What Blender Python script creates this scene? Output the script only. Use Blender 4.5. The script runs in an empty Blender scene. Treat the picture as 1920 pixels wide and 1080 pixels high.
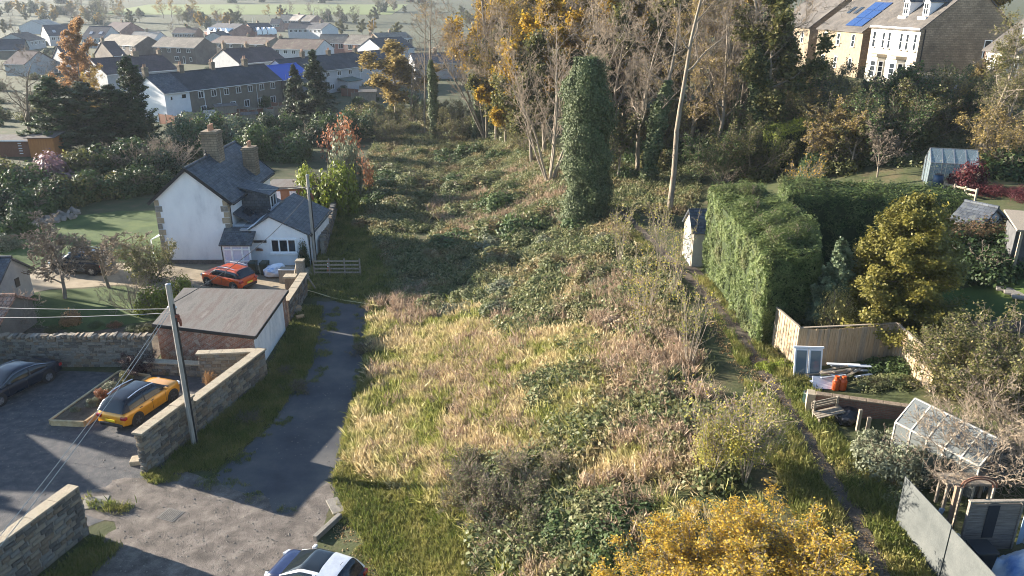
import bpy, bmesh, math, random
import numpy as np
from mathutils import Vector, Matrix, noise
random.seed(7); rng = np.random.default_rng(7)
SC = bpy.context.scene; COL = SC.collection
R = math.radians

# ------------------------------------------------------------------ camera, sky, sun, exposure
FPX = 1450.0; PITCH = R(20.8); CAMZ = 20.0
cam = bpy.data.cameras.new('camera'); cam.sensor_width = 36; cam.lens = 36*FPX/1920
cam.clip_start = .5; cam.clip_end = 6000
co = bpy.data.objects.new('camera', cam); COL.objects.link(co)
co.location = (0, 0, CAMZ); co.rotation_euler = (math.pi/2-PITCH, 0, 0); SC.camera = co
SUN_EL = R(15.2); SUN_DIR = Vector((-.924*math.cos(SUN_EL), .383*math.cos(SUN_EL), math.sin(SUN_EL)))
w = bpy.data.worlds.new('World'); SC.world = w; w.use_nodes = True
nt = w.node_tree; sky = nt.nodes.new('ShaderNodeTexSky'); sky.sky_type = 'NISHITA'; sky.sun_disc = False
sky.sun_elevation = SUN_EL; sky.sun_rotation = math.atan2(-.924, .383); sky.air_density = 1.0; sky.dust_density = .5; sky.ozone_density = 2.5
bg = nt.nodes['Background']; bg.inputs['Strength'].default_value = .075
nt.links.new(sky.outputs[0], bg.inputs[0])
sl = bpy.data.lights.new('sun', 'SUN'); sl.energy = 5.0; sl.angle = R(.5); sl.color = (1, .90, .76)
so = bpy.data.objects.new('sun', sl); COL.objects.link(so); so.location = (-60, 30, 60)
so.rotation_euler = SUN_DIR.to_track_quat('Z', 'Y').to_euler()
vs = SC.view_settings; vs.view_transform = 'Standard'; vs.look = 'None'; vs.gamma = 1; vs.use_curve_mapping = False
vs.exposure = 2.2
SC.cycles.use_denoising = True; SC.cycles.filter_width = 1.0
SC.cycles.max_bounces = 5; SC.cycles.diffuse_bounces = 3; SC.cycles.glossy_bounces = 2
SC.cycles.transmission_bounces = 4; SC.cycles.transparent_max_bounces = 8; SC.cycles.volume_bounces = 0
SC.cycles.caustics_reflective = False; SC.cycles.caustics_refractive = False

# ------------------------------------------------------------------ terrain and photograph geometry
_c, _s = math.cos(PITCH), math.sin(PITCH)
def sm(t):
    t = np.clip(t, 0, 1); return t*t*(3-2*t)
def th(X, Y):
    return 4*sm((X+8)/18)+4.5*sm((X-12)/20)+.03*np.maximum(0, X-32)+.06*np.clip(Y-480, 0, 310)
def ray(px, py):
    u = (px-960)/FPX; v = (540-py)/FPX
    return (u, _c+v*_s, -_s+v*_c)
def P(px, py, dz=0.0):
    """where the sight line through a photo pixel meets the ground (or a level dz above it)"""
    d = ray(px, py); lo = 5.0; t = 5.0; hi = None
    while t < 3000:
        if CAMZ+d[2]*t < float(th(d[0]*t, d[1]*t))+dz: hi = t; break
        lo = t; t += max(.4, t*.01)
    if hi is None: hi = t
    for _ in range(26):
        m = (lo+hi)/2
        if CAMZ+d[2]*m < float(th(d[0]*m, d[1]*m))+dz: hi = m
        else: lo = m
    X, Y = d[0]*hi, d[1]*hi
    return Vector((X, Y, float(th(X, Y))))
def atY(px, py, Y):
    d = ray(px, py); t = Y/d[1]; return Vector((d[0]*t, Y, CAMZ+d[2]*t))
def project(X, Y, Z):
    zc = Y*_c-(Z-CAMZ)*_s; v = Y*_s+(Z-CAMZ)*_c
    return 960+FPX*X/zc, 540-FPX*v/zc
def G(x, y): return Vector((x, y, float(th(x, y))))

# ------------------------------------------------------------------ object helpers
def props(o, label=None, cat=None, group=None, kind=None):
    if label: o['label'] = label
    if cat: o['category'] = cat
    if group: o['group'] = group
    if kind: o['kind'] = kind
    return o
def thing(name, label, cat, loc=(0, 0, 0), rz=0, group=None):
    o = bpy.data.objects.new(name, None); o.empty_display_size = .2; COL.objects.link(o)
    o.location = loc; o.rotation_euler = (0, 0, rz)
    return props(o, label, cat, group)
def obj(name, me, parent=None, loc=(0, 0, 0), rot=(0, 0, 0), scale=(1, 1, 1), mat=None):
    o = bpy.data.objects.new(name, me); COL.objects.link(o)
    o.location = loc; o.rotation_euler = rot; o.scale = scale
    if parent: o.parent = parent
    if mat is not None:
        if not me.materials: me.materials.append(mat)
        o.material_slots[0].link = 'OBJECT'; o.material_slots[0].material = mat
    return o
def copy_tree(o, parent=None):
    c = o.copy(); COL.objects.link(c); c.parent = parent
    for ch in o.children: copy_tree(ch, c)
    return c

class MB:
    def __init__(s): s.v = []; s.f = []; s.mi = []; s.cur = 0
    def add(s, vs, fs):
        b = len(s.v); s.v += [tuple(p) for p in vs]
        for f in fs: s.f.append([i+b for i in f]); s.mi.append(s.cur)
        return s
    def hexa(s, p):   # 4 bottom ccw, 4 top ccw
        return s.add(p, [(3, 2, 1, 0), (4, 5, 6, 7), (0, 1, 5, 4), (1, 2, 6, 5), (2, 3, 7, 6), (3, 0, 4, 7)])
    def box(s, x0, y0, z0, x1, y1, z1):
        return s.hexa([(x0, y0, z0), (x1, y0, z0), (x1, y1, z0), (x0, y1, z0), (x0, y0, z1), (x1, y0, z1), (x1, y1, z1), (x0, y1, z1)])
    def obox(s, c, ax, ay, az):   # centre and three half-extent vectors
        c, ax, ay, az = map(Vector, (c, ax, ay, az))
        return s.hexa([c-ax-ay-az, c+ax-ay-az, c+ax+ay-az, c-ax+ay-az, c-ax-ay+az, c+ax-ay+az, c+ax+ay+az, c-ax+ay+az])
    def bar(s, a, b, w, h, up=(0, 0, 1)):
        a, b = Vector(a), Vector(b); d = b-a; n = d.normalized(); u = Vector(up)
        sd = n.cross(u)
        if sd.length < 1e-4: sd = n.cross(Vector((1, 0, 0)))
        sd.normalize(); u = sd.cross(n)
        return s.obox((a+b)/2, d/2, sd*w/2, u*h/2)
    def prism(s, poly, z0, z1):
        n = len(poly)
        z0 = z0 if hasattr(z0, '__len__') else [z0]*n; z1 = z1 if hasattr(z1, '__len__') else [z1]*n
        vs = [(p[0], p[1], z0[i]) for i, p in enumerate(poly)]+[(p[0], p[1], z1[i]) for i, p in enumerate(poly)]
        fs = [tuple(range(n-1, -1, -1)), tuple(range(n, 2*n))]+[(i, (i+1) % n, (i+1) % n+n, i+n) for i in range(n)]
        return s.add(vs, fs)
    def slab(s, quad, t):   # a sheet of thickness t below quad (ccw seen from above)
        q = [Vector(p) for p in quad]; n = (q[1]-q[0]).cross(q[-1]-q[0]).normalized(); k = len(q)
        vs = [p-n*t for p in q]+q
        return s.add(vs, [tuple(range(k-1, -1, -1)), tuple(range(k, 2*k))]+[(i, (i+1) % k, (i+1) % k+k, i+k) for i in range(k)])
    def tube(s, pts, radii, n=8, cap=True):
        pts = [Vector(p) for p in pts]; rings = []
        for i, p in enumerate(pts):
            d = (pts[min(i+1, len(pts)-1)]-pts[max(i-1, 0)]).normalized()
            a = d.cross(Vector((0, 0, 1)) if abs(d.z) < .95 else Vector((1, 0, 0))).normalized(); b = a.cross(d)
            r = radii[i] if hasattr(radii, '__len__') else radii
            rings.append([p+(a*math.cos(k*2*math.pi/n)+b*math.sin(k*2*math.pi/n))*r for k in range(n)])
        vs = [q for r_ in rings for q in r_]
        fs = [(i*n+k, (i+1)*n+k, (i+1)*n+(k+1) % n, i*n+(k+1) % n) for i in range(len(pts)-1) for k in range(n)]
        if cap: fs += [tuple(range(n)), tuple(range(len(vs)-1, len(vs)-n-1, -1))]
        return s.add(vs, fs)
    def lathe(s, prof, n=16, c=(0, 0, 0)):
        vs = [(c[0]+r*math.cos(k*2*math.pi/n), c[1]+r*math.sin(k*2*math.pi/n), c[2]+z) for r, z in prof for k in range(n)]
        fs = [(i*n+k, i*n+(k+1) % n, (i+1)*n+(k+1) % n, (i+1)*n+k) for i in range(len(prof)-1) for k in range(n)]
        fs += [tuple(range(n-1, -1, -1)), tuple(range((len(prof)-1)*n, len(prof)*n))]
        return s.add(vs, fs)
    def mesh(s, name, mats=(), smooth=False):
        me = bpy.data.meshes.new(name); me.from_pydata(s.v, [], s.f)
        for m in (mats if isinstance(mats, (list, tuple)) else [mats]):
            if m: me.materials.append(m)
        if any(s.mi): me.polygons.foreach_set('material_index', s.mi)
        uv = me.uv_layers.new(name='uv').data
        for p in me.polygons:
            n = p.normal
            t = Vector((-n.y, n.x, 0)) if abs(n.z) < .995 else Vector((1, 0, 0))
            t.normalize(); b = n.cross(t)
            for li in p.loop_indices:
                q = me.vertices[me.loops[li].vertex_index].co; uv[li].uv = (q.dot(t), q.dot(b))
        if smooth: me.polygons.foreach_set('use_smooth', [True]*len(me.polygons))
        return me
    def build(s, name, mats, parent=None, loc=(0, 0, 0), rot=(0, 0, 0), smooth=False, bevel=0):
        o = obj(name, s.mesh(name, mats, smooth), parent, loc, rot)
        if bevel:
            b = o.modifiers.new('bevel', 'BEVEL'); b.width = bevel; b.segments = 2; b.limit_method = 'ANGLE'
        return o

# ------------------------------------------------------------------ materials
MATS = {}
def _new(name):
    m = bpy.data.materials.new(name); m.use_nodes = True; MATS[name] = m
    t = m.node_tree; return m, t, t.nodes, t.links, t.nodes['Principled BSDF']
def _ramp(N, cols, lo=.3, hi=.7):
    r = N.new('ShaderNodeValToRGB'); e = r.color_ramp.elements
    n = len(cols)
    for i, c in enumerate(cols):
        p = lo+(hi-lo)*i/max(1, n-1)
        el = e[i] if i < 2 else e.new(p)
        el.position = p; el.color = (*c, 1)
    return r
def _noise(N, L, vec, scale, detail=5, rough=.6):
    n = N.new('ShaderNodeTexNoise'); n.inputs['Scale'].default_value = scale; n.inputs['Detail'].default_value = detail
    n.inputs['Roughness'].default_value = rough
    L.new(vec, n.inputs['Vector']); return n
def mat(name, cols, scale=3, rough=.85, bump=0, bscale=30, metal=0, spec=.3, stretch=(1, 1, 1), coord='Object', lo=.32, hi=.68, fine=0, coat=0):
    m, t, N, L, b = _new(name)
    tc = N.new('ShaderNodeTexCoord'); mp = N.new('ShaderNodeMapping'); mp.inputs['Scale'].default_value = stretch
    L.new(tc.outputs[coord], mp.inputs[0])
    n = _noise(N, L, mp.outputs[0], scale); r = _ramp(N, cols, lo, hi); L.new(n.outputs[0], r.inputs[0])
    out = r.outputs[0]
    if fine:
        n2 = _noise(N, L, mp.outputs[0], bscale, 3); mx = N.new('ShaderNodeMix'); mx.data_type = 'RGBA'; mx.blend_type = 'OVERLAY'
        mx.inputs[0].default_value = fine; L.new(out, mx.inputs[6]); L.new(n2.outputs[0], mx.inputs[7]); out = mx.outputs[2]
    L.new(out, b.inputs['Base Color'])
    b.inputs['Roughness'].default_value = rough; b.inputs['Metallic'].default_value = metal; b.inputs['Specular IOR Level'].default_value = spec
    b.inputs['Coat Weight'].default_value = coat; b.inputs['Coat Roughness'].default_value = .05
    if bump:
        n3 = _noise(N, L, mp.outputs[0], bscale, 4); bp = N.new('ShaderNodeBump'); bp.inputs['Strength'].default_value = bump
        bp.inputs['Distance'].default_value = .05; L.new(n3.outputs[0], bp.inputs['Height']); L.new(bp.outputs[0], b.inputs['Normal'])
    return m
def brickmat(name, c1, c2, mortar, bw, bh, ms=.01, rough=.85, bump=.5, off=.5, blotch=None, bs=.7, spec=.3):
    m, t, N, L, b = _new(name)
    tc = N.new('ShaderNodeTexCoord'); k = N.new('ShaderNodeTexBrick')
    L.new(tc.outputs['UV'], k.inputs['Vector'])
    k.inputs['Color1'].default_value = (*c1, 1); k.inputs['Color2'].default_value = (*c2, 1); k.inputs['Mortar'].default_value = (*mortar, 1)
    k.inputs['Scale'].default_value = 1; k.inputs['Mortar Size'].default_value = ms; k.inputs['Brick Width'].default_value = bw
    k.inputs['Row Height'].default_value = bh; k.offset = off; k.inputs['Bias'].default_value = 0; k.inputs['Mortar Smooth'].default_value = .3
    out = k.outputs['Color']
    n = _noise(N, L, tc.outputs['Object'], bs, 6, .65); r = _ramp(N, [(.25, .25, .25), (.75, .75, .75)], .3, .7); L.new(n.outputs[0], r.inputs[0])
    mx = N.new('ShaderNodeMix'); mx.data_type = 'RGBA'; mx.blend_type = 'OVERLAY'; mx.inputs[0].default_value = .7
    L.new(out, mx.inputs[6]); L.new(r.outputs[0], mx.inputs[7]); out = mx.outputs[2]
    if blotch:
        n2 = _noise(N, L, tc.outputs['Object'], bs*2.3, 5, .7); r2 = _ramp(N, [(0, 0, 0), (1, 1, 1)], .52, .66); L.new(n2.outputs[0], r2.inputs[0])
        m2 = N.new('ShaderNodeMix'); m2.data_type = 'RGBA'; L.new(r2.outputs[0], m2.inputs[0]); L.new(out, m2.inputs[6]); m2.inputs[7].default_value = (*blotch, 1); out = m2.outputs[2]
    L.new(out, b.inputs['Base Color']); b.inputs['Roughness'].default_value = rough; b.inputs['Specular IOR Level'].default_value = spec
    bp = N.new('ShaderNodeBump'); bp.inputs['Strength'].default_value = bump; bp.inputs['Distance'].default_value = .02
    inv = N.new('ShaderNodeInvert'); L.new(k.outputs['Fac'], inv.inputs['Color']); L.new(inv.outputs[0], bp.inputs['Height']); L.new(bp.outputs[0], b.inputs['Normal'])
    return m
def leafmat(name, cols, trans=.35, patch=None, rough=.55, spec=.25, pscale=.25, plo=.45, phi=.6):
    """leaf colours vary leaf by leaf (attribute rnd) and plant by plant; patch = other species colours mixed in by place"""
    m, t, N, L, b = _new(name)
    at = N.new('ShaderNodeAttribute'); at.attribute_name = 'rnd'
    oi = N.new('ShaderNodeObjectInfo')
    ma = N.new('ShaderNodeMath'); ma.operation = 'MULTIPLY_ADD'; L.new(oi.outputs['Random'], ma.inputs[0]); ma.inputs[1].default_value = .3; L.new(at.outputs['Fac'], ma.inputs[2])
    m2 = N.new('ShaderNodeMath'); m2.operation = 'SUBTRACT'; L.new(ma.outputs[0], m2.inputs[0]); m2.inputs[1].default_value = .15
    r = _ramp(N, cols, .02, .98); L.new(m2.outputs[0], r.inputs[0]); out = r.outputs[0]
    if patch:
        ge = N.new('ShaderNodeNewGeometry'); n = _noise(N, L, ge.outputs['Position'], pscale, 3); r3 = _ramp(N, [(0, 0, 0), (1, 1, 1)], plo, phi); L.new(n.outputs[0], r3.inputs[0])
        r2 = _ramp(N, patch, .02, .98); L.new(m2.outputs[0], r2.inputs[0])
        mx = N.new('ShaderNodeMix'); mx.data_type = 'RGBA'; L.new(r3.outputs[0], mx.inputs[0]); L.new(out, mx.inputs[6]); L.new(r2.outputs[0], mx.inputs[7]); out = mx.outputs[2]
    L.new(out, b.inputs['Base Color']); b.inputs['Roughness'].default_value = rough; b.inputs['Specular IOR Level'].default_value = spec
    if trans:
        tr = N.new('ShaderNodeBsdfTranslucent'); L.new(out, tr.inputs['Color']); ms = N.new('ShaderNodeMixShader'); ms.inputs[0].default_value = trans
        L.new(b.outputs[0], ms.inputs[1]); L.new(tr.outputs[0], ms.inputs[2]); L.new(ms.outputs[0], N['Material Output'].inputs[0])
    return m
def glassmat(name, col=(.02, .025, .03), rough=.06):
    m, t, N, L, b = _new(name); b.inputs['Base Color'].default_value = (*col, 1); b.inputs['Roughness'].default_value = rough
    b.inputs['Specular IOR Level'].default_value = .6; return m
def plain(name, col, rough=.5, metal=0, spec=.4, coat=0, emit=0):
    m, t, N, L, b = _new(name)
    tc = N.new('ShaderNodeTexCoord'); n = _noise(N, L, tc.outputs['Object'], 6, 4)
    r = _ramp(N, [tuple(x*.88 for x in col), tuple(min(1, x*1.08) for x in col)]); L.new(n.outputs[0], r.inputs[0]); L.new(r.outputs[0], b.inputs['Base Color'])
    b.inputs['Roughness'].default_value = rough; b.inputs['Metallic'].default_value = metal
    b.inputs['Specular IOR Level'].default_value = spec; b.inputs['Coat Weight'].default_value = coat; b.inputs['Coat Roughness'].default_value = .04
    return m

# ================================================================== THE SETTING
m_ground = mat('ground_cover_soil', [(.032, .042, .014), (.05, .058, .02), (.085, .07, .035)], .6, .95, .6, 8, fine=.5)
m_road = mat('worn_tarmac', [(.052, .054, .06), (.068, .07, .076), (.09, .089, .088), (.115, .11, .104)], .45, .93, .35, 45, fine=.35, spec=.12)
m_dirt = mat('stony_dirt_road', [(.068, .058, .05), (.125, .106, .09), (.205, .175, .148)], 1.4, .95, .8, 22, fine=.5)
m_gravel = mat('dark_gravel', [(.052, .054, .06), (.075, .076, .08), (.12, .112, .108)], 2.5, .95, .9, 28, fine=.6)
m_pave = mat('tan_driveway', [(.20, .165, .11), (.27, .22, .15), (.33, .27, .19)], 1.2, .9, .3, 25, fine=.3)
m_lawn = mat('lawn_grass', [(.032, .06, .012), (.052, .085, .017), (.085, .115, .028)], .5, .95, .5, 40, fine=.35)
m_path = mat('trodden_mud', [(.055, .042, .032), (.09, .07, .052), (.15, .12, .09)], 1.3, .95, .6, 20, fine=.5)
m_field = mat('far_pasture', [(.10, .13, .028), (.13, .16, .038)], .01, .95)
m_field2 = mat('far_rough_pasture', [(.06, .08, .045), (.10, .115, .06), (.12, .115, .075)], .012, .95)

def grid_axis(spec):
    a = []
    for x0, x1, st in spec: a += list(np.arange(x0, x1, st))
    return np.array(a+[spec[-1][1]], float)
def grid_mesh(name, xs, ys, zf, m):
    X, Y = np.meshgrid(xs, ys); Z = zf(X, Y)
    n, k = len(xs), len(ys)
    v = np.stack([X, Y, Z], -1).reshape(-1, 3)
    i = np.arange(n-1)[None, :]+np.arange(k-1)[:, None]*n
    f = np.stack([i, i+1, i+1+n, i+n], -1).reshape(-1, 4)
    return np_mesh(name, v, f, m, smooth=True)
def np_mesh(name, v, f, m=None, rnd=None, smooth=False):
    me = bpy.data.meshes.new(name); nv, nf, k = len(v), len(f), f.shape[1]
    me.vertices.add(nv); me.vertices.foreach_set('co', np.ascontiguousarray(v, np.float32).ravel())
    me.loops.add(nf*k); me.loops.foreach_set('vertex_index', np.ascontiguousarray(f, np.int32).ravel())
    me.polygons.add(nf); me.polygons.foreach_set('loop_start', np.arange(nf, dtype=np.int32)*k)
    if smooth: me.polygons.foreach_set('use_smooth', np.ones(nf, bool))
    if rnd is not None:
        a = me.attributes.new('rnd', 'FLOAT', 'FACE'); a.data.foreach_set('value', np.ascontiguousarray(rnd, np.float32))
    me.update(calc_edges=True)
    for q in (m if isinstance(m, (list, tuple)) else [m]):
        if q: me.materials.append(q)
    return me
def hill(X, Y):
    far = np.maximum(0, Y-700)
    return th(X, Y)+np.where(far > 0, 2.5*np.sin(X/210.0)*np.minimum(1, far/200), 0)
gx = grid_axis([(-2400, -300, 150), (-300, -70, 10), (-70, 70, 1), (70, 300, 10), (300, 2401, 150)])
gy = grid_axis([(-60, 0, 10), (0, 130, 1), (130, 480, 10), (480, 2000, 40)])
ground = props(obj('ground', grid_mesh('ground', gx, gy, hill, m_ground)), kind='structure')

def wobble(poly, step=.5, amp=.12):
    out = []
    for i in range(len(poly)):
        a, b = Vector(poly[i]).to_2d(), Vector(poly[(i+1) % len(poly)]).to_2d(); n = max(1, int((b-a).length/step))
        for k in range(n):
            p = a.lerp(b, k/n)
            q = noise.noise_vector((p.x*.6, p.y*.6, 3.3))*amp*2+noise.noise_vector((p.x*2.3, p.y*2.3, 1.3))*amp
            out.append((p.x+q.x, p.y+q.y))
    return out
def flat_patch(name, poly, z, m, amp=.12, step=.5, kind='structure'):
    bm = bmesh.new(); vs = [bm.verts.new((x, y, z)) for x, y in (wobble(poly, step, amp) if amp else poly)]
    f = bm.faces.new(vs); bmesh.ops.recalc_face_normals(bm, faces=[f])
    if f.normal.z < 0: f.normal_flip()
    bmesh.ops.triangulate(bm, faces=[f]); me = bpy.data.meshes.new(name); bm.to_mesh(me); me.materials.append(m)
    return props(obj(name, me), kind=kind)
def strip(name, pts, width, dz, m, step=.4):
    """a path sheet following the slope"""
    C = [Vector(p).to_2d() for p in pts]; S = []
    for a, b in zip(C, C[1:]):
        n = max(1, int((b-a).length/step)); S += [a.lerp(b, k/n) for k in range(n)]
    S.append(C[-1]); v = []; f = []
    for i, p in enumerate(S):
        d = (S[min(i+1, len(S)-1)]-S[max(i-1, 0)]).normalized(); n = Vector((-d.y, d.x))
        ww = width*(1+.5*noise.noise((p.x*.7, p.y*.7, 9)))
        off = noise.noise((p.x*.4, p.y*.4, 4))*.25
        for k in range(5):
            q = p+n*(ww*(k/4-.5)+off); v.append((q.x, q.y, float(th(q.x, q.y))+dz))
        if i: f += [((i-1)*5+k, (i-1)*5+k+1, i*5+k+1, i*5+k) for k in range(4)]
    me = np_mesh(name, np.array(v), np.array(f), m, smooth=True)
    for p in me.polygons[:1]:
        if p.normal.z < 0: me.flip_normals()
    return props(obj(name, me), kind='structure')

flat_patch('car_park', [(-52, 24.6), (-18.2, 24.6), (-16.4, 26.2), (-15.9, 29.5), (-14.6, 34.5), (-14.0, 38.5), (-28, 39.6), (-52, 39.0)], .006, m_gravel, .05)
flat_patch('road', [(-26, 14), (-19.2, 14), (-12.5, 26.5), (-13.2, 28.6), (-13.2, 29.3), (-12.1, 33.4), (-11.5, 38.7), (-12.0, 43), (-13.1, 47), (-13.5, 50.2), (-9.4, 49.2), (-9.2, 46), (-8.4, 39.2), (-8.0, 33.3), (-7.7, 29.2), (-6.9, 24), (-6.5, 18), (-6.4, 12), (-26, 12)], .010, m_road, .13)
flat_patch('junction', [(-19.5, 14), (-18.2, 20), (-15.9, 25.4), (-17.5, 26.1), (-18.6, 27.4), (-16.4, 28.9), (-13.4, 29.0), (-9.2, 26.6), (-8.0, 29.0), (-7.5, 28.6), (-6.7, 23.5), (-6.2, 18), (-6.0, 12)], .015, m_dirt, .4)
flat_patch('driveway', [(-37, 54.4), (-36, 51.2), (-33, 52.6), (-28.5, 53.2), (-22.2, 49.2), (-21, 47.2), (-15.2, 47.4), (-15.2, 57.8), (-27.4, 58.0), (-37, 58.2)], .008, m_pave, .15)
flat_patch('lawn', [(-64, 54.5), (-37.2, 55.2), (-37, 58.4), (-28, 58.4), (-27.9, 76), (-40, 73.5), (-50, 68), (-64, 63)], .010, m_lawn, .2)
flat_patch('front_lawn', [(-34.5, 52), (-28.6, 52.9), (-23.5, 49.2), (-22.6, 47), (-27, 45.0), (-33.5, 46.2)], .012, m_lawn, .2)
flat_patch('flower_bed', [(-33.5, 45.9), (-27, 44.8), (-21.4, 46.8), (-20.8, 40.6), (-30.5, 40.6)], .014, mat('dug_soil', [(.045, .036, .026), (.08, .062, .042), (.12, .095, .065)], 2.2, .95, .9, 14, fine=.5), .1)
strip('path', [(10.4, 12), (10.8, 17), (11.2, 22), (11.4, 27), (11.5, 34), (11.2, 40), (10.4, 46), (9.3, 54), (8.0, 66), (7.0, 80)], .55, .02, m_path)
strip('earth_bank', [(12.0, 32.5), (11.95, 36), (11.7, 41), (11.3, 46)], .6, .015, m_path)
def slope_patch(name, poly, dz, m, st=.35):
    xs = [p[0] for p in poly]; ys = [p[1] for p in poly]
    X, Y = np.meshgrid(np.arange(min(xs), max(xs), st), np.arange(min(ys), max(ys), st)); n = X.shape[1]
    pts = np.stack([X, Y, th(X, Y)+dz], -1).reshape(-1, 3)
    ins = inside(X+st/2, Y+st/2, poly)
    r, c = np.nonzero(ins[:-1, :-1]); i = r*n+c
    f = np.stack([i, i+1, i+1+n, i+n], -1)
    used, inv = np.unique(f, return_inverse=True)
    return props(obj(name, np_mesh(name, pts[used], inv.reshape(-1, 4), m, smooth=True)), kind='structure')
def inside(x, y, poly):
    r = np.zeros(np.shape(x), bool); j = len(poly)-1
    for i in range(len(poly)):
        (xi, yi), (xj, yj) = poly[i], poly[j]
        with np.errstate(divide='ignore', invalid='ignore'):
            r ^= ((yi > y) != (yj > y)) & (x < (xj-xi)*(y-yi)/(yj-yi+1e-12)+xi)
        j = i
    return r
slope_patch('garden_lawn', [tuple(P(*q).xy) for q in [(1760, 545), (1960, 520), (1960, 598), (1800, 600), (1770, 590)]], .03, m_lawn)
slope_patch('garden_path', [tuple(P(*q).xy) for q in [(1790, 604), (1970, 601), (1970, 622), (1800, 622)]], .03, m_path)
# far pastures on the rising ground, as sheets over the hill
def far_sheet(name, x0, x1, y0, y1, m, dz=.15):
    xs = np.linspace(x0, x1, 30); ys = np.linspace(y0, y1, 12)
    props(obj(name, grid_mesh(name, xs, ys, lambda X, Y: hill(X, Y)+dz, m)), kind='structure')
far_sheet('pasture', -300, -86, 585, 680, m_field)
far_sheet('rough_pasture', -900, 700, 760, 1500, m_field2)

# ================================================================== PLANT BUILDERS
def leaves(p, n, l, wd, rnd=None, up=.4):
    """rhombic leaf quads at points p with rough normals n"""
    k = len(p); l = np.broadcast_to(l, k); wd = np.broadcast_to(wd, k)
    n = n+rng.normal(0, .45, (k, 3)); n /= np.linalg.norm(n, axis=1, keepdims=True)+1e-9
    a = np.cross(n, rng.normal(0, 1, (k, 3))); a /= np.linalg.norm(a, axis=1, keepdims=True)+1e-9
    b = np.cross(n, a)
    a = a*(l/2)[:, None]; b = b*(wd/2)[:, None]; nn = n*(l*.12)[:, None]
    v = np.stack([p-a, p+b-nn*.2+a*.15, p+a-nn, p-b-nn*.2+a*.15], 1).reshape(-1, 3)
    f = np.arange(k*4).reshape(-1, 4)
    return v, f, (rng.random(k) if rnd is None else rnd)
def blades(p, d, l, wd, rnd=None):
    """thin upright tapering blades: triangles drawn as quads"""
    k = len(p); s = np.cross(d, rng.normal(0, 1, (k, 3))); s /= np.linalg.norm(s, axis=1, keepdims=True)+1e-9
    l = np.broadcast_to(l, k)[:, None]; wd = np.broadcast_to(wd, k)[:, None]
    bend = np.concatenate([rng.normal(0, .25, (k, 2)), np.zeros((k, 1))], 1)*l
    v = np.stack([p-s*wd/2, p+s*wd/2, p+d*l*.6+bend*.4+s*wd*.4, p+d*l+bend], 1)
    return v.reshape(-1, 3), np.arange(k*4).reshape(-1, 4), (rng.random(k) if rnd is None else rnd)
def join(parts):
    V, F, Q = [], [], []; o = 0
    for v, f, q in parts: V.append(v); F.append(f+o); Q.append(q); o += len(v)
    return np.concatenate(V), np.concatenate(F), np.concatenate(Q)
def unit(k):
    a = rng.normal(0, 1, (k, 3)); return a/np.linalg.norm(a, axis=1, keepdims=True)

def grow(spec, h, r0, lean=(0, 0), stems=1, spread=.25, seed=1):
    """branch skeleton: list of (points, radii, level)"""
    rd = random.Random(seed); out = []
    def rv(s): return Vector((rd.gauss(0, s), rd.gauss(0, s), rd.gauss(0, s)))
    def br(p, d, L, r, lev):
        sp = spec[lev]; n = sp['seg']; pts = [p.copy()]; rad = [r]; d = d.normalized()
        for i in range(n):
            d = (d+rv(sp['wob'])+Vector((0, 0, sp['trop']))).normalized(); p = p+d*(L/n); pts.append(p.copy())
            rad.append(max(.006, r*(1-(i+1)/n*sp.get('taper', .8))))
        out.append((pts, rad, lev))
        if lev+1 >= len(spec): return
        nx = spec[lev+1]
        for k in range(nx['n']):
            t = nx['from']+(1-nx['from'])*(k+rd.random())/nx['n']; x = t*n; i = min(int(x), n-1)
            q = pts[i].lerp(pts[i+1], x-i); rr = rad[i]+(rad[i+1]-rad[i])*(x-i)
            base = (pts[i+1]-pts[i]).normalized()
            sd = base.cross(rv(1)).normalized(); an = R(nx['ang']*rd.uniform(.7, 1.3))
            br(q, base*math.cos(an)+sd*math.sin(an), L*nx['len']*rd.uniform(.6, 1.25)*(1-nx.get('top', .45)*t), max(.007, min(rr*.62, rr*nx.get('rad', .55))), lev+1)
    for s in range(stems):
        d = Vector((lean[0], lean[1], 1)); o = Vector((0, 0, 0))
        if stems > 1:
            a = s*2*math.pi/stems+rd.random(); d += Vector((math.cos(a), math.sin(a), 0))*spread*rd.uniform(.4, 1.3); o = Vector((math.cos(a), math.sin(a), 0))*r0*1.2
        br(o, d, h*rd.uniform(.85, 1.1), r0, 0)
    return out
def tubes(sk, sides=(8, 6, 4, 3, 3), minr=0, keep=None):
    V, F, o = [], [], 0
    for pts, rad, lev in sk:
        if keep is not None and lev not in keep: continue
        n = sides[min(lev, len(sides)-1)]; p = np.array([tuple(q) for q in pts]); k = len(p)
        d = np.gradient(p, axis=0); d /= np.linalg.norm(d, axis=1, keepdims=True)+1e-9
        ref = np.array([0, 0, 1.]) if abs(d[0, 2]) < .9 else np.array([1., 0, 0])
        a = np.cross(d, ref); a /= np.linalg.norm(a, axis=1, keepdims=True)+1e-9; b = np.cross(a, d)
        th_ = np.arange(n)*2*math.pi/n; r = np.maximum(np.array(rad), minr)[:, None, None]
        ring = p[:, None, :]+r*(np.cos(th_)[None, :, None]*a[:, None, :]+np.sin(th_)[None, :, None]*b[:, None, :])
        V.append(ring.reshape(-1, 3))
        i = (np.arange(k-1)*n)[:, None]; j = np.arange(n)[None, :]; j2 = (j+1) % n
        F.append(np.stack([i+j, i+j2, i+n+j2, i+n+j], -1).reshape(-1, 4)+o); o += k*n
    F = np.concatenate(F); return np.concatenate(V), F, rng.random(len(F))
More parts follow.
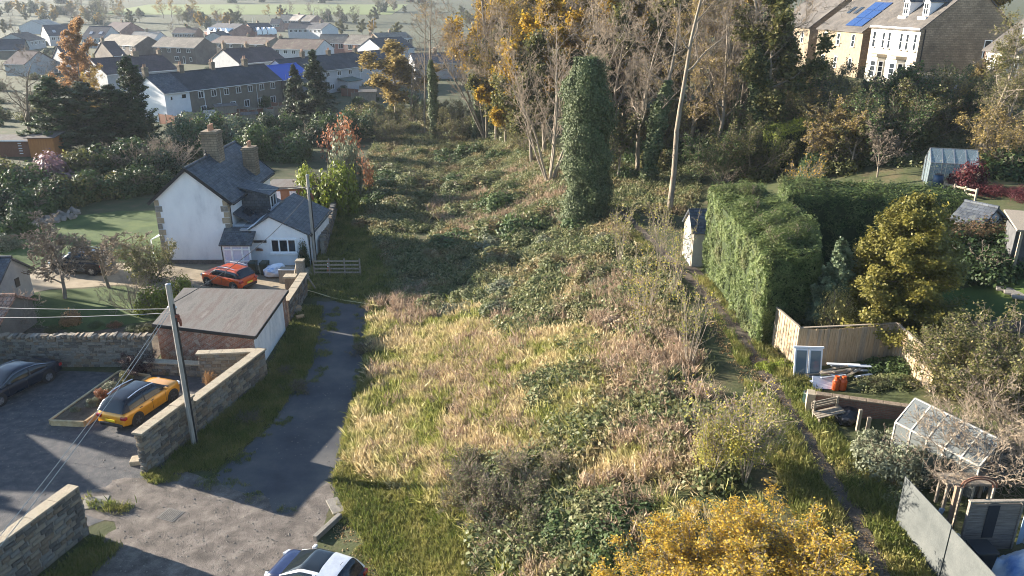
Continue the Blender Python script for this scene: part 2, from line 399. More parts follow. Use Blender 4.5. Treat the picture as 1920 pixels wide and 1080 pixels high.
def tip_points(sk, levs, per, jit):
    out = []
    for pts, rad, lev in sk:
        if lev in levs:
            for _ in range(per):
                t = random.random()*(len(pts)-1); i = min(int(t), len(pts)-2); q = pts[i].lerp(pts[i+1], t-i)
                out.append((q.x, q.y, q.z))
    a = np.array(out); return a+rng.normal(0, jit, a.shape)

def S(n=0, len_=.5, ang=45, seg=4, wob=.12, trop=.05, fr=.25, taper=.8, rad=.55, top=.45):
    return dict(n=n, len=len_, ang=ang, seg=seg, wob=wob, trop=trop, taper=taper, rad=rad, top=top, **{'from': fr})

TREE = {}
def tree_proto(key, sk, trunk_levels, leaf=None, leafn=0, leafs=(.2, .12), levs=(3, 4), jit=.12, twig_min=.012, ivy=None):
    v, f, q = tubes(sk, keep=trunk_levels); tm = np_mesh(key+'_wood', v, f, None, q, True)
    parts = []; mats = []
    rest = [x for x in sk if x[2] not in trunk_levels]
    cm = None
    if rest:
        v, f, q = tubes(rest, minr=twig_min); cm = np_mesh(key+'_twigs', v, f, None, q)
    lm = None
    if leafn:
        pts = tip_points(sk, levs, leafn, jit); v, f, q = leaves(pts, np.tile([0, 0, .6], (len(pts), 1)), rng.uniform(.7, 1.3, len(pts))*leafs[0], rng.uniform(.7, 1.3, len(pts))*leafs[1]); lm = np_mesh(key+'_leaves', v, f, None, q)
    im = None
    if ivy:
        zmax, rad, n, ls = ivy; trunk = [x for x in sk if x[2] == 0]
        P_, N_ = [], []
        for pts, rd_, lev in trunk:
            arr = np.array([tuple(p) for p in pts]); zz = rng.uniform(0, zmax, n//len(trunk))
            cx = np.interp(zz, arr[:, 2], arr[:, 0]); cy = np.interp(zz, arr[:, 2], arr[:, 1]); a = rng.uniform(0, 6.283, len(zz))
            lump = np.array([noise.noise((math.cos(t)*1.2, math.sin(t)*1.2, z*.55)) for t, z in zip(a, zz)])
            lump = lump+.5*np.array([noise.noise((math.cos(t)*3.2, math.sin(t)*3.2, z*1.6)) for t, z in zip(a, zz)])
            rr = rad*(1.0+.42*lump)*(1+.3*rng.random(len(zz))**7)*(1-.55*np.clip((zz-zmax*.8)/(zmax*.2), 0, 1))*rng.uniform(.72, 1.05, len(zz))
            P_.append(np.stack([cx+np.cos(a)*rr, cy+np.sin(a)*rr, zz], -1)); N_.append(np.stack([np.cos(a), np.sin(a), np.full(len(a), .5)], -1))
        v, f, q = leaves(np.concatenate(P_), np.concatenate(N_), ls, ls*.85); im = np_mesh(key+'_ivy', v, f, None, q)
    TREE[key] = (tm, cm, lm, im)
def tree(key, loc, s, label, cat='tree', name='bare_tree', rz=0, bark=None, twig=None, leafm=None, ivym=None, group=None, lean=(0, 0)):
    tm, cm, lm, im = TREE[key]; s = s if hasattr(s, '__len__') else (s, s, s)
    t = thing(name, label, cat, Vector(loc)-Vector((0, 0, .15)), rz, group); t.rotation_euler = (lean[0], lean[1], rz); t.scale = s
    obj('trunk', tm, t, mat=bark or M_BARK)
    if cm: obj('twigs', cm, t, mat=twig or M_TWIG)['kind'] = 'stuff'
    if lm and leafm is not None: obj('crown', lm, t, mat=leafm)['kind'] = 'stuff'
    if im and ivym is not None: obj('ivy', im, t, mat=ivym)['kind'] = 'stuff'
    return t

BUSH = {}
def bush_proto(key, n, ls, lumps=22, flat=.8, seed=1, asp=.62, sd=.55, hollow=.55, twigs=True):
    """a lumpy shell of leaves about 1 m in radius, 1 m high"""
    r_ = np.random.default_rng(seed)
    d = r_.normal(0, 1, (lumps, 3)); d /= np.linalg.norm(d, axis=1, keepdims=True); d[:, 2] = np.abs(d[:, 2])*1.1-.1
    c = d*r_.uniform(.35, .72, (lumps, 1)); cr = r_.uniform(.22, .45, lumps)
    w_ = cr**2; idx = r_.choice(lumps, n, p=w_/w_.sum()); u = r_.normal(0, 1, (n, 3)); u /= np.linalg.norm(u, axis=1, keepdims=True)
    p = c[idx]+u*(cr[idx]*r_.uniform(hollow, 1.05, n))[:, None]
    p[:, 2] = (p[:, 2]+.12)*flat; ok = p[:, 2] > -.02
    v, f, q = leaves(p[ok], u[ok]+np.array([0, 0, .35]), ls*r_.uniform(.6, 1.3, ok.sum()), ls*asp*r_.uniform(.7, 1.2, ok.sum()))
    lump_tone = r_.random(lumps)
    q = np.clip(q*sd+lump_tone[idx[ok]]*(1-sd), 0, 1)
    lm = np_mesh(key, v, f, None, q)
    st = None
    if twigs:
        sk = grow([S(seg=3, wob=.15, trop=.1, taper=.6), S(7, .6, 40, 3, .2, .06, .2), S(4, .6, 40, 2, .2, .05, .2)], .75*flat, .02, stems=6, spread=.8, seed=seed)
        v, f, q = tubes(sk, sides=(4, 3, 3), minr=.006); st = np_mesh(key+'_stems', v, f, None, q)
    BUSH[key] = (lm, st)
def bush(key, loc, s, m, label, name='bush', cat='bush', group=None, rz=None, stemm=None):
    lm, st = BUSH[key]; s = s if hasattr(s, '__len__') else (s, s, s)
    t = thing(name, label, cat, Vector(loc)-Vector((0, 0, .05)), random.uniform(0, 6.28) if rz is None else rz, group); t.scale = s
    obj('foliage', lm, t, mat=m)['kind'] = 'stuff'
    if st: obj('stems', st, t, mat=stemm or M_TWIG)['kind'] = 'stuff'
    return t

# ---- foliage materials
M_BARK = mat('grey_brown_bark', [(.13, .105, .08), (.21, .175, .135), (.30, .25, .19)], 4, .95, .6, 18, stretch=(1, 1, .25))
M_BARKP = mat('pale_bark', [(.20, .165, .125), (.28, .235, .18), (.36, .30, .235)], 3, .95, .5, 16, stretch=(1, 1, .25))
M_TWIG = leafmat('grey_brown_twigs', [(.10, .08, .062), (.17, .138, .105), (.26, .21, .16)], 0, rough=.9)
M_TWIGP = leafmat('pale_dry_twigs', [(.18, .14, .10), (.26, .205, .15), (.35, .28, .205)], 0, rough=.9)
M_TWIGM = leafmat('mauve_birch_twigs', [(.15, .11, .092), (.22, .165, .138), (.30, .23, .19)], 0, rough=.9)
L_DARK = leafmat('dark_evergreen', [(.02, .036, .012), (.035, .058, .018), (.06, .088, .026)], .2)
L_IVY = leafmat('ivy_green', [(.05, .07, .027), (.085, .11, .045), (.155, .18, .085)], .2, rough=.6, spec=.2)
L_LAUREL = leafmat('laurel_green', [(.04, .066, .022), (.06, .094, .03), (.10, .14, .042)], .25)
L_CYP = leafmat('hedge_green', [(.045, .072, .02), (.085, .122, .034), (.16, .195, .065)], .3, patch=[(.04, .05, .016), (.075, .085, .028), (.13, .13, .05)], pscale=.7, plo=.5, phi=.7)
L_CYPY = leafmat('lime_conifer', [(.10, .13, .015), (.165, .20, .026), (.24, .26, .045)], .3)
L_GOLD = leafmat('golden_conifer', [(.07, .075, .02), (.125, .12, .026), (.21, .18, .036)], .3)
L_BLUEC = leafmat('grey_green_conifer', [(.08, .11, .06), (.125, .16, .085), (.2, .23, .12)], .2)  # lightened in the colour to replace sunlight missing on the cream conifer
L_CREAM = leafmat('cream_tipped_sprays', [(.24, .22, .07), (.36, .32, .12), (.46, .42, .2)], .3)  # cream tips, their pale colour also imitating sunlit foliage
L_SPRUCE = leafmat('spruce_green', [(.035, .05, .024), (.06, .078, .034), (.095, .11, .05)], .15)
L_BRAM = leafmat('bramble_leaves', [(.06, .08, .028), (.10, .125, .045), (.165, .18, .075), (.25, .24, .12)], .3, patch=[(.15, .09, .045), (.24, .16, .075), (.20, .185, .085), (.36, .27, .15)], pscale=.33, plo=.5, phi=.66)
L_OLIVE = leafmat('olive_autumn_leaves', [(.055, .066, .024), (.095, .102, .032), (.15, .145, .05), (.23, .205, .075)], .35)
L_YEL = leafmat('yellow_autumn_leaves', [(.16, .125, .02), (.28, .19, .026), (.42, .27, .032), (.50, .30, .03)], .4)
L_AMB = leafmat('amber_leaves', [(.26, .20, .04), (.46, .30, .045), (.62, .40, .05), (.42, .36, .10)], .5)
L_ORANGE = leafmat('orange_leaves', [(.28, .16, .08), (.40, .235, .11), (.50, .32, .14)], .4)
L_TAN = leafmat('tan_autumn_leaves', [(.18, .14, .055), (.28, .21, .075), (.40, .30, .10)], .4)
L_LIME = leafmat('yellow_green_leaves', [(.15, .17, .05), (.25, .26, .07), (.38, .35, .08), (.48, .38, .06)], .4)
L_RUST = leafmat('rust_leaves', [(.17, .07, .035), (.28, .12, .06), (.38, .19, .10)], .35)
L_RED = leafmat('red_maple_leaves', [(.04, .01, .014), (.075, .015, .02), (.12, .03, .028)], .4)
L_PURP = leafmat('purple_leaves', [(.022, .01, .014), (.042, .016, .022), (.06, .028, .03)], .2)
L_GREY = leafmat('grey_green_leaves', [(.11, .125, .075), (.17, .185, .115), (.25, .26, .17)], .25)
L_HEATH = leafmat('mauve_heather', [(.15, .085, .10), (.24, .15, .165), (.30, .21, .20)], .2)
L_STRAW = leafmat('dry_grass', [(.42, .315, .155), (.56, .44, .24), (.66, .55, .34), (.48, .38, .19)], .3, patch=[(.14, .17, .03), (.24, .265, .055), (.40, .38, .13), (.19, .22, .045)], pscale=.55, plo=.4, phi=.6)
L_GRASS = leafmat('green_grass', [(.075, .10, .022), (.12, .15, .032), (.175, .195, .05), (.25, .24, .085)], .3, patch=[(.20, .20, .05), (.30, .265, .08), (.38, .32, .14), (.16, .18, .04)], pscale=.6, plo=.44, phi=.64)
L_STALK = leafmat('dead_russet_stalks', [(.26, .175, .115), (.38, .27, .185), (.50, .38, .27), (.32, .26, .18)], .2, rough=.9)
L_LITTER = leafmat('fallen_leaves', [(.24, .13, .05), (.36, .22, .09), (.42, .32, .16), (.20, .14, .08)], .2)

# ---- tree prototypes
sp_bare = [S(seg=9, wob=.07, trop=.05, taper=.85), S(13, .5, 46, 6, .13, .06, .22), S(8, .5, 45, 4, .17, .04, .2), S(7, .5, 42, 3, .2, .03, .15), S(5, .6, 40, 2, .2, .02, .15)]
tree_proto('bare', grow(sp_bare, 15, .24, seed=3), (0, 1, 2), twig_min=.010)
tree_proto('bareleaf', grow(sp_bare, 14, .24, seed=5), (0, 1, 2), leafn=2, leafs=(.16, .12), jit=.15)
sp_multi = [S(seg=9, wob=.06, trop=.04, taper=.88), S(9, .38, 34, 5, .12, .07, .2), S(7, .5, 40, 4, .15, .05, .2), S(6, .55, 40, 3, .18, .03, .15), S(4, .6, 38, 2, .2, .02, .15)]
tree_proto('multi', grow(sp_multi, 16, .13, stems=6, spread=.42, seed=8), (0, 1, 2), twig_min=.010)
sp_tall = [S(seg=12, wob=.035, trop=.03, taper=.85), S(13, .28, 52, 5, .12, .05, .42, top=.35), S(6, .5, 45, 4, .16, .04, .2), S(6, .5, 42, 3, .2, .03, .15), S(3, .55, 40, 2, .2, .02, .15)]
tree_proto('tall', grow(sp_tall, 20, .24, seed=12), (0, 1, 2), twig_min=.010, ivy=(11.5, .62, 5200, .26))
tree_proto('leantrunk', grow([S(seg=12, wob=.055, trop=.02, taper=.8), S(9, .3, 42, 6, .12, .06, .55), S(6, .5, 45, 4, .16, .04, .2), S(6, .5, 42, 3, .2, .03, .15), S(4, .55, 40, 2, .2, .02, .15)], 20, .25, lean=(.07, 0), seed=21), (0, 1, 2), twig_min=.010)
sp_yel = [S(seg=7, wob=.06, trop=.04, taper=.85), S(12, .5, 46, 5, .13, .06, .15), S(7, .5, 42, 4, .17, .04, .15), S(5, .5, 42, 3, .2, .02, .1)]
tree_proto('autumn', grow(sp_yel, 11, .18, seed=14), (0, 1), leafn=34, leafs=(.26, .20), levs=(2, 3), jit=.22)
sp_birch = [S(seg=10, wob=.03, trop=.05, taper=.9), S(24, .34, 34, 5, .09, .03, .12, top=.7), S(7, .5, 36, 4, .13, -.03, .15), S(6, .5, 36, 3, .16, -.05, .1), S(3, .6, 34, 2, .18, -.06, .1)]
tree_proto('birch', grow(sp_birch, 15, .17, seed=17), (0, 1, 2), leafn=5, leafs=(.24, .18), levs=(3, 4), jit=.15)
sp_shrub = [S(seg=5, wob=.1, trop=.05, taper=.75), S(7, .55, 36, 4, .14, .06, .15), S(6, .5, 36, 3, .18, .05, .15), S(4, .55, 36, 2, .2, .04, .1)]
tree_proto('shrub', grow(sp_shrub, 3.2, .035, stems=9, spread=.75, seed=23), (0, 1), leafn=3, leafs=(.10, .075), levs=(2, 3), jit=.08, twig_min=.007)
tree_proto('sapling', grow([S(seg=6, wob=.05, trop=.06, taper=.8), S(5, .4, 30, 4, .12, .08, .3), S(4, .5, 34, 3, .15, .06, .2)], 4.4, .024, stems=9, spread=.26, seed=29), (0, 1), leafn=2, leafs=(.11, .09), levs=(1, 2), jit=.08, twig_min=.008)
tree_proto('smalltree', grow([S(seg=5, wob=.1, trop=.03, taper=.7), S(10, .8, 52, 5, .14, .08, .3), S(8, .55, 42, 4, .18, .05, .15), S(7, .55, 40, 3, .2, .04, .1), S(4, .6, 40, 2, .2, .03, .1)], 3.0, .07, seed=31), (0, 1, 2), leafn=1, leafs=(.13, .10), levs=(3, 4), jit=.08, twig_min=.013)

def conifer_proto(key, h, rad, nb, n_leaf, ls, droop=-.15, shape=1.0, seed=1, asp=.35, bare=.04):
    rd = np.random.default_rng(seed); sk = []
    pts = [Vector((rd.normal(0, .03), rd.normal(0, .03), h*i/8)) for i in range(9)]; sk.append((pts, [.16*h/10*(1-i/9)+.01 for i in range(9)], 0))
    Pn, Nn, tone = [], [], []
    for i in range(nb):
        t = (i+rd.random())/nb; t = bare+(1-bare)*t; z = h*t; L = rad*((1-t)**shape+.04)*rd.uniform(.7, 1.2); a = rd.uniform(0, 6.283)
        d = Vector((math.cos(a), math.sin(a), 0)); bp = [Vector((0, 0, z))+d*L*k/3+Vector((0, 0, droop*L*(k/3)**1.5+.12*L*(k/3)**3)) for k in range(4)]
        sk.append((bp, [.03, .022, .014, .008], 1)); tb = rd.random()
        m = max(6, int(n_leaf*(L/rad+.15)/nb*1.6)); k = rd.random(m)**.6; arr = np.array([tuple(q) for q in bp])
        x = np.stack([np.interp(k*3, range(4), arr[:, j]) for j in range(3)], -1); side = np.array([-math.sin(a), math.cos(a), 0])
        wdt = L*.36*(1-k*.75)
        x += side[None]*(rd.uniform(-1, 1, m)*wdt)[:, None]+rd.normal(0, .05*rad, (m, 3))*np.array([.6, .6, 1])
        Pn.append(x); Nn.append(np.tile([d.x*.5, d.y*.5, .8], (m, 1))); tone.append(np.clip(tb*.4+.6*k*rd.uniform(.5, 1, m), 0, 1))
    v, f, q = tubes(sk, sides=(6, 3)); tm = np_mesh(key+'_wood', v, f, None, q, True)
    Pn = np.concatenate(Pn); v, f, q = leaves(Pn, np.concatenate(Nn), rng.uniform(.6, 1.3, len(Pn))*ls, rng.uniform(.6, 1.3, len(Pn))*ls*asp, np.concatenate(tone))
    TREE[key] = (tm, None, np_mesh(key+'_needles', v, f, None, q), None)
conifer_proto('spruce', 10, 2.6, 130, 15000, .36, -.25, .85, 4)
conifer_proto('cypress', 10, 2.2, 130, 16000, .26, .25, .55, 5, .5)
conifer_proto('goldcon', 6.6, 2.7, 260, 62000, .14, .10, .42, 6, .65)
conifer_proto('bluecon', 5.2, 1.5, 150, 20000, .17, -.05, .65, 7, .55)
for i in range(3):
    bush_proto('bram%d' % i, 2600, .115, 26, .75, 40+i, .75)
    bush_proto('leafy%d' % i, 3000, .11, 20, 1.0, 50+i, .62)
bush_proto('fine', 4200, .07, 24, 1.0, 61, .5, twigs=False)
bush_proto('sparse', 900, .10, 24, 1.0, 63, .65, hollow=.3)
bush_proto('airy', 3000, .055, 30, 1.0, 67, .6, hollow=.2)
bush_proto('spray', 3400, .10, 30, 1.0, 64, .3, sd=.8, hollow=.3)
tree_proto('twiggy', grow([S(seg=3, wob=.12, trop=.06, taper=.6), S(8, .6, 34, 3, .16, .05, .2), S(6, .55, 34, 2, .18, .04, .15)], 1.1, .014, stems=16, spread=.7, seed=66), (0,), leafn=1, leafs=(.07, .05), levs=(1, 2), jit=.04, twig_min=.006)

def hedge(name, label, base, top_z, m, n, ls, cat='hedge', inset=.25, wob=.25, asp=.45, core=None, taper=0.0, bottom=None, up=.5):
    """clipped hedge: base = ccw ground polygon (world xy), top_z = absolute height per corner"""
    k = len(base); base = [Vector(b).to_2d() for b in base]; cen = sum(base, Vector((0, 0)))/k
    tz = top_z if hasattr(top_z, '__len__') else [top_z]*k
    gz = [float(th(b.x, b.y)) for b in base]
    if bottom is not None: gz = [g+bottom for g in gz]
    topb = [cen.lerp(b, 1-taper) for b in base]
    faces = []
    for i in range(k):
        j = (i+1) % k
        faces.append([Vector((*base[i], gz[i])), Vector((*base[j], gz[j])), Vector((*topb[j], tz[j])), Vector((*topb[i], tz[i]))])
    tris = []
    for q in faces: tris += [(q[0], q[1], q[2]), (q[0], q[2], q[3])]
    ct = Vector((*cen, sum(tz)/k))
    for i in range(k):
        j = (i+1) % k; tris.append((Vector((*topb[i], tz[i])), Vector((*topb[j], tz[j])), ct))
    T = np.array([[tuple(p) for p in t] for t in tris]); nr = np.cross(T[:, 1]-T[:, 0], T[:, 2]-T[:, 0]); ar = np.linalg.norm(nr, axis=1); nr /= ar[:, None]
    ti = rng.choice(len(T), n, p=ar/ar.sum()); a, b = rng.random(n), rng.random(n); fl = a+b > 1; a[fl], b[fl] = 1-a[fl], 1-b[fl]
    p = T[ti, 0]+a[:, None]*(T[ti, 1]-T[ti, 0])+b[:, None]*(T[ti, 2]-T[ti, 0]); nn = nr[ti]
    d = np.array([noise.noise((x*1.1, y*1.1, z*1.1))+.5*noise.noise((x*3, y*3, z*3)) for x, y, z in p])
    p += nn*(d*wob-rng.random(n)**2*.22)[:, None]+np.array([0, 0, 1.])*((nn[:, 2] > .6)*rng.random(n)**3*.35)[:, None]
    v, f, q = leaves(p, nn+np.array([0, 0, up]), ls*rng.uniform(.6, 1.4, n), ls*asp*rng.uniform(.6, 1.3, n), np.clip(rng.random(n)*.75+d*.5+.12, 0, 1))
    o0 = Vector((*cen, min(gz))); t = thing(name, label, cat, o0)
    me = np_mesh(name, v-np.array(o0), f, None, q); obj('foliage', me, t, mat=m)['kind'] = 'stuff'
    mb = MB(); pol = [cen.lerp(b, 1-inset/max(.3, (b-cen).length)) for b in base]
    mb.prism([(b.x-o0.x, b.y-o0.y) for b in pol], [g-o0.z for g in gz], [z-o0.z-inset for z in tz]).build('solid_core', core or M_CORE, t)  # added solid core, coloured dark like inner shade, blocks views through the leaves
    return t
M_CORE = mat('shade_coloured_core', [(.02, .03, .010), (.035, .05, .016)], 6, .95, .8, 12)

# ---- scattered cover: points carrying instances of small tufts (uncountable ground cover only)
def tuft_collection(name, meshes, m):
    c = bpy.data.collections.new(name)
    for i, me in enumerate(meshes):
        o = bpy.data.objects.new('%s_%d' % (name, i), me); me.materials.clear(); me.materials.append(m); c.objects.link(o)
    return c
def scatter(name, label, cat, pts, scale, coll, tilt=.15):
    k = len(pts); me = bpy.data.meshes.new(name); me.vertices.add(k); me.vertices.foreach_set('co', np.ascontiguousarray(pts, np.float32).ravel())
    r = np.stack([rng.normal(0, tilt, k), rng.normal(0, tilt, k), rng.uniform(0, 6.283, k)], -1)
    a = me.attributes.new('rot', 'FLOAT_VECTOR', 'POINT'); a.data.foreach_set('vector', r.astype(np.float32).ravel())
    a = me.attributes.new('size', 'FLOAT', 'POINT'); a.data.foreach_set('value', np.asarray(scale, np.float32))
    o = props(obj(name, me), label, cat, kind='stuff')
    g = bpy.data.node_groups.new(name, 'GeometryNodeTree'); g.interface.new_socket('Geometry', in_out='INPUT', socket_type='NodeSocketGeometry'); g.interface.new_socket('Geometry', in_out='OUTPUT', socket_type='NodeSocketGeometry')
    N, L = g.nodes, g.links; gi = N.new('NodeGroupInput'); go = N.new('NodeGroupOutput'); ip = N.new('GeometryNodeInstanceOnPoints'); ci = N.new('GeometryNodeCollectionInfo')
    ci.inputs['Collection'].default_value = coll; ci.inputs['Separate Children'].default_value = True; ci.inputs['Reset Children'].default_value = True; ip.inputs['Pick Instance'].default_value = True
    ar = N.new('GeometryNodeInputNamedAttribute'); ar.data_type = 'FLOAT_VECTOR'; ar.inputs['Name'].default_value = 'rot'
    asz = N.new('GeometryNodeInputNamedAttribute'); asz.data_type = 'FLOAT'; asz.inputs['Name'].default_value = 'size'
    L.new(gi.outputs[0], ip.inputs['Points']); L.new(ci.outputs[0], ip.inputs['Instance']); L.new(ar.outputs[0], ip.inputs['Rotation']); L.new(asz.outputs[0], ip.inputs['Scale']); L.new(ip.outputs[0], go.inputs[0])
    md = o.modifiers.new('scatter', 'NODES'); md.node_group = g
    return o
def tuft(n, r, hmin, hmax, wd, lean=.35):
    a = rng.uniform(0, 6.283, n); q = r*np.sqrt(rng.random(n)); p = np.stack([np.cos(a)*q, np.sin(a)*q, np.full(n, -.02)], -1)
    d = np.stack([np.cos(a)*lean*rng.random(n), np.sin(a)*lean*rng.random(n), np.ones(n)], -1)+rng.normal(0, .12, (n, 3)); d /= np.linalg.norm(d, axis=1, keepdims=True)
    v, f, q = blades(p, d, rng.uniform(hmin, hmax, n), wd); return np_mesh('tuft', v, f, None, q)
def clump(n, r, h, ls, stems=4):
    u = unit(n); p = u*np.array([r, r, h])*rng.uniform(.45, 1, (n, 1)); p[:, 2] = np.abs(p[:, 2])
    parts = [leaves(p, u+np.array([0, 0, .7]), ls*rng.uniform(.6, 1.3, n), ls*.75*rng.uniform(.7, 1.2, n))]
    if stems:
        d = unit(stems); d[:, 2] = np.abs(d[:, 2])+.4; parts.append(blades(np.zeros((stems, 3)), d/np.linalg.norm(d, axis=1, keepdims=True), h*1.15, .018, np.full(stems, .95)))
    v, f, q = join(parts); return np_mesh('clump', v, f, None, q)
def stalks(n, r, h, wd=.016):
    a = rng.uniform(0, 6.283, n); q = r*np.sqrt(rng.random(n)); p = np.stack([np.cos(a)*q, np.sin(a)*q, np.zeros(n)], -1)
    d = np.stack([rng.normal(0, .16, n), rng.normal(0, .16, n), np.ones(n)], -1); d /= np.linalg.norm(d, axis=1, keepdims=True); hh = rng.uniform(.5, 1, n)*h
    parts = [blades(p, d, hh, wd)]
    for k in range(7):
        t = rng.uniform(.35, 1, n)[:, None]; s = p+d*hh[:, None]*t+rng.normal(0, .035, (n, 3)); parts.append(leaves(s, rng.normal(0, 1, (n, 3)), .09*rng.uniform(.5, 1.2, n), .03))
    v, f, q = join(parts); return np_mesh('stalks', v, f, None, q)
def spread(poly_px, n, seed=0, thresh=None, nscale=.3, dz=0, world=False):
    """random ground points whose place in the strip falls inside the polygon; optional noise threshold for patchiness"""
    r_ = np.random.default_rng(seed+100)
    W = [P(*q) for q in poly_px] if not world else [Vector((*q, 0)) for q in poly_px]; poly = [(q.x, q.y) for q in W]
    xs = [q[0] for q in poly]; ys = [q[1] for q in poly]; out = []
    got = 0; tries = 0
    while got < n and tries < 60:
        tries += 1; X = r_.uniform(min(xs), max(xs), n*2); Y = r_.uniform(min(ys), max(ys), n*2); ok = inside(X, Y, poly); X, Y = X[ok], Y[ok]
        if thresh is not None:
            nz = np.array([noise.noise((x*nscale, y*nscale, seed*3.1))+.5*noise.noise((x*nscale*3, y*nscale*3, seed)) for x, y in zip(X, Y)])
            k = nz > thresh+r_.normal(0, .12, len(nz)); X, Y = X[k], Y[k]
        out.append(np.stack([X, Y], -1)); got += len(X)
    a = np.concatenate(out)[:n]; return np.column_stack([a, th(a[:, 0], a[:, 1])+dz])

# ================================================================== WALLS, GARAGE AND YARD
m_stone = [mat('sandstone_%s' % n, c, 5, .95, .7, 20, fine=.4) for n, c in (('buff', [(.22, .185, .14), (.32, .27, .20)]), ('grey', [(.17, .16, .14), (.26, .24, .21)]), ('brown', [(.16, .12, .085), (.25, .195, .14)]), ('sooty', [(.085, .078, .07), (.16, .145, .125)]))]
m_mortar = mat('lime_mortar', [(.20, .18, .15), (.30, .275, .23)], 4, .95, .7, 16, fine=.4)
m_coping = mat('sandstone_coping', [(.27, .225, .16), (.36, .30, .215), (.31, .265, .2)], 2.2, .95, .5, 14, fine=.35)
m_white = mat('white_render', [(.62, .62, .64), (.72, .72, .735), (.76, .76, .77), (.79, .79, .80)], .9, .9, .25, 30, stretch=(1, 1, .45), fine=.25)
m_pvc = plain('white_plastic_frame', (.80, .80, .80), .35)
m_glass = glassmat('dark_window_glass')
m_black = plain('black_plastic', (.018, .018, .02), .5)
m_timber = mat('weathered_timber', [(.19, .16, .125), (.28, .235, .18), (.33, .28, .22)], 3, .9, .4, 25, stretch=(6, 6, .6), fine=.3)
m_newwood = mat('pale_sleeper_timber', [(.33, .235, .12), (.44, .33, .18), (.50, .40, .25)], 3, .85, .4, 25, fine=.3)
m_slate = brickmat('grey_blue_slate', (.05, .058, .072), (.10, .11, .125), (.025, .028, .032), .32, .24, .014, .6, .9, blotch=(.105, .112, .11), bs=1.1, spec=.3)
m_felt = mat('grey_roofing_felt', [(.085, .078, .072), (.13, .12, .11), (.105, .083, .074), (.17, .158, .142)], .7, .95, .3, 18, stretch=(1.8, .35, 1), fine=.35)
m_brick = brickmat('old_red_brick', (.30, .115, .07), (.21, .085, .055), (.30, .26, .22), .225, .075, .012, .9, .6, blotch=(.40, .34, .28), bs=1.0)
m_lead = plain('lead_flashing', (.33, .34, .36), .5)

def stone_mesh(i):
    r = random.Random(i); j = lambda s: r.uniform(-s, s)
    b = [(-.5, -.5, -.5), (.5, -.5, -.5), (.5, .5, -.5), (-.5, .5, -.5), (-.5, -.5, .5), (.5, -.5, .5), (.5, .5, .5), (-.5, .5, .5)]
    out = []
    for x, y, z in b:
        k = .86 if y < 0 else 1.0      # face at -y is dressed smaller
        out.append((x*k+j(.05), y+j(.12), z*k+j(.07)))
    fr = [0, 1, 5, 4]
    mb = MB().hexa(out)
    c = [(sum(out[q][0] for q in fr)/4, sum(out[q][1] for q in fr)/4-.22, sum(out[q][2] for q in fr)/4)]
    mb.f.remove([0, 1, 5, 4]); mb.mi.pop(); n = len(mb.v); mb.v += c
    for a, b2 in ((0, 1), (1, 5), (5, 4), (4, 0)): mb.f.append([a, b2, n]); mb.mi.append(0)
    return mb.mesh('stone', m_stone[0])
STONES = [stone_mesh(i) for i in range(7)]
def face_stones(parent, x0, x1, z0, z1, y, ny, sw=.42, sh=.19, rows=None, axis='x', dep=.12, mats=None, top=None):
    """courses of single stones set into one face of a wall (local coordinates)"""
    rows = rows or max(1, round((z1-z0)/sh)); hh = (z1-z0)/rows
    for r_ in range(rows):
        x = x0-random.uniform(0, sw*.5); z = z0+hh*(r_+.5)
        while x < x1:
            w_ = sw*random.uniform(.55, 1.55); a, b = max(x, x0), min(x+w_, x1); x += w_
            if b-a < .08: continue
            sx = (b-a)*.965; cx = (a+b)/2; ms = random.choice(mats or m_stone)
            ang = 0 if ny < 0 else math.pi
            if axis == 'x': loc = (cx, y, z); rot = (0, 0, ang)
            else: loc = (y, cx, z); rot = (0, 0, math.pi/2 if ny > 0 else -math.pi/2)
            obj('stone', random.choice(STONES), parent, loc, rot, (sx, dep*random.uniform(.7, 1.25), hh*random.uniform(.88, .96)), ms)
def wall_thing(name, label, a, b, segs, t, coping=True, faces=(-1,), sw=.42, sh=.19, ends=(), cock=False, mats=None, cw=.10, ch=.10, clen=.62):
    """a stone wall from a to b; segs = [(from, to, height)] as fractions"""
    a, b = Vector(a), Vector(b); d = (b-a).to_2d(); L = d.length
    th_ = thing(name, label, 'wall', (a.x, a.y, float(th(a.x, a.y))), math.atan2(d.y, d.x))
    for f0, f1, h in segs:
        x0, x1 = L*f0, L*f1
        MB().box(x0, -t/2+.04, -.1, x1, t/2-.04, h).build('wall_core', m_mortar, th_)
        for s in faces: face_stones(th_, x0, x1, 0, h, s*(t/2-.05), s, sw, sh, mats=mats)
        for e in ends:
            if e == 0 and f0 == segs[0][0]: face_stones(th_, -t/2, t/2, 0, h, x0-.0, -1, sw, sh, axis='y', mats=mats)
            if e == 1 and f1 == segs[-1][1]: face_stones(th_, -t/2, t/2, 0, h, x1+.0, 1, sw, sh, axis='y', mats=mats)
        if coping and not cock:
            n = max(1, round((x1-x0)/clen)); w_ = (x1-x0)/n
            for i in range(n):
                xa = x0+i*w_+(-.06 if i == 0 and f0 == segs[0][0] else .004); xb = x0+(i+1)*w_-.004; g = random.uniform(-.008, .008)
                MB().box(xa, -t/2-cw, h+.004+g, xb, t/2+cw, h+ch+g).build('coping_stone', m_coping, th_, bevel=.012)
        if cock:
            x = x0
            while x < x1:
                w_ = random.uniform(.13, .3); o = obj('coping_stone', random.choice(STONES), th_, (x+w_/2, 0, h+random.uniform(.04, .12)), (random.uniform(-.15, .15), random.uniform(-.25, .25), random.uniform(-.1, .1)), (w_*.95, t*random.uniform(.85, 1.1), random.uniform(.2, .32)), random.choice(m_stone)); x += w_
    return th_
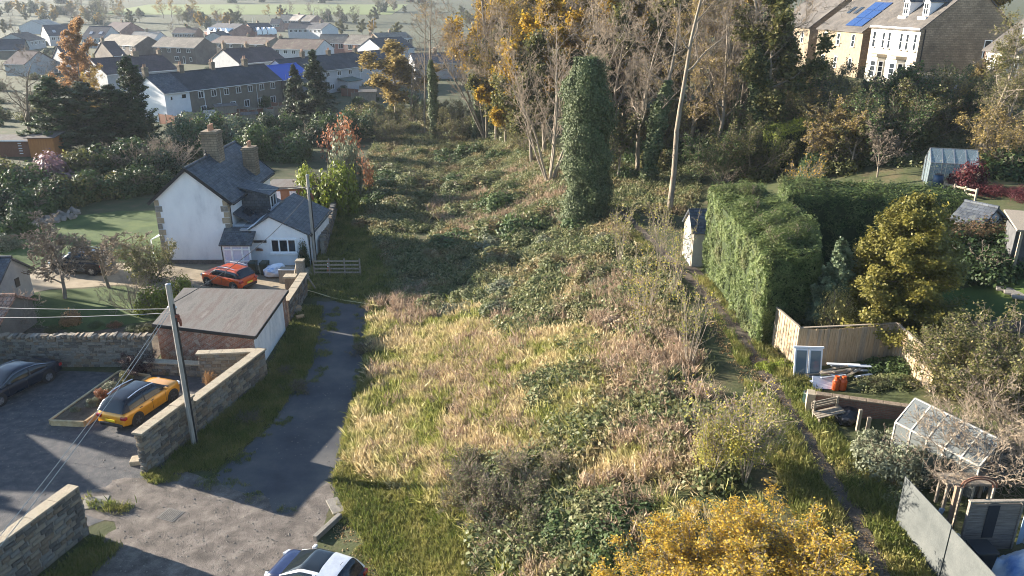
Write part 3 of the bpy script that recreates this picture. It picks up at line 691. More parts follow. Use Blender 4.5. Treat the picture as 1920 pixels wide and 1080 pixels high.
wall_thing('stone_wall', 'sandstone wall with pale flat coping and a step down, between the parked yellow car and the lane', (-16.35, 29.3, 0), (-13.8, 38.75, 0), [(0, .37, 2.03), (.37, 1, 1.66)], .34, ends=(0,), sw=.40, sh=.20)
wall_thing('return_wall', 'short low stone wall with mossy coping in front of the brick garage end', (-17.2, 38.3, 0), (-13.98, 38.62, 0), [(0, 1, 1.6)], .3, sw=.38, sh=.19, mats=m_stone[:3])
wall_thing('stone_wall', 'weathered stone wall with a worn slab coping beside the car park entrance', (-19.6, 16.2, 0), (-16.95, 25.25, 0), [(0, 1, 2.18)], .42, ends=(1,), sw=.42, sh=.2, clen=1.1, cw=.05, ch=.08)
wall_thing('rubble_wall', 'long grey rubble wall topped with upright rough stones at the back of the car park', (-29.6, 40.05, 0), (-20.6, 40.05, 0), [(0, 1, 1.75)], .42, cock=True, sw=.36, sh=.17, mats=[m_stone[1], m_stone[3], m_stone[1], m_stone[2]])
wall_thing('retaining_wall', 'low stone retaining wall along the shrub bed below the brick garage', (-20.5, 39.1, 0), (-17.3, 38.75, 0), [(0, 1, .75)], .3, sw=.34, sh=.18, ch=.07)

# brick garage with a flat felt roof
gq = [P(478, 630, 2.3), P(540, 545, 2.3), P(345, 541, 2.3), P(285, 607, 2.3)]; gq = [Vector((p.x, p.y)) for p in gq]
gc = sum(gq, Vector((0, 0)))/4; gi = [gc+(p-gc)*.955-gc for p in gq]; go_ = [p-gc for p in gq]
g = thing('garage', 'flat roofed brick garage with white rendered side and grey felt roof', 'garage', (gc.x, gc.y, 0))
zt = [2.16, 2.24, 2.24, 2.16]
MB().prism([tuple(p) for p in gi], -.1, zt).build('wall', m_brick, g)
e0, e1 = gi[0], gi[1]; ed = (e1-e0).normalized(); en = Vector((ed.y, -ed.x))
MB().hexa([(*(e0+en*.002), 0), (*(e0+en*.03), 0), (*(e1+en*.03-ed*.9), 0), (*(e1+en*.002-ed*.9), 0), (*(e0+en*.002), 2.12), (*(e0+en*.03), 2.12), (*(e1+en*.03-ed*.9), 2.18), (*(e1+en*.002-ed*.9), 2.18)]).build('render_coat', mat('whitewashed_render', [(.52, .54, .57), (.66, .67, .69), (.74, .74, .75)], 1.8, .9, .3, 20, stretch=(1, 1, .4), fine=.3), g)
MB().prism([tuple(p) for p in go_], [z+.01 for z in zt], [z+.12 for z in zt]).build('roof', m_felt, g)
f0, f1 = go_[3], go_[0]
MB().bar((*(f0+Vector((0, -.03))), 2.20), (*(f1+Vector((0, -.03))), 2.20), .04, .2).build('fascia', m_black, g)
MB().bar((*(go_[0]+en*.03), 2.20), (*(go_[1]+en*.03), 2.28), .04, .18).build('fascia', m_black, g)
# low brick pier behind the garage, gate post, bins and so on
gp = thing('gate_post', 'tall weathered stone gate post beside the garage', 'post', P(568, 543))
MB().box(-.26, -.26, 0, .26, .26, 2.15).build('shaft', m_stone[1], gp, bevel=.03); MB().box(-.31, -.31, 2.155, .31, .31, 2.28).build('cap', m_stone[0], gp, bevel=.03)
MB().bar((-.5, -.1, 1.0), (-.28, .1, 2.0), .1, .1).build('strut', m_timber, gp); MB().bar((.9, .1, 0.02), (.2, .1, 1.35), .09, .09).build('strut', m_timber, gp)
pp = thing('brick_pier', 'short squat stone pier with flat cap behind the garage roof', 'pier', P(548, 548)); MB().box(-.38, -.3, 0, .38, .3, 1.15).build('shaft', m_stone[2], pp, bevel=.03); MB().box(-.46, -.38, 1.154, .46, .38, 1.3).build('cap', m_coping, pp, bevel=.03)
jw = wall_thing('stone_wall', 'short mossy stone wall joining the garage to the gate post', (-14.6, 46.3, 0), (-14.75, 51.6, 0), [(0, 1, 1.5)], .35, sw=.4, sh=.2, mats=m_stone[1:], ch=.06)
fr_ = thing('timber_fence', 'low grey post and rail timber fence beside the gable end drive', 'fence', P(590, 516))
a0, a1 = P(588, 517), P(674, 517); dl = (a1-a0)
for k in range(4): MB().bar((.0, -.06, .25+k*.3), (dl.x, dl.y-.06, .25+k*.3), .035, .12).build('rail', m_timber, fr_)
for k in range(4): MB().box(-.05+dl.x*k/3, -.035, 0, .05+dl.x*k/3, .06, 1.32).build('post', m_timber, fr_)
cn = thing('traffic_cone', 'faded orange and white traffic cone behind the timber rails', 'cone', P(615, 512)+Vector((0, .35, 0)))
MB().box(-.19, -.19, 0, .19, .19, .04).build('base', plain('cone_orange', (.6, .1, .04), .5), cn); MB().lathe([(.15, .04), (.10, .4)], 12).build('cone_body', MATS['cone_orange'], cn); MB().lathe([(.10, .4), (.06, .72)], 12).build('white_sleeve', m_pvc, cn); MB().lathe([(.06, .72), (.03, .95)], 12).build('tip', MATS['cone_orange'], cn)
tp = []
r0, r1 = P(577, 551), P(716, 580)
for k in range(13):
    q = r0.lerp(r1, k/12); tp.append((q.x-r0.x, q.y-r0.y, .28-.18*math.sin(math.pi*k/12)+.02*math.sin(k)))
props(MB().tube(tp, .028, 6).build('barrier_rope', plain('pale_yellow_rope', (.62, .53, .28), .8), loc=r0), 'slack pale yellow rope strung across the end of the lane', 'rope')
st = thing('tree_stump', 'sawn tree stump with pale cut top beside the garage verge', 'stump', P(558, 586)); MB().lathe([(.42, -.05), (.34, .12), (.30, .42)], 12).build('trunk', M_BARK, st); MB().lathe([(.295, .42), (.29, .43)], 12).build('cut_face', mat('sawn_wood', [(.42, .25, .12), (.55, .36, .2)], 6), st)
lg = props(MB().tube([(0, 0, .16), (.45, .25, .17)], .16, 10).build('sawn_log', MATS['sawn_wood'], loc=P(556, 600)), 'short sawn log lying in grass near the stump', 'log')

def wheelie_bin(loc, rz, label):
    t = thing('wheelie_bin', label, 'bin', loc, rz, 'wheelie bins by the white house')
    MB().hexa([(-.23, -.27, .06), (.23, -.27, .06), (.23, .27, .06), (-.23, .27, .06), (-.29, -.34, .98), (.29, -.34, .98), (.29, .36, .98), (-.29, .36, .98)]).build('body', m_binc, t, bevel=.02)
    MB().hexa([(-.31, -.38, .985), (.31, -.38, .985), (.31, .40, .985), (-.31, .40, .985), (-.27, -.3, 1.07), (.27, -.3, 1.07), (.27, .36, 1.07), (-.27, .36, 1.07)]).build('lid', m_binc, t, bevel=.02)
    MB().bar((-.25, .44, .97), (.25, .44, .97), .04, .04).build('handle', m_binc, t)
    for s in (-1, 1):
        wv = MB(); wv.tube([(s*.24, .33, .12), (s*.30, .33, .12)], .12, 14); wv.build('wheel', m_black, t)
m_binc = plain('dark_green_plastic', (.012, .03, .024), .45)
wheelie_bin(P(470, 522)+Vector((0, .8, 0)), .05, 'dark green wheelie bin next to the porch, left of its twin')
wheelie_bin(P(492, 522)+Vector((0, .8, 0)), -.05, 'dark green wheelie bin between its twin and the white sack')
bm_ = bmesh.new(); bmesh.ops.create_icosphere(bm_, subdivisions=3, radius=1)
for v_ in bm_.verts:
    n_ = noise.noise(v_.co*1.7)*.28+noise.noise(v_.co*4)*.1; v_.co = v_.co*(1+n_); v_.co.z = max(v_.co.z*.75, -.45)
sme = bpy.data.meshes.new('sack'); bm_.to_mesh(sme); bm_.free()
m_sack = mat('white_blue_printed_sack', [(.72, .74, .78), (.75, .76, .8), (.62, .66, .74), (.10, .24, .5)], 1.3, .6, .6, 8, coord='Generated', lo=.3, hi=.62)
sme.materials.append(m_sack)
props(obj('rubble_sack', sme, None, P(514, 523)+Vector((0, .6, .45)), (0, 0, .5), (.85, .7, .75)), 'crumpled white and blue sack on the drive below the triple window', 'sack')
ck = thing('timber_crate', 'small dark timber store with white top rail beside the gate post', 'crate', P(546, 528)); MB().box(-.75, -.4, 0, .5, .4, 1.05).build('box', m_timber, ck); MB().bar((-.75, -.42, 1.08), (.5, -.42, 1.08), .06, .06).build('rail', m_pvc, ck)

# raised planter beside the yellow car
ptl = P(95, 797); pA, pB, pC, pD = P(95, 797), P(160, 800), P(283, 712), P(226, 703)
pl = thing('raised_planter', 'long raised bed edged with timber sleepers beside the parked yellow car', 'planter', ptl)
loc_ = lambda p: Vector((p.x-ptl.x, p.y-ptl.y, 0))
ring = [loc_(p) for p in (pA, pB, pC, pD)]
for i in range(4):
    a, b = ring[i], ring[(i+1) % 4]; d_ = (b-a).normalized()*.06; n_ = 3 if (b-a).length > 2.5 else 1
    for k in range(n_):
        p, q = a.lerp(b, k/n_)+(d_ if k == 0 else d_*0), a.lerp(b, (k+1)/n_)-d_*.1
        MB().bar((p.x, p.y, .15), (q.x, q.y, .15), .13, .30).build('sleeper', m_newwood, pl, bevel=.012)
MB().prism([tuple(p.to_2d()*.97) for p in ring], .02, .24).build('soil', MATS['dug_soil'], pl)
for i, (t_, o_, ky, sc_, mm, lb) in enumerate([(.2, .3, 'fine', .32, L_GREY, 'small pale flowering shrub at the open end of the raised planter'), (.33, .55, 'fine', .4, L_GREY, 'pale green clipped shrub in the raised planter'), (.47, .5, 'fine', .5, L_RUST, 'rusty brown low shrub halfway along the raised planter'), (.62, .5, 'fine', .62, L_GREY, 'big rounded grey green shrub in the raised planter'), (.58, .8, 'fine', .4, L_HEATH, 'mauve heather tuft by the rounded shrub in the planter'), (.85, .5, 'fine', .5, L_OLIVE, 'olive green shrub near the wall end of the planter')]):
    q = pA.lerp(pD, t_).lerp(pB.lerp(pC, t_), o_); bush('leafy%d' % (i % 3), (q.x, q.y, .2), (sc_*1.05, sc_*1.05, sc_*1.2), mm, lb, 'shrub', 'shrub')
# telegraph poles and wires
m_pole = mat('grey_weathered_pole', [(.24, .215, .19), (.33, .30, .265), (.40, .37, .33)], 3, .9, .4, 18, stretch=(4, 4, .3))
def pole(base, h, r, label, gear=True):
    t = thing('telegraph_pole', label, 'pole', base)
    MB().tube([(0, 0, -.3), (0, 0, h*.5), (0, 0, h)], [r, r*.9, r*.78], 14).build('shaft', m_pole, t, smooth=False)
    MB().tube([(r*.9, -.07, .1), (r*.88, -.07, h*.5), (r*.8, -.05, h-.9)], .045, 8).build('cable_duct', m_black, t)
    if gear:
        mb = MB()
        for k in range(5): mb.box(.12+k*.035, -.1+.05*(k % 2), h-1.55-k*.1, .24+k*.02, .02+.05*(k % 2), h-1.4-k*.08)
        mb.build('cable_bracket', plain('rusty_bracket', (.2, .06, .035), .7), t)
        MB().bar((-.2, 0, h-1.15), (.2, 0, h-1.15), .05, .05).build('step_bar', plain('galvanised_steel', (.4, .4, .41), .4, .8), t)
        for s in (-1, 1): MB().lathe([(.03, 0), (.05, .04), (.03, .09)], 8, (s*.17, 0, h-1.12)).build('insulator', m_pvc, t)
    MB().lathe([(r*.80, h), (r*.82, h+.02), (.02, h+.06)], 12).build('cap', m_lead, t)
    return t
PB1 = Vector((-15.08, 31.75, 0)); PB2 = Vector((-15.62, 58.2, 0))
pole(PB1, 8.1, .16, 'tall grey telegraph pole standing against the stone wall by the yellow car')
pole(PB2, 7.1, .15, 'grey telegraph pole standing at the corner of the white house extension')
def wire(a, b, sag, r, label, m=None):
    a, b = Vector(a), Vector(b); n = 24; pts = []
    for k in range(n+1):
        t = k/n; q = (b-a)*t; pts.append((q.x, q.y, q.z-sag*4*t*(1-t)))
    props(MB().tube(pts, r, 5).build('overhead_wire', m or m_black, loc=a), label, 'wire')
m_wire = plain('pale_cable', (.42, .40, .36), .6)
wire(PB1+Vector((0, 0, 7.2)), PB2+Vector((0, 0, 5.7)), .7, .02, 'black cable slung between the two telegraph poles')
wire(PB1+Vector((-.17, 0, 6.95)), (-44, 39.2, 5.4), .5, .013, 'pale wire running from the pole out over the flower bed, upper of two', m_wire)
wire(PB1+Vector((-.17, 0, 6.75)), (-44, 37.6, 5.2), .6, .013, 'pale wire running from the pole out over the flower bed, lower of two', m_wire)
wire(PB1+Vector((-.1, -.1, 7.0)), (-15.6, 15.5, 4.3), .35, .013, 'pale wire dropping past the yellow car bonnet, left of a pair', m_wire)
wire(PB1+Vector((.02, -.1, 7.0)), (-15.3, 15.5, 4.3), .35, .013, 'pale wire dropping past the yellow car bonnet, right of a pair', m_wire)
wire(PB2+Vector((0, 0, 6.2)), (-21.85, 62.5, 5.0), .12, .014, 'thin wire from the far pole to the slate house wall', m_wire)
# ironwork and slabs in the junction
def on_ground(px, py): return P(px, py)
dg = thing('drain_grate', 'square pale drain grating set in the stony junction', 'drain', P(320, 966)+Vector((0, 0, .016)), -.35)
m_conc = mat('pale_concrete', [(.17, .155, .13), (.25, .225, .19)], 5, .95, .4, 25, fine=.3)
MB().box(-.42, -.36, -.02, .42, .36, .012).build('frame', mat('worn_iron', [(.09, .085, .08), (.15, .14, .125)], 6), dg)
for k in range(9): MB().box(-.36+k*.08, -.30, .013, -.32+k*.08, .30, .024).build('bar', m_conc, dg)
for px, py, rz, sx, sy, lb in ((178, 943, .2, .5, .42, 'flat square concrete slab beside the near wall end'), (629, 949, .5, .26, .55, 'narrow pale stone slab at the edge of the grass'), (615, 992, -.45, .1, .8, 'long narrow stone kerb set askew beside the blue and white car')):
    props(MB().box(-sx, -sy, -.02, sx, sy, .035 if sx > .15 else .22).build('stone_slab', m_conc, loc=P(px, py)+Vector((0, 0, .012)), rot=(0, 0, rz), bevel=.02), lb, 'slab')
stp = props(MB().box(-.5, -.28, 0, .5, .28, .22).build('stone_step', m_coping, loc=P(268, 866), rot=(0, 0, .2), bevel=.03), 'single sandstone step at the foot of the stepped wall', 'step')
# brown fence, sheds and bits on the car park side
bf = thing('board_fence', 'tall brown close board fence panel behind the dark blue saloon', 'fence', (-29.55, 39.7, 0), math.atan2(-3.6, -.55))
m_brown = mat('brown_stained_boards', [(.15, .065, .04), (.20, .09, .055), (.24, .115, .07)], 4, .85, .3, 20, stretch=(8, 8, .5))
for k in range(36): MB().box(.15*k, -.012+.008*(k % 2), .05, .15*k+.147, .012+.008*(k % 2), 1.85).build('board', m_brown, bf)
for k in range(4): MB().box(1.75*k-.04, .02, 0, 1.75*k+.06, .12, 1.95).build('post', m_timber, bf)

# ================================================================== CARS
def interp(tab, x): return float(np.interp(x, [t[0] for t in tab], [t[1] for t in tab]))
def smoothtab(tab, n=60):
    xs = np.linspace(tab[0][0], tab[-1][0], n); ys = np.interp(xs, [t[0] for t in tab], [t[1] for t in tab])
    for _ in range(3): ys[1:-1] = (ys[:-2]+2*ys[1:-1]+ys[2:])/4
    return list(zip(xs, ys))
m_tyre = plain('tyre_rubber', (.02, .02, .021), .8); m_rim = plain('alloy_rim', (.45, .46, .48), .3, .8); m_rimd = plain('dark_alloy_rim', (.10, .10, .11), .35, .7)
m_cglass = glassmat('tinted_car_glass', (.012, .016, .02), .04); m_tail = plain('red_tail_lamp', (.30, .008, .012), .2, coat=1); m_lamp = plain('clear_lamp', (.62, .64, .66), .12, .2, coat=1); m_plate = plain('yellow_number_plate', (.78, .58, .03), .4); m_platew = plain('white_number_plate', (.75, .75, .72), .4); m_chrome = plain('bright_trim', (.6, .61, .63), .18, .9)
def carpaint(n, c, metal=.25, rough=.32): return plain(n, c, rough, metal, .5, 1)
def wheel(parent, x, y, r, s, rim):
    w_ = .20; mb = MB(); prof = [(r*.62, -w_/2), (r*.93, -w_/2), (r, -w_*.3), (r, w_*.3), (r*.93, w_/2), (r*.62, w_/2)]
    mb.lathe(prof, 22); o = mb.build('wheel', m_tyre, parent, (x, y, r), (math.pi/2, 0, 0))
    rm = MB(); f = 1 if s < 0 else -1; z = f*w_*.5
    rm.lathe([(r*.64, min(0, z)), (r*.64, max(0, z)*.55 if z > 0 else z*.0)], 20)
    rm.lathe([(r*.66, z*.62), (r*.60, z*.95)] if f > 0 else [(r*.60, z*.95), (r*.66, z*.62)], 20) if False else None
    for k in range(5):
        a = k*2*math.pi/5
        for e in (-.13, .13):
            rm.bar((0, 0, z*.98), (math.cos(a+e)*r*.62, math.sin(a+e)*r*.62, z*.98), .045, .03)
    rm.lathe([(.07, z-.015), (.06, z+.015)], 10)
    rm.build('rim', rim, o)
def car(name, label, loc, head, L, W, H, paint, roofm, top, cab, wb, r, belt, rails=None, rim=None, plate=True, glassroof=None, hatch=True, lowm=None, dark_arch=True, chrome=False, whitepillar=None):
    """top: (x, z) outline of bonnet/belt/boot; cab: (x, z) outline of windscreen, roof and rear glass; x forward, metres"""
    h = Vector(head).normalized(); t = thing(name, label, 'car', (loc[0], loc[1], loc[2] if len(loc) > 2 else 0), math.atan2(h.y, h.x))
    top = smoothtab(top); hw = W/2; n = 44
    xs = np.linspace(-L/2, L/2, n)
    prof = [(0, 0), (.86, 0), (.955, .10), (.985, .28), (1.0, .5), (.995, .7), (.965, .86), (.91, .955), (.78, 1.0), (.45, 1.02), (0, 1.03)]
    V = []; zb = .22
    def halfw(x):
        u = abs(x)/(L/2); k = max(0, (u-.72)/.28); return hw*(1-.24*k**2.2) if x > 0 else hw*(1-.17*k**2.4)
    for i, x in enumerate(xs):
        w_ = halfw(x); z1 = interp(top, x); u = abs(x)/(L/2); zz = zb+.10*max(0, (u-.8)/.2)**2
        tuck = max(0, (u-.93)/.07)
        for fy, fz in prof+[(-a, b) for a, b in prof[-2:0:-1]]:
            V.append((x-math.copysign(1, x)*.05*tuck*abs(fz-.5)*2, fy*w_, zz+(z1-zz)*fz))
    k = len(prof)*2-2; main = MB(); low = MB(); main.v = V; low.v = V
    for i in range(n-1):
        for j in range(k):
            f = [i*k+j, i*k+(j+1) % k, (i+1)*k+(j+1) % k, (i+1)*k+j][::-1]
            lowr = j in (0, 1, k-1, k-2)
            (low if lowr else main).f.append(f); (low if lowr else main).mi.append(0)
    main.f.append(list(range(k))); main.mi.append(0); main.f.append(list(range((n-1)*k, n*k))[::-1]); main.mi.append(0)
    def clean(mb, nm, mt, sm_=True, par=t):
        used = sorted({q for f in mb.f for q in f}); mp = {q: i for i, q in enumerate(used)}
        m2 = MB(); m2.v = [mb.v[q] for q in used]; m2.f = [[mp[q] for q in f] for f in mb.f]; m2.mi = [0]*len(m2.f)
        if m2.f: return m2.build(nm, mt, par, smooth=sm_)
    clean(main, 'body', paint); clean(low, 'sill', lowm or m_black)
    # cabin surface
    cs = smoothtab(cab, 50); x0, x1 = cab[0][0], cab[-1][0]; N_, M_ = 46, 12
    rx0, rx1 = cab[1][0], cab[-2][0]; zmax = max(z for _, z in cab)
    V = []; cls = {}
    for i in range(N_):
        x = x0+(x1-x0)*i/(N_-1); zr = interp(cs, x); zbt = belt-.02; wb_ = halfw(x)*.955
        for j in range(M_*2+1):
            ph = math.pi*j/(M_*2); c_, s_ = math.cos(ph), math.sin(ph)
            rise = max(.0, zr-zbt); tw = .80 if rise > .1 else .9
            y = math.copysign(abs(c_)**.42, c_)*wb_*(1-(1-tw)*min(1, abs(s_)**.8*min(1, rise/(zmax-zbt)))) if abs(c_) > 1e-6 else 0
            V.append((x, y, zbt+rise*abs(s_)**.55))
    groups = {q: MB() for q in ('roof', 'windscreen', 'rear_window', 'side_window', 'pillar', 'sunroof')}
    for q in groups.values(): q.v = V
    span = x1-x0; bp = [x0+span*.46]
    for i in range(N_-1):
        xm = x0+span*(i+.5)/(N_-1)
        for j in range(M_*2):
            a = (j+.5)/(M_*2); side = min(a, 1-a)
            if side > .205:
                g_ = 'rear_window' if xm < rx0+.06 else ('windscreen' if xm > rx1-.06 else ('sunroof' if glassroof and glassroof[0] < xm < glassroof[1] and side > .25 else 'roof'))
                if g_ in ('windscreen', 'rear_window') and side < .235: g_ = 'pillar'
            elif side > .155: g_ = 'pillar' if (xm < rx0-.12 or xm > rx1+.05) else 'roof'
            else:
                g_ = 'side_window'
                if any(abs(xm-b) < .05 for b in bp) or xm < x0+span*.13: g_ = 'pillar'
            b = M_*2+1; groups[g_].f.append([i*b+j, i*b+j+1, (i+1)*b+j+1, (i+1)*b+j][::-1]); groups[g_].mi.append(0)
    rf = clean(groups['roof'], 'roof', roofm); clean(groups['sunroof'], 'sunroof', m_cglass, par=rf) if groups['sunroof'].f else None
    def pieces(mb):
        par = {}
        def fd(a):
            while par.setdefault(a, a) != a: a = par[a]
            return a
        for f in mb.f:
            for q in f[1:]: par[fd(q)] = fd(f[0])
        gr = {}
        for f in mb.f: gr.setdefault(fd(f[0]), []).append(f)
        for fs in gr.values():
            m2 = MB(); m2.v = mb.v; m2.f = fs; m2.mi = [0]*len(fs); yield m2
    for q in ('windscreen', 'rear_window', 'side_window'):
        for pc in pieces(groups[q]): clean(pc, q, m_cglass)
    for pc in pieces(groups['pillar']): clean(pc, 'pillar', whitepillar or m_black)
    for sx in (-1, 1):
        for sy in (-1, 1):
            if dark_arch:
                ar = MB(); ar.tube([(sx*wb/2, sy*(hw*.80), r+.02), (sx*wb/2, sy*(hw*1.006), r+.02)], r*1.17, 22); ar.build('wheel_arch', m_black, t)
            wheel(t, sx*wb/2, sy*(hw-.085), r, sy, rim or m_rim)
    zc = interp(top, -L/2+.12)
    for s in (-1, 1):
        tl = MB().obox((-L/2+.14, s*(halfw(-L/2+.1)-.09), zc*.82), (.10, 0, 0), (0, .15, 0), (0, 0, .085)); tl.build('tail_light', m_tail, t, bevel=.03)
        zf = interp(top, L/2-.18); MB().obox((L/2-.17, s*(halfw(L/2-.17)-.10), zf*.86), (.13, 0, 0), (-.05, s*.13, 0), (0, 0, .07)).build('headlight', m_lamp, t, bevel=.03)
        xm = rx1+.42*(x1-rx1)+.06
        MB().obox((xm, s*(hw+.10), belt+.07), (.07, 0, 0), (0, .10, 0), (0, 0, .065)).build('mirror', whitepillar or paint, t, bevel=.03)
        for xd in (-.15, -.95): MB().obox((xd*L/4.2, s*(hw+.006), belt-.14), (.09, 0, 0), (0, .012, 0), (0, 0, .014)).build('door_handle', m_black if not chrome else m_chrome, t)
        for xd in (wb*.30, -wb*.07): MB().obox((xd, s*(hw*.998), belt*.62), (.006, 0, 0), (0, .006, 0), (0, 0, belt*.26)).build('door_seam', m_black, t)
        if rails:
            pts = [(rx0+.25+(rx1-rx0-.3)*q/6, s*hw*.69, interp(cs, rx0+.25+(rx1-rx0-.3)*q/6)+.045*math.sin(math.pi*min(1, .12+q/6*.76))+.0) for q in range(7)]
            MB().tube(pts, .026, 6).build('roof_rail', rails, t)
        if chrome:
            pts = [(x0+span*(.08+.86*q/12), s*hw*(.93-.14*math.sin(math.pi*q/12)), belt+(interp(cs, x0+span*(.08+.86*q/12))-belt)*.78) for q in range(13)]
            MB().tube(pts, .016, 5).build('window_trim', m_chrome, t)
    MB().obox((-L/2+.0, 0, zc*.66), (.02, 0, 0), (0, .26, 0), (0, 0, .058)).build('number_plate', m_plate, t)
    MB().obox((L/2+.005, 0, .42), (.015, 0, 0), (0, .26, 0), (0, 0, .055)).build('number_plate', m_platew, t)
    MB().obox((-L/2+.04, 0, .36), (.06, 0, 0), (0, hw*.78, 0), (0, 0, .1)).build('rear_bumper', lowm or m_black, t, bevel=.04)
    MB().obox((L/2-.07, 0, .38), (.07, 0, 0), (0, hw*.62, 0), (0, 0, .1)).build('grille', m_black, t, bevel=.03)
    MB().tube([(rx0+.25, 0, interp(cs, rx0+.25)-.01), (rx0+.1, 0, interp(cs, rx0+.25)+.17)], .008, 5).build('aerial', m_black, t)
    return t
def suv_top(L, belt, hood): return [(-L/2, belt*.60), (-L/2+.06, belt*.93), (-L/2+.3, belt*1.0), (L*.12, belt), (L*.22, belt*.985), (L/2-.35, hood), (L/2-.08, hood*.90), (L/2, hood*.6)]
m_yel = carpaint('golden_yellow_paint', (.62, .27, .008)); m_orange = carpaint('copper_orange_paint', (.60, .085, .012)); m_navy = plain('navy_paint', (.012, .02, .06), .22, 0, .4); m_dkblue = plain('blue_black_paint', (.008, .014, .026), .2, 0, .4); m_blackp = plain('black_paint', (.012, .013, .017), .2, 0, .4); m_whitep = carpaint('white_paint', (.72, .72, .72), 0); m_rail = plain('silver_rail', (.55, .56, .6), .3, .7)
car('parked_car', 'golden yellow compact off-roader with black roof parked behind the stone wall', (-18.95, 34.9), (.30, .95), 4.15, 1.8, 1.6, m_yel, m_blackp, suv_top(4.15, 1.02, .98), [(-2.0, 1.0), (-1.62, 1.52), (-.7, 1.59), (.35, 1.55), (1.12, 1.02)], 2.5, .34, 1.02, m_rail, m_rimd)
car('parked_car', 'copper orange off-roader with roof rails parked in front of the white house', (-20.75, 53.25), (-.90, .43), 4.05, 1.78, 1.62, m_orange, m_orange, suv_top(4.05, 1.03, 1.0), [(-1.9, 1.02), (-1.55, 1.52), (-.6, 1.6), (.35, 1.56), (1.1, 1.04)], 2.5, .34, 1.03, m_rail, m_rim)
car('parked_car', 'blue-black executive saloon with chrome window line beside the rubble wall', (-26.85, 37.0), (-.35, -.94), 4.9, 1.88, 1.45, m_dkblue, m_dkblue, [(-2.45, .6), (-2.4, .92), (-2.1, 1.0), (-1.6, 1.0), (.6, .95), (1.0, .93), (2.05, .80), (2.35, .68), (2.45, .5)], [(-1.95, .98), (-.95, 1.38), (-.3, 1.45), (.35, 1.42), (1.28, .92)], 2.9, .34, .94, None, m_rim, chrome=True)
car('parked_car', 'small navy hatchback with white roof and dark glass sunroof on the stony junction', (-7.0, 22.15), (-.945, .33), 3.45, 1.62, 1.46, m_navy, m_whitep, suv_top(3.45, .94, .86), [(-1.62, .93), (-1.3, 1.34), (-.5, 1.46), (.15, 1.43), (1.0, .93)], 2.3, .29, .94, None, m_rim, glassroof=(-.55, .22), whitepillar=m_whitep)
car('parked_car', 'black tall estate car half hidden behind bare branches on the drive', (-33.1, 56.3), (-1, .12), 4.5, 1.85, 1.75, m_blackp, m_blackp, suv_top(4.5, 1.08, 1.05), [(-2.15, 1.06), (-1.9, 1.66), (-.8, 1.75), (.5, 1.70), (1.25, 1.08)], 2.7, .36, 1.08, m_rail, m_rim)

# ================================================================== BUILDINGS
m_tileB = brickmat('brown_roof_tiles', (.115, .085, .07), (.145, .105, .085), (.06, .05, .045), .33, .3, .02, .9, .5, blotch=(.16, .14, .105), bs=.25)
m_tileD = brickmat('dark_roof_tiles', (.05, .052, .06), (.065, .066, .074), (.03, .03, .035), .33, .3, .02, .85, .5, blotch=(.075, .075, .075), bs=.25)
m_tileP = brickmat('plum_roof_tiles', (.075, .055, .055), (.095, .068, .066), (.04, .035, .035), .33, .3, .02, .9, .5, bs=.25)
m_tileG = brickmat('grey_brown_roof_tiles', (.17, .15, .125), (.21, .185, .15), (.09, .08, .07), .33, .3, .02, .9, .5, blotch=(.23, .21, .165), bs=.25)
m_tilePale = brickmat('pale_sunny_tiles', (.36, .31, .26), (.42, .36, .30), (.22, .2, .17), .33, .3, .02, .9, .4, bs=.25)  # palest of the roof tile colours
m_rough = mat('brown_grey_render', [(.15, .13, .105), (.20, .175, .14)], 1.2, .95, .5, 25, fine=.3)
m_dkbrick = brickmat('dark_brown_brick', (.085, .07, .06), (.11, .085, .07), (.14, .13, .12), .225, .075, .012, .9, .4, bs=.4)
m_redbrick = brickmat('red_brick', (.24, .10, .075), (.29, .125, .09), (.28, .24, .21), .225, .075, .012, .9, .4, bs=.4)
m_pebble = mat('pale_pebbledash', [(.42, .42, .43), (.50, .50, .51)], 1.5, .95, .5, 30, fine=.25)
m_wash = mat('white_painted_wall', [(.70, .70, .71), (.78, .78, .78)], 1.3, .9, .2, 25, fine=.12)
m_grey = mat('grey_render', [(.30, .305, .31), (.38, .385, .39)], 1.1, .95, .3, 25, fine=.25)
m_sand = brickmat('coursed_sandstone', (.21, .165, .115), (.28, .22, .155), (.13, .11, .085), .5, .2, .025, .95, .7, blotch=(.16, .125, .09), bs=.5)
m_cream = mat('cream_stone', [(.36, .33, .275), (.46, .43, .365), (.39, .355, .29)], 1.2, .9, .3, 18, fine=.3)  # front colour, paler than the sandstone of the gable
m_stonetrim = mat('sandstone_trim', [(.30, .245, .17), (.38, .315, .225)], 3, .95, .4, 18, fine=.3)
m_pot = plain('terracotta_pot', (.42, .24, .15), .8)
m_roofgrey = brickmat('warm_grey_slate', (.075, .068, .062), (.10, .09, .08), (.045, .04, .036), .35, .25, .012, .85, .4, blotch=(.115, .10, .083), bs=.4)  # warmer slate colour for the hill houses

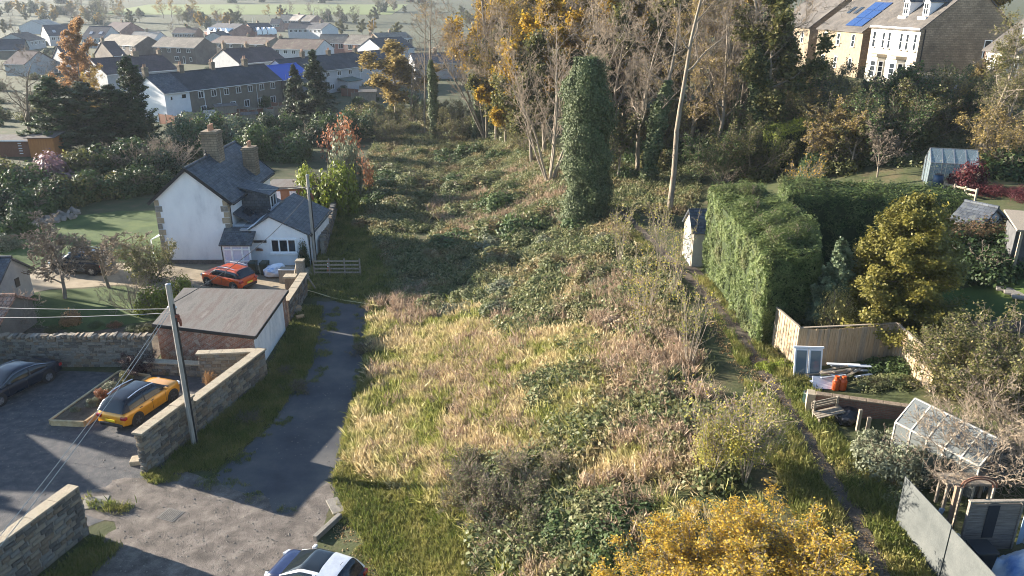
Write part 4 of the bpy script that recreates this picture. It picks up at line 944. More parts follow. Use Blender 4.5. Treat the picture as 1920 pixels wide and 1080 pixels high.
def window(parent, c, right, nrm, w_, h_, cols=2, bar=.07, frame=None, sill=None, rows=1, dep=.07):
    c, right, nrm = Vector(c), Vector(right).normalized(), Vector(nrm).normalized(); up = Vector((0, 0, 1))
    mb = MB(); q = c+nrm*(dep/2)
    for s in (-1, 1):
        mb.obox(q+right*s*(w_/2-bar/2), right*bar/2, nrm*dep/2, up*h_/2); mb.obox(q+up*s*(h_/2-bar/2), right*(w_/2-bar), nrm*dep/2, up*bar/2)
    for k in range(1, cols): mb.obox(q+right*(-w_/2+w_*k/cols), right*bar*.45, nrm*dep*.48, up*(h_/2-bar))
    for k in range(1, rows): mb.obox(q+up*(-h_/2+h_*k/rows), right*(w_/2-bar), nrm*dep*.46, up*bar*.4)
    o = mb.build('window', frame or m_pvc, parent)
    MB().obox(c+nrm*.014, right*(w_/2-.01), nrm*.012, up*(h_/2-.01)).build('pane', m_glass, o)
    if sill: MB().obox(c+nrm*.09-up*(h_/2+.05), right*(w_/2+.08), nrm*.09, up*.05).build('sill', sill, o)
    return o
def chimney(parent, x, y, z0, z1, w_, d_, m, pots=2):
    o = MB().box(x-w_/2, y-d_/2, z0, x+w_/2, y+d_/2, z1).build('chimney', m, parent)
    MB().box(x-w_/2-.07, y-d_/2-.07, z1-.28, x+w_/2+.07, y+d_/2+.07, z1-.14).build('band', m, o)
    for k in range(pots): MB().lathe([(.13, z1), (.11, z1+.12), (.10, z1+.5)], 8, (x+(k-(pots-1)/2)*.36, y, 0)).build('chimney_pot', m_pot, o)
    return o
def house(name, label, a, b, rh, eh, df, db=None, wall=None, roof=None, wins=(), chim=(), gut=True, gable=None, group=None, ov=.3, cat='house', chm=None, bargem=None, gz=None):
    """gabled house: a, b = ridge ends in world xy (b to the right seen from its front); df/db = depth before and behind the ridge"""
    db = db or df; a, b = Vector((a[0], a[1])), Vector((b[0], b[1])); d = b-a; L = d.length
    z = float(th(a.x, a.y)) if gz is None else gz
    t = thing(name, label, cat, (a.x, a.y, z), math.atan2(d.y, d.x), group)
    sl = (rh-eh)/df; eb = rh-sl*db; tk = .14
    prof = [(-df, -.5), (db, -.5), (db, eb-.06), (0, rh-tk-.04), (-df, eh-.06)]
    mb = MB(); n = len(prof); mb.add([(.0, y, q) for y, q in prof]+[(L, y, q) for y, q in prof], [tuple(range(n)), tuple(range(2*n-1, n-1, -1))]+[(i+n, (i+1) % n+n, (i+1) % n, i) for i in range(n)])
    mb.build('wall', wall or m_rough, t)
    o_ = ov; ch = [(-df-o_, eh-sl*o_), (0, rh), (db+o_, eb-sl*o_), (db+o_, eb-sl*o_-tk), (0, rh-tk), (-df-o_, eh-sl*o_-tk)]
    mb = MB(); n = 6; x0, x1 = -.18, L+.18
    mb.add([(x0, y, q) for y, q in ch]+[(x1, y, q) for y, q in ch], [(0, 1, 4, 5), (1, 2, 3, 4), (11, 10, 7, 6), (10, 9, 8, 7), (1, 0, 6, 7), (2, 1, 7, 8), (4, 3, 9, 10), (5, 4, 10, 11), (3, 2, 8, 9), (0, 5, 11, 6)])
    rf = mb.build('roof', roof or m_tileD, t)
    MB().tube([(x0, 0, rh+.0), (x1, 0, rh+.0)], .11, 8).build('ridge_tiles', roof or m_tileD, rf)
    if bargem:
        for x in (x0-.025, x1+.025):
            for s, dd, ez in ((-1, df, eh), (1, db, eb)): MB().bar((x, s*(dd+o_), ez-sl*o_-.09), (x, s*.02, rh-.09), .05, .24).build('bargeboard', bargem, t)
    if gut: MB().bar((0, -df-o_-.05, eh-sl*o_-.12), (L, -df-o_-.05, eh-sl*o_-.12), .1, .1).build('gutter', m_pvc if gut is True else gut, t)
    for k, (u, zc, ww, hh, cols) in enumerate(wins):
        window(t, (L*u, -df, zc), (1, 0, 0), (0, -1, 0), ww, hh, cols, .09)
    for u, ww, hh in chim: chimney(rf, L*u, 0, rh-.5, rh+hh, ww, .7, chm or m_sand)
    return t
def drain(parent, x, y, z0, z1, m=None): MB().tube([(x, y, z0), (x, y, z1)], .05, 6).build('drainpipe', m or m_pvc, parent)
W = lambda px, py, h: tuple(P(px, py, h).xy)

# ---- the white house in the garden
hx0, hx1, hy0, hy1 = -27.55, -21.95, 58.0, 69.0; rx = (hx0+hx1)/2
m_rend = m_white
t = house('white_house', 'white rendered two storey house with quoined gable and slate roof', (rx, hy1), (rx, hy0), 7.7, 5.35, (hx1-hx0)/2, None, m_rend, m_slate, (), (), False, bargem=m_black, ov=.42)
# x local runs from the far end to the near gable; front (-y local) looks to -x world
Lh = hy1-hy0
rf = [c for c in t.children if c.name.startswith('roof')][0]
chimney(rf, Lh-5.6, .15, 6.6, 9.6, 1.35, 1.25, m_sand, 3); chimney(rf, Lh-8.2, 2.25, 5.2, 7.8, 1.15, 1.0, m_sand, 2)
for s in (-1, 1):
    for k in range(11):
        z = .25+k*.47; w_ = .55 if k % 2 else .36
        y = s*((hx1-hx0)/2); yy = y-s*w_/2
        MB().obox((Lh+.012, yy+s*.012, z+.02), (.03, 0, 0), (0, w_/2, 0), (0, 0, .215)).build('quoin', m_stonetrim if k % 3 else m_stone[1], t, bevel=.01)
        if s > 0: MB().obox((Lh-.25, y+.014, z+.02), (.20 if k % 2 == 0 else .28, 0, 0), (0, .03, 0), (0, 0, .215)).build('quoin', m_stonetrim, t, bevel=.01)
MB().obox((Lh+.03, 0, .18), (.05, 0, 0), (0, (hx1-hx0)/2, 0), (0, 0, .18)).build('plinth', m_stone[3], t)
MB().lathe([(.1, 7.7), (.14, 7.85), (.05, 8.0), (.08, 8.1), (.01, 8.3)], 8, (Lh-4.3, 0, 0)).build('finial', m_black, rf)
# extension: right of the house, gable to the drive (built in world axes under the same thing)
def wl(x, y): return (hy1-y, x-rx)   # world xy -> house local
def lv(p): a_, b_ = wl(p[0], p[1]); return (a_, b_, p[2])
ex0, ex1, ey0, ey1 = -21.0, -15.95, 57.7, 65.0; er = -18.75
mb = MB(); pr_ = [(ex0, 2.75), (ex0, -.1), (ex1, -.1), (ex1, 2.55), (er, 3.92)]
n = 5; mb.add([lv((x, ey0, z)) for x, z in pr_]+[lv((x, ey1, z)) for x, z in pr_], [tuple(range(n)), tuple(range(2*n-1, n-1, -1))]+[(i+n, (i+1) % n+n, (i+1) % n, i) for i in range(n)])
mb.build('extension_wall', m_rend, t)
er_ = MB().slab([lv(p) for p in ((er, ey0-.12, 4.06), (er, ey1, 4.06), (ex1+.25, ey1, 2.56), (ex1+.25, ey0-.12, 2.56))][::-1], .12).build('extension_roof', m_slate, t)
MB().slab([lv(p) for p in ((er-.02, ey0-.12, 4.05), (ex0+.55, ey0-.12, 2.98), (ex0+.55, ey1, 2.98), (er-.02, ey1, 4.05))][::-1], .12).build('extension_roof', m_slate, t)
# link roof leaning on the house wall, with skylight, dormer above
MB().slab([lv(p) for p in ((hx1, 58.9, 3.95), (hx1, 66.5, 3.95), (ex0+.75, 66.5, 3.0), (ex0+.75, 58.9, 3.0))][::-1], .12).build('link_roof', m_slate, t)
mb = MB(); q_ = [(hx1, 59.0), (ex0+.4, 59.0), (ex0+.4, 66.3), (hx1, 66.3)]; mb.prism([wl(*p) for p in q_][::-1], -.1, [2.95, 2.95, 2.95, 2.95]); mb.build('link_wall', m_rend, t)
MB().obox(lv((-21.2, 60.3, 3.6)), (.45, 0, 0), (0, .28, -.24), (0, .02, .03)).build('skylight', m_glass, t)
mb = MB(); q_ = [(hx1-.1, 61.2), (-19.75, 61.2), (-19.75, 63.4), (hx1-.1, 63.4)]; mb.prism([wl(*p) for p in q_][::-1], 2.6, [5.35, 4.75, 4.75, 5.35][::-1]); dm = mb.build('dormer', m_slate, t)
MB().slab([lv(p) for p in ((hx1-.5, 61.0, 5.62), (hx1-.5, 63.6, 5.62), (-19.5, 63.6, 4.86), (-19.5, 61.0, 4.86))][::-1], .1).build('dormer_roof', m_slate, dm)
window(t, lv((-19.75, 62.3, 4.1)), (-1, 0, 0), (0, 1, 0), 1.5, 1.05, 2, .08)
MB().obox(lv((-19.6, 62.3, 3.5)), (1.15, 0, 0), (0, .28, -.1), (0, .01, .02)).build('flashing', m_lead, t)
# lead valley at front left of the extension
MB().slab([lv(p) for p in ((ex0-.1, ey0-.1, 2.86), (ex0-.1, 59.6, 2.90), (ex0+.55, 59.6, 2.90), (ex0+.55, ey0-.1, 2.86))], .1).build('flat_gutter_roof', m_lead, t)
window(t, lv((-17.85, ey0, 1.62)), (0, 1, 0), (1, 0, 0), 2.05, 1.15, 3, .12, sill=m_pvc)
# porch
px0, px1, py0 = -22.15, -20.1, 56.55
MB().slab([lv(p) for p in ((px0-.25, py0-.25, 2.1), (px1+.2, py0-.25, 2.1), (px1+.2, 58.1, 3.05), (px0-.25, 58.1, 3.05))], .12).build('porch_roof', m_slate, t)
mb = MB()
for x in (px0, px0+.62, px0+1.42, px1-.06): mb.box(*sorted((wl(x, py0)[0]-.05, wl(x, py0)[0]+.05)), wl(x, py0)[1]-.05, 0, 0, 0) if False else mb.obox(lv((x, py0, 1.02)), (.05, 0, 0), (0, .06, 0), (0, 0, 1.02))
for z in (.05, .75, 1.68, 1.98): mb.obox(lv(((px0+px1)/2, py0, z)), (.04, 0, 0), (0, (px1-px0)/2, 0), (0, 0, .05))
mb.build('porch_frame', m_pvc, t)
m_curt = mat('net_curtain', [(.42, .40, .50), (.58, .56, .66), (.66, .60, .68)], 9, .6, coord='Object', stretch=(1, 6, .3))
MB().obox(lv(((px0+px1)/2, py0+.06, 1.0)), (.02, 0, 0), (0, (px1-px0)/2-.03, 0), (0, 0, .95)).build('porch_glazing', m_curt, t)
MB().obox(lv((px0+.02, 57.3, 1.0)), (.68, 0, 0), (0, .03, 0), (0, 0, .99)).build('porch_side', m_pvc, t)
MB().bar(lv((hx1+.5, hy0-.1, 4.86)), lv((hx1+.5, hy1, 4.86)), .11, .1).build('gutter', m_black, t)
MB().bar(lv((ex1+.32, ey0-.1, 2.44)), lv((ex1+.32, ey1, 2.44)), .1, .1).build('gutter', m_black, t)
MB().tube([lv((hx1+.06, hy0+.35, 4.8)), lv((hx1+.06, hy0+.35, 3.2))], .045, 6).build('drainpipe', m_black, t)
MB().tube([lv((ex1+.06, ey0+.3, 2.4)), lv((ex1+.06, ey0+.3, 0))], .045, 6).build('drainpipe', m_black, t)
MB().tube([lv((px0-.1, py0-.12, 2.0)), lv((px0-.05, py0-.1, .05))], .045, 6).build('drainpipe', m_black, t)
MB().obox(lv((-19.65, ey0-.04, 1.98)), (.05, 0, 0), (0, .5, 0), (0, 0, .09)).build('house_name_plate', m_black, t)
MB().obox(lv((-20.3, ey0-.14, 3.02-.25)), (.1, 0, 0), (0, .08, 0), (0, 0, .06)).build('security_lamp', m_black, t)
hb = bush('fine', (-19.75, 57.55, 1.3), (.38, .18, .3), L_RUST, 'hanging basket of faded flowers on the white extension wall', 'hanging_basket', 'basket', rz=0)
MB().obox(lv((-22.9, 61.8, 1.1)), (.0, 0, 0), (0, 0, 0), (0, 0, 0)) if False else None
# glazed lean-to on the lawn side
MB().slab([lv(p) for p in ((hx0, 59.6, 2.2), (hx0, 62, 2.2), (hx0-1.6, 62, 1.5), (hx0-1.6, 59.6, 1.5))], .05).build('lean_to_roof', plain('frosted_plastic', (.45, .52, .52), .3), t)
for y in (59.6, 62): MB().bar(lv((hx0-1.55, y, 0)), lv((hx0-1.55, y, 1.5)), .08, .08).build('lean_to_post', m_pvc, t)
# timber garden room behind
s_ = thing('garden_shed', 'brown timber garden room with flat pale roof behind the white house', 'shed', (-21.6, 75.5, 0))
MB().box(-2.3, -1.5, 0, 2.3, 1.5, 2.3).build('wall', m_brown, s_); MB().box(-2.6, -1.9, 2.31, 2.6, 1.7, 2.5).build('roof', m_felt, s_)
for x in (-1.4, .2, 1.4): MB().box(x-.35, -1.54, .9, x+.35, -1.505, 2.0).build('window', m_curt, s_)

# ---- grey outbuilding and pantiled lean-to by the near garden
sh = house('outbuilding', 'small grey rendered outbuilding with slate roof at the garden edge', (-39, 49.6), (-34.0, 49.6), 3.4, 2.2, 1.7, 1.7, m_grey, m_slate, ((.9, 1.4, .5, .6, 1),), (), False)
MB().obox((5.02, .2, 1.5), (.03, 0, 0), (0, .22, 0), (0, 0, .3)).build('window', m_black, sh)
pt = house('pantiled_store', 'low store with sunlit reddish pantile roof beside the flower bed', (-40, 44.6), (-30.9, 44.6), 2.6, 1.7, 1.7, 1.7, m_rough, brickmat('pantiles', (.40, .20, .13), (.46, .25, .16), (.22, .12, .08), .25, .35, .04, .9, .8, bs=.8, blotch=(.40, .33, .27)), (), (), False)
# ---- timber sheds left of the garden
s_ = thing('garden_shed', 'orange brown timber shed under dark trees beyond the lawn', 'shed', P(92, 292)+Vector((0, 0, 0)), .05)
MB().box(-1.6, -1.3, 0, 1.6, 1.3, 2.6).build('wall', mat('orange_stained_timber', [(.40, .15, .045), (.50, .20, .06)], 3, .85, .3, 20, stretch=(5, 5, .5)), s_); MB().slab([(-1.9, -1.6, 2.65), (1.9, -1.6, 2.65), (1.9, 1.6, 2.95), (-1.9, 1.6, 2.95)], .1).build('roof', m_felt, s_)
s_ = thing('garden_shed', 'long low red brown shed with white edged roof beyond the lawn', 'shed', P(38, 290))
MB().box(-3.6, -1.4, 0, 3.2, 1.4, 2.1).build('wall', m_brown, s_); MB().slab([(-3.9, -1.7, 2.15), (3.5, -1.7, 2.15), (3.5, 1.7, 2.4), (-3.9, 1.7, 2.4)], .1).build('roof', m_felt, s_); MB().bar((-3.9, -1.74, 2.14), (3.5, -1.74, 2.14), .04, .16).build('fascia', m_pvc, s_)
for k in range(5): MB().box(.9, -1.46, .4+k*.33, 1.35, -1.41, .5+k*.33).build('ladder_rung', m_pvc, s_)

# ---- the estate in the valley
row = lambda n, z, w_, h_, c, a=.04, b=.96: [(a+(b-a)*(i+.5)/n, z, w_, h_, c) for i in range(n)]
A, B = W(272, 141, 7.5), W(494, 120, 7.5); mid = Vector(A).lerp(Vector(B), .19)
house('terraced_house', 'end terrace house with white upper wall and paler slate roof', A, tuple(mid), 7.5, 5, 4.2, None, m_wash, m_slate, ((.25, 3.9, .5, .7, 1), (.75, 4.0, 1.0, .8, 1)), ((.02, .8, 1.3),), True)
t1 = house('terraced_house', 'long dark roofed terrace with brown render and white windows, scaffold at its end', tuple(mid+(Vector(B)-mid)*.002), B, 7.5, 5, 4.2, None, m_rough, m_tileD, row(7, 3.9, 1.1, 1.15, 2)+row(6, 1.4, 1.2, 1.25, 2), ((.10, .9, 1.2), (.42, .8, 1.2), (.78, .9, 1.3)), True)
for u in (.14, .31, .72): drain(t1, 20*u, -4.3, 0, 4.9)
# blue sheeted house with scaffold
dv = (Vector(B)-Vector(A)).normalized(); C_ = Vector(B)+dv*.3; D_ = C_+dv*8
t2 = house('terraced_house', 'terrace house under repair with bright blue sheeted roof', tuple(C_), tuple(D_), 7.1, 4.9, 4.3, None, m_dkbrick, plain('blue_tarpaulin', (.025, .085, .42), .5), ((.3, 3.6, 1.0, 1.0, 2), (.7, 1.4, 1.0, 1.0, 2)), (), True)
sc_ = thing('scaffold', 'grey scaffold with boarded lifts around the blue sheeted house', 'scaffold', (C_.x, C_.y, 0), math.atan2(dv.y, dv.x))
for i in range(6): MB().tube([(-.3+i*1.7, -5.6, 0), (-.3+i*1.7, -5.6, 5.8)], .04, 6).build('pole', MATS['galvanised_steel'], sc_)
for z in (1.9, 3.8, 4.7): MB().bar((-.4, -5.55, z), (8.4, -5.55, z), .05, .05).build('ledger', MATS['galvanised_steel'], sc_)
for z in (1.95, 3.85): MB().box(-.4, -5.5, z, 8.4, -4.5, z+.06).build('boards', m_timber, sc_)
MB().box(-.35, -5.66, .3, 8.3, -5.63, 4.6).build('netting', mat('grey_debris_netting', [(.10, .11, .12), (.15, .16, .17)], 3, .9, .4, 20), sc_)
A, B = W(516, 112, 7.5), W(719, 93, 7.5)
t3 = house('terraced_house', 'long terrace with pale render wall, dark roof and white gable end', A, B, 7.5, 5, 4.3, None, m_pebble, m_tileD, row(9, 3.9, 1.2, 1.0, 2)+row(8, 1.3, 1.2, 1.1, 2), ((.22, .9, 1.2), (.45, .9, 1.0), (.7, .8, 1.0)), True)
for u in (6, 14, 21, 28): drain(t3, u, -4.4, 0, 4.9)
MB().box(13.5, -7, 0, 18, -4.35, 2.3).build('rear_extension', m_pebble, t3); MB().slab([(13.2, -7.3, 2.35), (18.3, -7.3, 2.35), (18.3, -4.36, 2.9), (13.2, -4.36, 2.9)], .1).build('extension_roof', plain('green_felt', (.09, .13, .11), .9), t3)
house('terraced_house', 'dark roofed house with pale blue-grey gable behind the long terrace', W(417, 92, 7.5), W(505, 87, 7.5), 7.5, 4.6, 6.5, None, m_grey, m_tileP, (), ((.5, .9, 1.0), (.97, .9, 1.0), (.03, .8, 1.5)))
house('terraced_house', 'brown roofed house with twin chimneys behind the white upper wall', W(169, 110, 7.5), W(302, 102, 7.5), 7.5, 4.8, 6, None, m_grey, m_tileP, (), ((.62, 1.3, 1.0), (.97, .8, 1.0)))
house('semi_detached_house', 'dark brick house with grey-brown roof and white door facing the terrace backs', W(305, 69, 7.5), W(383, 71, 7.5), 7.5, 5, 4.6, None, m_dkbrick, m_tileG, row(4, 3.9, 1.5, 1.2, 2)+[(.55, 1.5, 1.7, 1.3, 2), (.72, 1.1, .9, 2.1, 1), (.88, 1.4, .9, 1.2, 1)], ())
house('semi_detached_house', 'dark brick house with grey-brown roof left of its white door twin', W(209, 64, 7.5), W(277, 68, 7.5), 7.5, 5, 4.6, None, m_dkbrick, m_tileG, row(5, 3.9, 1.5, 1.2, 2)+row(4, 1.4, 1.5, 1.2, 2), ())
house('semi_detached_house', 'pale walled house with wide brown tiled roof and white gable end', W(525, 72, 7.5), W(608, 74, 7.5), 7.5, 5, 4.6, None, m_pebble, m_tileB, row(5, 4.0, 1.4, 1.1, 2), ((.02, .8, .8),))
house('semi_detached_house', 'red brick house with sunlit brown roof and white windows, left of a pair', W(602, 64, 7.5), W(652, 64, 7.5), 7.5, 5, 4.2, None, m_redbrick, m_tileG, row(3, 3.9, 1.6, 1.7, 2), ())
house('semi_detached_house', 'red brick house with sunlit brown roof and white windows, right of a pair', W(658, 65, 7.5), W(699, 66, 7.5), 7.5, 5, 4.2, None, m_redbrick, m_tileG, row(2, 3.9, 1.6, 1.7, 2), ((.9, .8, .9),))
house('terraced_house', 'dark roofed house with white gable behind the yellow leaved tree', W(692, 72, 7.5), W(752, 69, 7.5), 7.5, 4.6, 6, None, m_pebble, m_tileD, (), ((.1, .8, .6),))
house('bungalow', 'long low bungalow with plain dark roof at the estate edge', W(-6, 74, 6), W(46, 73, 6), 6, 3, 6, None, m_rough, m_tileD, (), ())
house('bungalow', 'low house with plum tiled roof behind the bare tree', W(34, 95, 6), W(72, 96, 6), 6, 3.2, 5, None, m_grey, m_tileP, (), ())
house('terraced_house', 'narrow steep gabled house with dark roof beside the orange birch', W(107, 87, 7), W(150, 85, 7), 7, 3.6, 5, None, m_grey, m_tileP, (), ((.6, .9, 1.0),))
house('terraced_house', 'dark roofed house right of the orange birch with white verge', W(190, 78, 7), W(214, 77, 7), 7, 3.4, 6.5, None, m_dkbrick, m_tileP, (), ((.1, .8, 1.0),))
for a_, b_, rh_, eh_, df_, wm, rm, lb in [
    ((80, 47), (127, 46), 8, 4, 8, m_grey, m_tileD, 'dark slate house with roof lights left of the orange birch'),
    ((168, 49), (208, 49), 8, 4, 8, m_grey, m_tileD, 'dark slate house with roof lights right of the orange birch'),
    ((212, 41), (246, 42), 8, 4.6, 6, m_redbrick, m_tileP, 'red brick house with white bays among the far roofs'),
    ((252, 59), (300, 59), 6, 3.6, 6, m_pebble, m_tilePale, 'low building with pale tiled roof between estate houses'),
    ((408, 43), (456, 45), 8, 5, 7, m_redbrick, m_tileD, 'row with white dormers and pink brick gable in the distance'),
    ((463, 44), (503, 43), 8, 5, 7, m_redbrick, m_tileD, 'row with white dormers right of the pink gabled row'),
    ((416, 67), (516, 70), 5.5, 3.5, 6, m_rough, m_tileB, 'long low brown roofed block behind the dark gabled house'),
    ((400, 60), (418, 58), 6, 3.6, 5, m_grey, m_tileD, 'small dark roofed house with white gable beyond the twin houses'),
    ((544, 42), (581, 42), 7.5, 5, 5, m_pebble, m_tileD, 'pale house with slate roof under the far red gables, left of a pair'),
    ((584, 42), (618, 43), 7.5, 5, 5, m_pebble, m_tileD, 'pale house with slate roof under the far red gables, right of a pair'),
    ((528, 27), (548, 27), 8, 5, 6, m_redbrick, m_tileG, 'far brick house with grey roof beside the bright roof'),
    ((551, 27), (571, 28), 8, 5, 6, m_redbrick, m_tilePale, 'far brick house with bright pale roof'),
    ((574, 28), (594, 29), 8, 5, 6, m_redbrick, m_tileG, 'far house with red brick gable at the end of its row'),
    ((58, 38), (90, 36), 7, 4, 7, m_pebble, m_tilePale, 'house with pale pink roof near the far trees'),
    ((20, 63), (52, 60), 6, 3.4, 6, m_grey, m_tileB, 'brown roofed house beside the round dark tree'),
    ((700, 62), (760, 60), 6, 4, 5, m_rough, m_tileG, 'far brown roofed house glimpsed behind bare trees'),
    ((330, 52), (372, 52), 6, 4, 5, m_rough, m_tileB, 'brown roofed house behind the yellow and bare trees'),
    ((510, 35), (527, 35), 7, 4.5, 5, m_redbrick, m_tileD, 'tiny far gabled house left of the bright roof'),
    ((770, 100), (860, 98), 6, 4, 5, m_grey, m_slate, 'grey building glimpsed between the ivy clad trunks')]:
    hh_ = house('estate_house', lb, W(*a_, rh_), W(*b_, rh_), rh_, eh_, df_, None, wm, rm, row(4, eh_-1.1, 1.4, 1.2, 2), ((.5, .9, .9),) if df_ < 8 else ())
    if 'roof lights' in lb:
        sl_ = (rh_-eh_)/df_; Lq = (Vector(W(*b_, rh_))-Vector(W(*a_, rh_))).length
        for u in (.3, .75): MB().obox((Lq*u, -df_*.6, rh_-sl_*df_*.6+.06), (.6, 0, 0), (0, .9, .9*sl_), (0, -.03, .03)).build('roof_light', m_lead, hh_)
    if 'white dormers' in lb:
        sl_ = (rh_-eh_)/df_; Lq = (Vector(W(*b_, rh_))-Vector(W(*a_, rh_))).length
        for u in (.2, .45, .7, .9):
            MB().add([(Lq*u-1, -df_-.35, eh_-1.4), (Lq*u+1, -df_-.35, eh_-1.4), (Lq*u+1, -df_-.35, eh_+.2), (Lq*u, -df_-.35, eh_+1.4), (Lq*u-1, -df_-.35, eh_+.2), (Lq*u-1, -2, eh_-1.4), (Lq*u+1, -2, eh_-1.4), (Lq*u+1, -2, eh_+.2), (Lq*u, -2, eh_+1.4), (Lq*u-1, -2, eh_+.2)], [(0, 1, 2, 3, 4), (1, 6, 7, 2), (2, 7, 8, 3), (3, 8, 9, 4), (4, 9, 5, 0)]).build('dormer', m_pvc, hh_)
# conservatories, sheds and street lamps among the gardens
cz = thing('conservatory', 'white framed conservatory behind the end terrace house', 'conservatory', P(320, 216)+Vector((0, 1.5, 0)), .5)
MB().box(-2.2, -1.6, 0, 2.2, 1.6, .6).build('base_wall', m_wash, cz); MB().box(-2.15, -1.55, .61, 2.15, 1.55, 2.0).build('glazing', m_glass, cz)
for k in range(6): MB().box(-2.2+k*.86, -1.62, .6, -2.08+k*.86, -1.56, 2.05).build('mullion', m_pvc, cz)
MB().slab([(-2.4, -1.8, 2.06), (2.4, -1.8, 2.06), (2.4, 1.7, 2.7), (-2.4, 1.7, 2.7)], .06).build('roof', plain('polycarbonate', (.35, .38, .40), .3), cz)
for k in range(7): MB().bar((-2.4+k*.8, -1.82, 2.09), (-2.4+k*.8, 1.7, 2.73), .07, .06).build('glazing_bar', m_pvc, cz)
cz = thing('conservatory', 'dark framed hipped conservatory beside the scaffolded house', 'conservatory', P(472, 198)+Vector((0, 1, 0)), .9)
MB().box(-2.6, -2, 0, 2.6, 2, 2.2).build('glazing', m_glass, cz)
MB().add([(-2.8, -2.2, 2.21), (2.8, -2.2, 2.21), (2.8, 2.2, 2.21), (-2.8, 2.2, 2.21), (-.8, 0, 3.2), (.8, 0, 3.2)], [(0, 1, 5, 4), (1, 2, 5), (2, 3, 4, 5), (3, 0, 4), (3, 2, 1, 0)]).build('roof', plain('grey_glazed_roof', (.20, .23, .26), .25), cz)
for px, py, rz, sx, sy, hh, lb, rmm in [(425, 222, .5, 3.4, 2.2, 2.2, 'flat topped timber shed in the terrace gardens', m_felt), (395, 232, .4, 1.4, 1.6, 1.9, 'small white gabled shed beside the flat topped shed', m_tilePale), (690, 190, .2, 3.2, 2.6, 2.0, 'grey green roofed shed under the yellow leaved tree', m_tileG), (470, 232, .3, 2.4, 1.4, 1.6, 'low dark shed beside the dark evergreen hedge', m_felt)]:
    q = thing('garden_shed', lb, 'shed', P(px, py), rz); MB().box(-sx/2, -sy/2, 0, sx/2, sy/2, hh).build('wall', m_timber if rmm is not m_tilePale else m_wash, q)
    mb = MB(); a_ = [(-sx/2-.2, -sy/2-.2, hh), (sx/2+.2, -sy/2-.2, hh), (sx/2+.2, 0, hh+.35), (-sx/2-.2, 0, hh+.35), (sx/2+.2, sy/2+.2, hh), (-sx/2-.2, sy/2+.2, hh)]; mb.add(a_, [(0, 1, 2, 3), (3, 2, 4, 5), (1, 4, 2), (5, 0, 3), (5, 4, 1, 0)]).build('roof', rmm, q)
for px, py in ((571, 62), (590, 40), (477, 60), (326, 58), (702, 60)):
    b_ = P(px, py+8); q = thing('street_lamp', 'tall pale street lamp column among the estate roofs', 'street lamp', b_, 0, 'street lamps in the estate')
    MB().tube([(0, 0, 0), (0, 0, 9)], [.14, .09], 6).build('column', MATS['galvanised_steel'], q); MB().bar((0, 0, 9), (1.1, 0, 9.15), .14, .1).build('lantern', MATS['galvanised_steel'], q)
# garden fences between the terrace backs
for i, (px, py, L_, a_) in enumerate([(300, 232, 9, -.55), (335, 226, 9, -.5), (372, 228, 10, -.5), (410, 218, 9, -.5), (445, 216, 9, -.5), (330, 238, 14, 1.0), (400, 236, 14, 1.0), (460, 226, 12, 1.0), (545, 196, 9, -.5), (640, 180, 9, -.5), (675, 176, 9, -.5), (660, 190, 14, .9), (510, 208, 9, -.5)]):
    q = thing('garden_fence', 'low timber panel fence dividing the terrace gardens', 'fence', P(px, py), a_, 'terrace garden fences'); n_ = int(L_/1.8)
    for k in range(n_): MB().box(k*1.8+.04, -.025, .05, k*1.8+1.76, .025, 1.6+.05*(k % 2)).build('panel', m_brown if i % 3 == 0 else m_timber, q)
    for k in range(n_+1): MB().box(k*1.8-.05, -.05, 0, k*1.8+.035, .05, 1.75).build('post', m_timber, q)
# houses beyond the left edge of the picture whose shadows lie on the car park
house('cottage', 'tall stone cottage with its long side to the car park, west of the pantiled store', (-46, 49.6), (-46, 42.4), 7.5, 4.4, 3.5, None, m_sand, m_slate, (), ((.95, .9, .9),))
house('cottage', 'stone cottage with gable end towards the car park, between its two neighbours', (-54, 38.0), (-40.4, 37.4), 6.7, 3.9, 3.2, None, m_sand, m_slate, (), ((.5, .9, .9),))
house('cottage', 'stone cottage with slate roof at the southern end of the car park', (-54, 29.0), (-43.5, 28.4), 6.0, 3.6, 2.8, None, m_sand, m_slate, (), ((.1, .9, .9),))

# ---- Victorian houses on the hill
def hillhouse(name, label, far, near, eave, ridge, df, wall, roof, facade, chim=()):
    t = house(name, label, far, near, ridge, eave, df, None, wall, roof, (), chim, False, gz=9.0, ov=.35, chm=m_sand)
    L = (Vector(near)-Vector(far)).length
    if facade: MB().box(.02, -df-.05, -.4, L-.02, -df-.001, eave-.16).build('facade', facade, t)
    return t, L
fa, ne = Vector((48.4, 109.6)), Vector((49.85, 99.1)); u_ = (ne-fa).normalized(); inw = Vector((-u_.y, u_.x))
if inw.x < 0: inw = -inw
dfh = 6.2
t, L = hillhouse('victorian_house', 'tall cream fronted house with two white dormers and brown stone gable on the hill', fa+inw*dfh, ne+inw*dfh, 7.2, 12.2, dfh, m_sand, m_roofgrey, m_cream, ((0, .9, 1.2), (1, .9, 1.2)))
yf = -dfh-.05
for x, ww in ((.10, .75), (.30, .62), (.42, .62), (.66, .62), (.78, .62), (.93, .6)): window(t, (L*x, yf, 5.4), (1, 0, 0), (0, -1, 0), ww, 2.0, 1, .07, rows=2, sill=m_stonetrim)
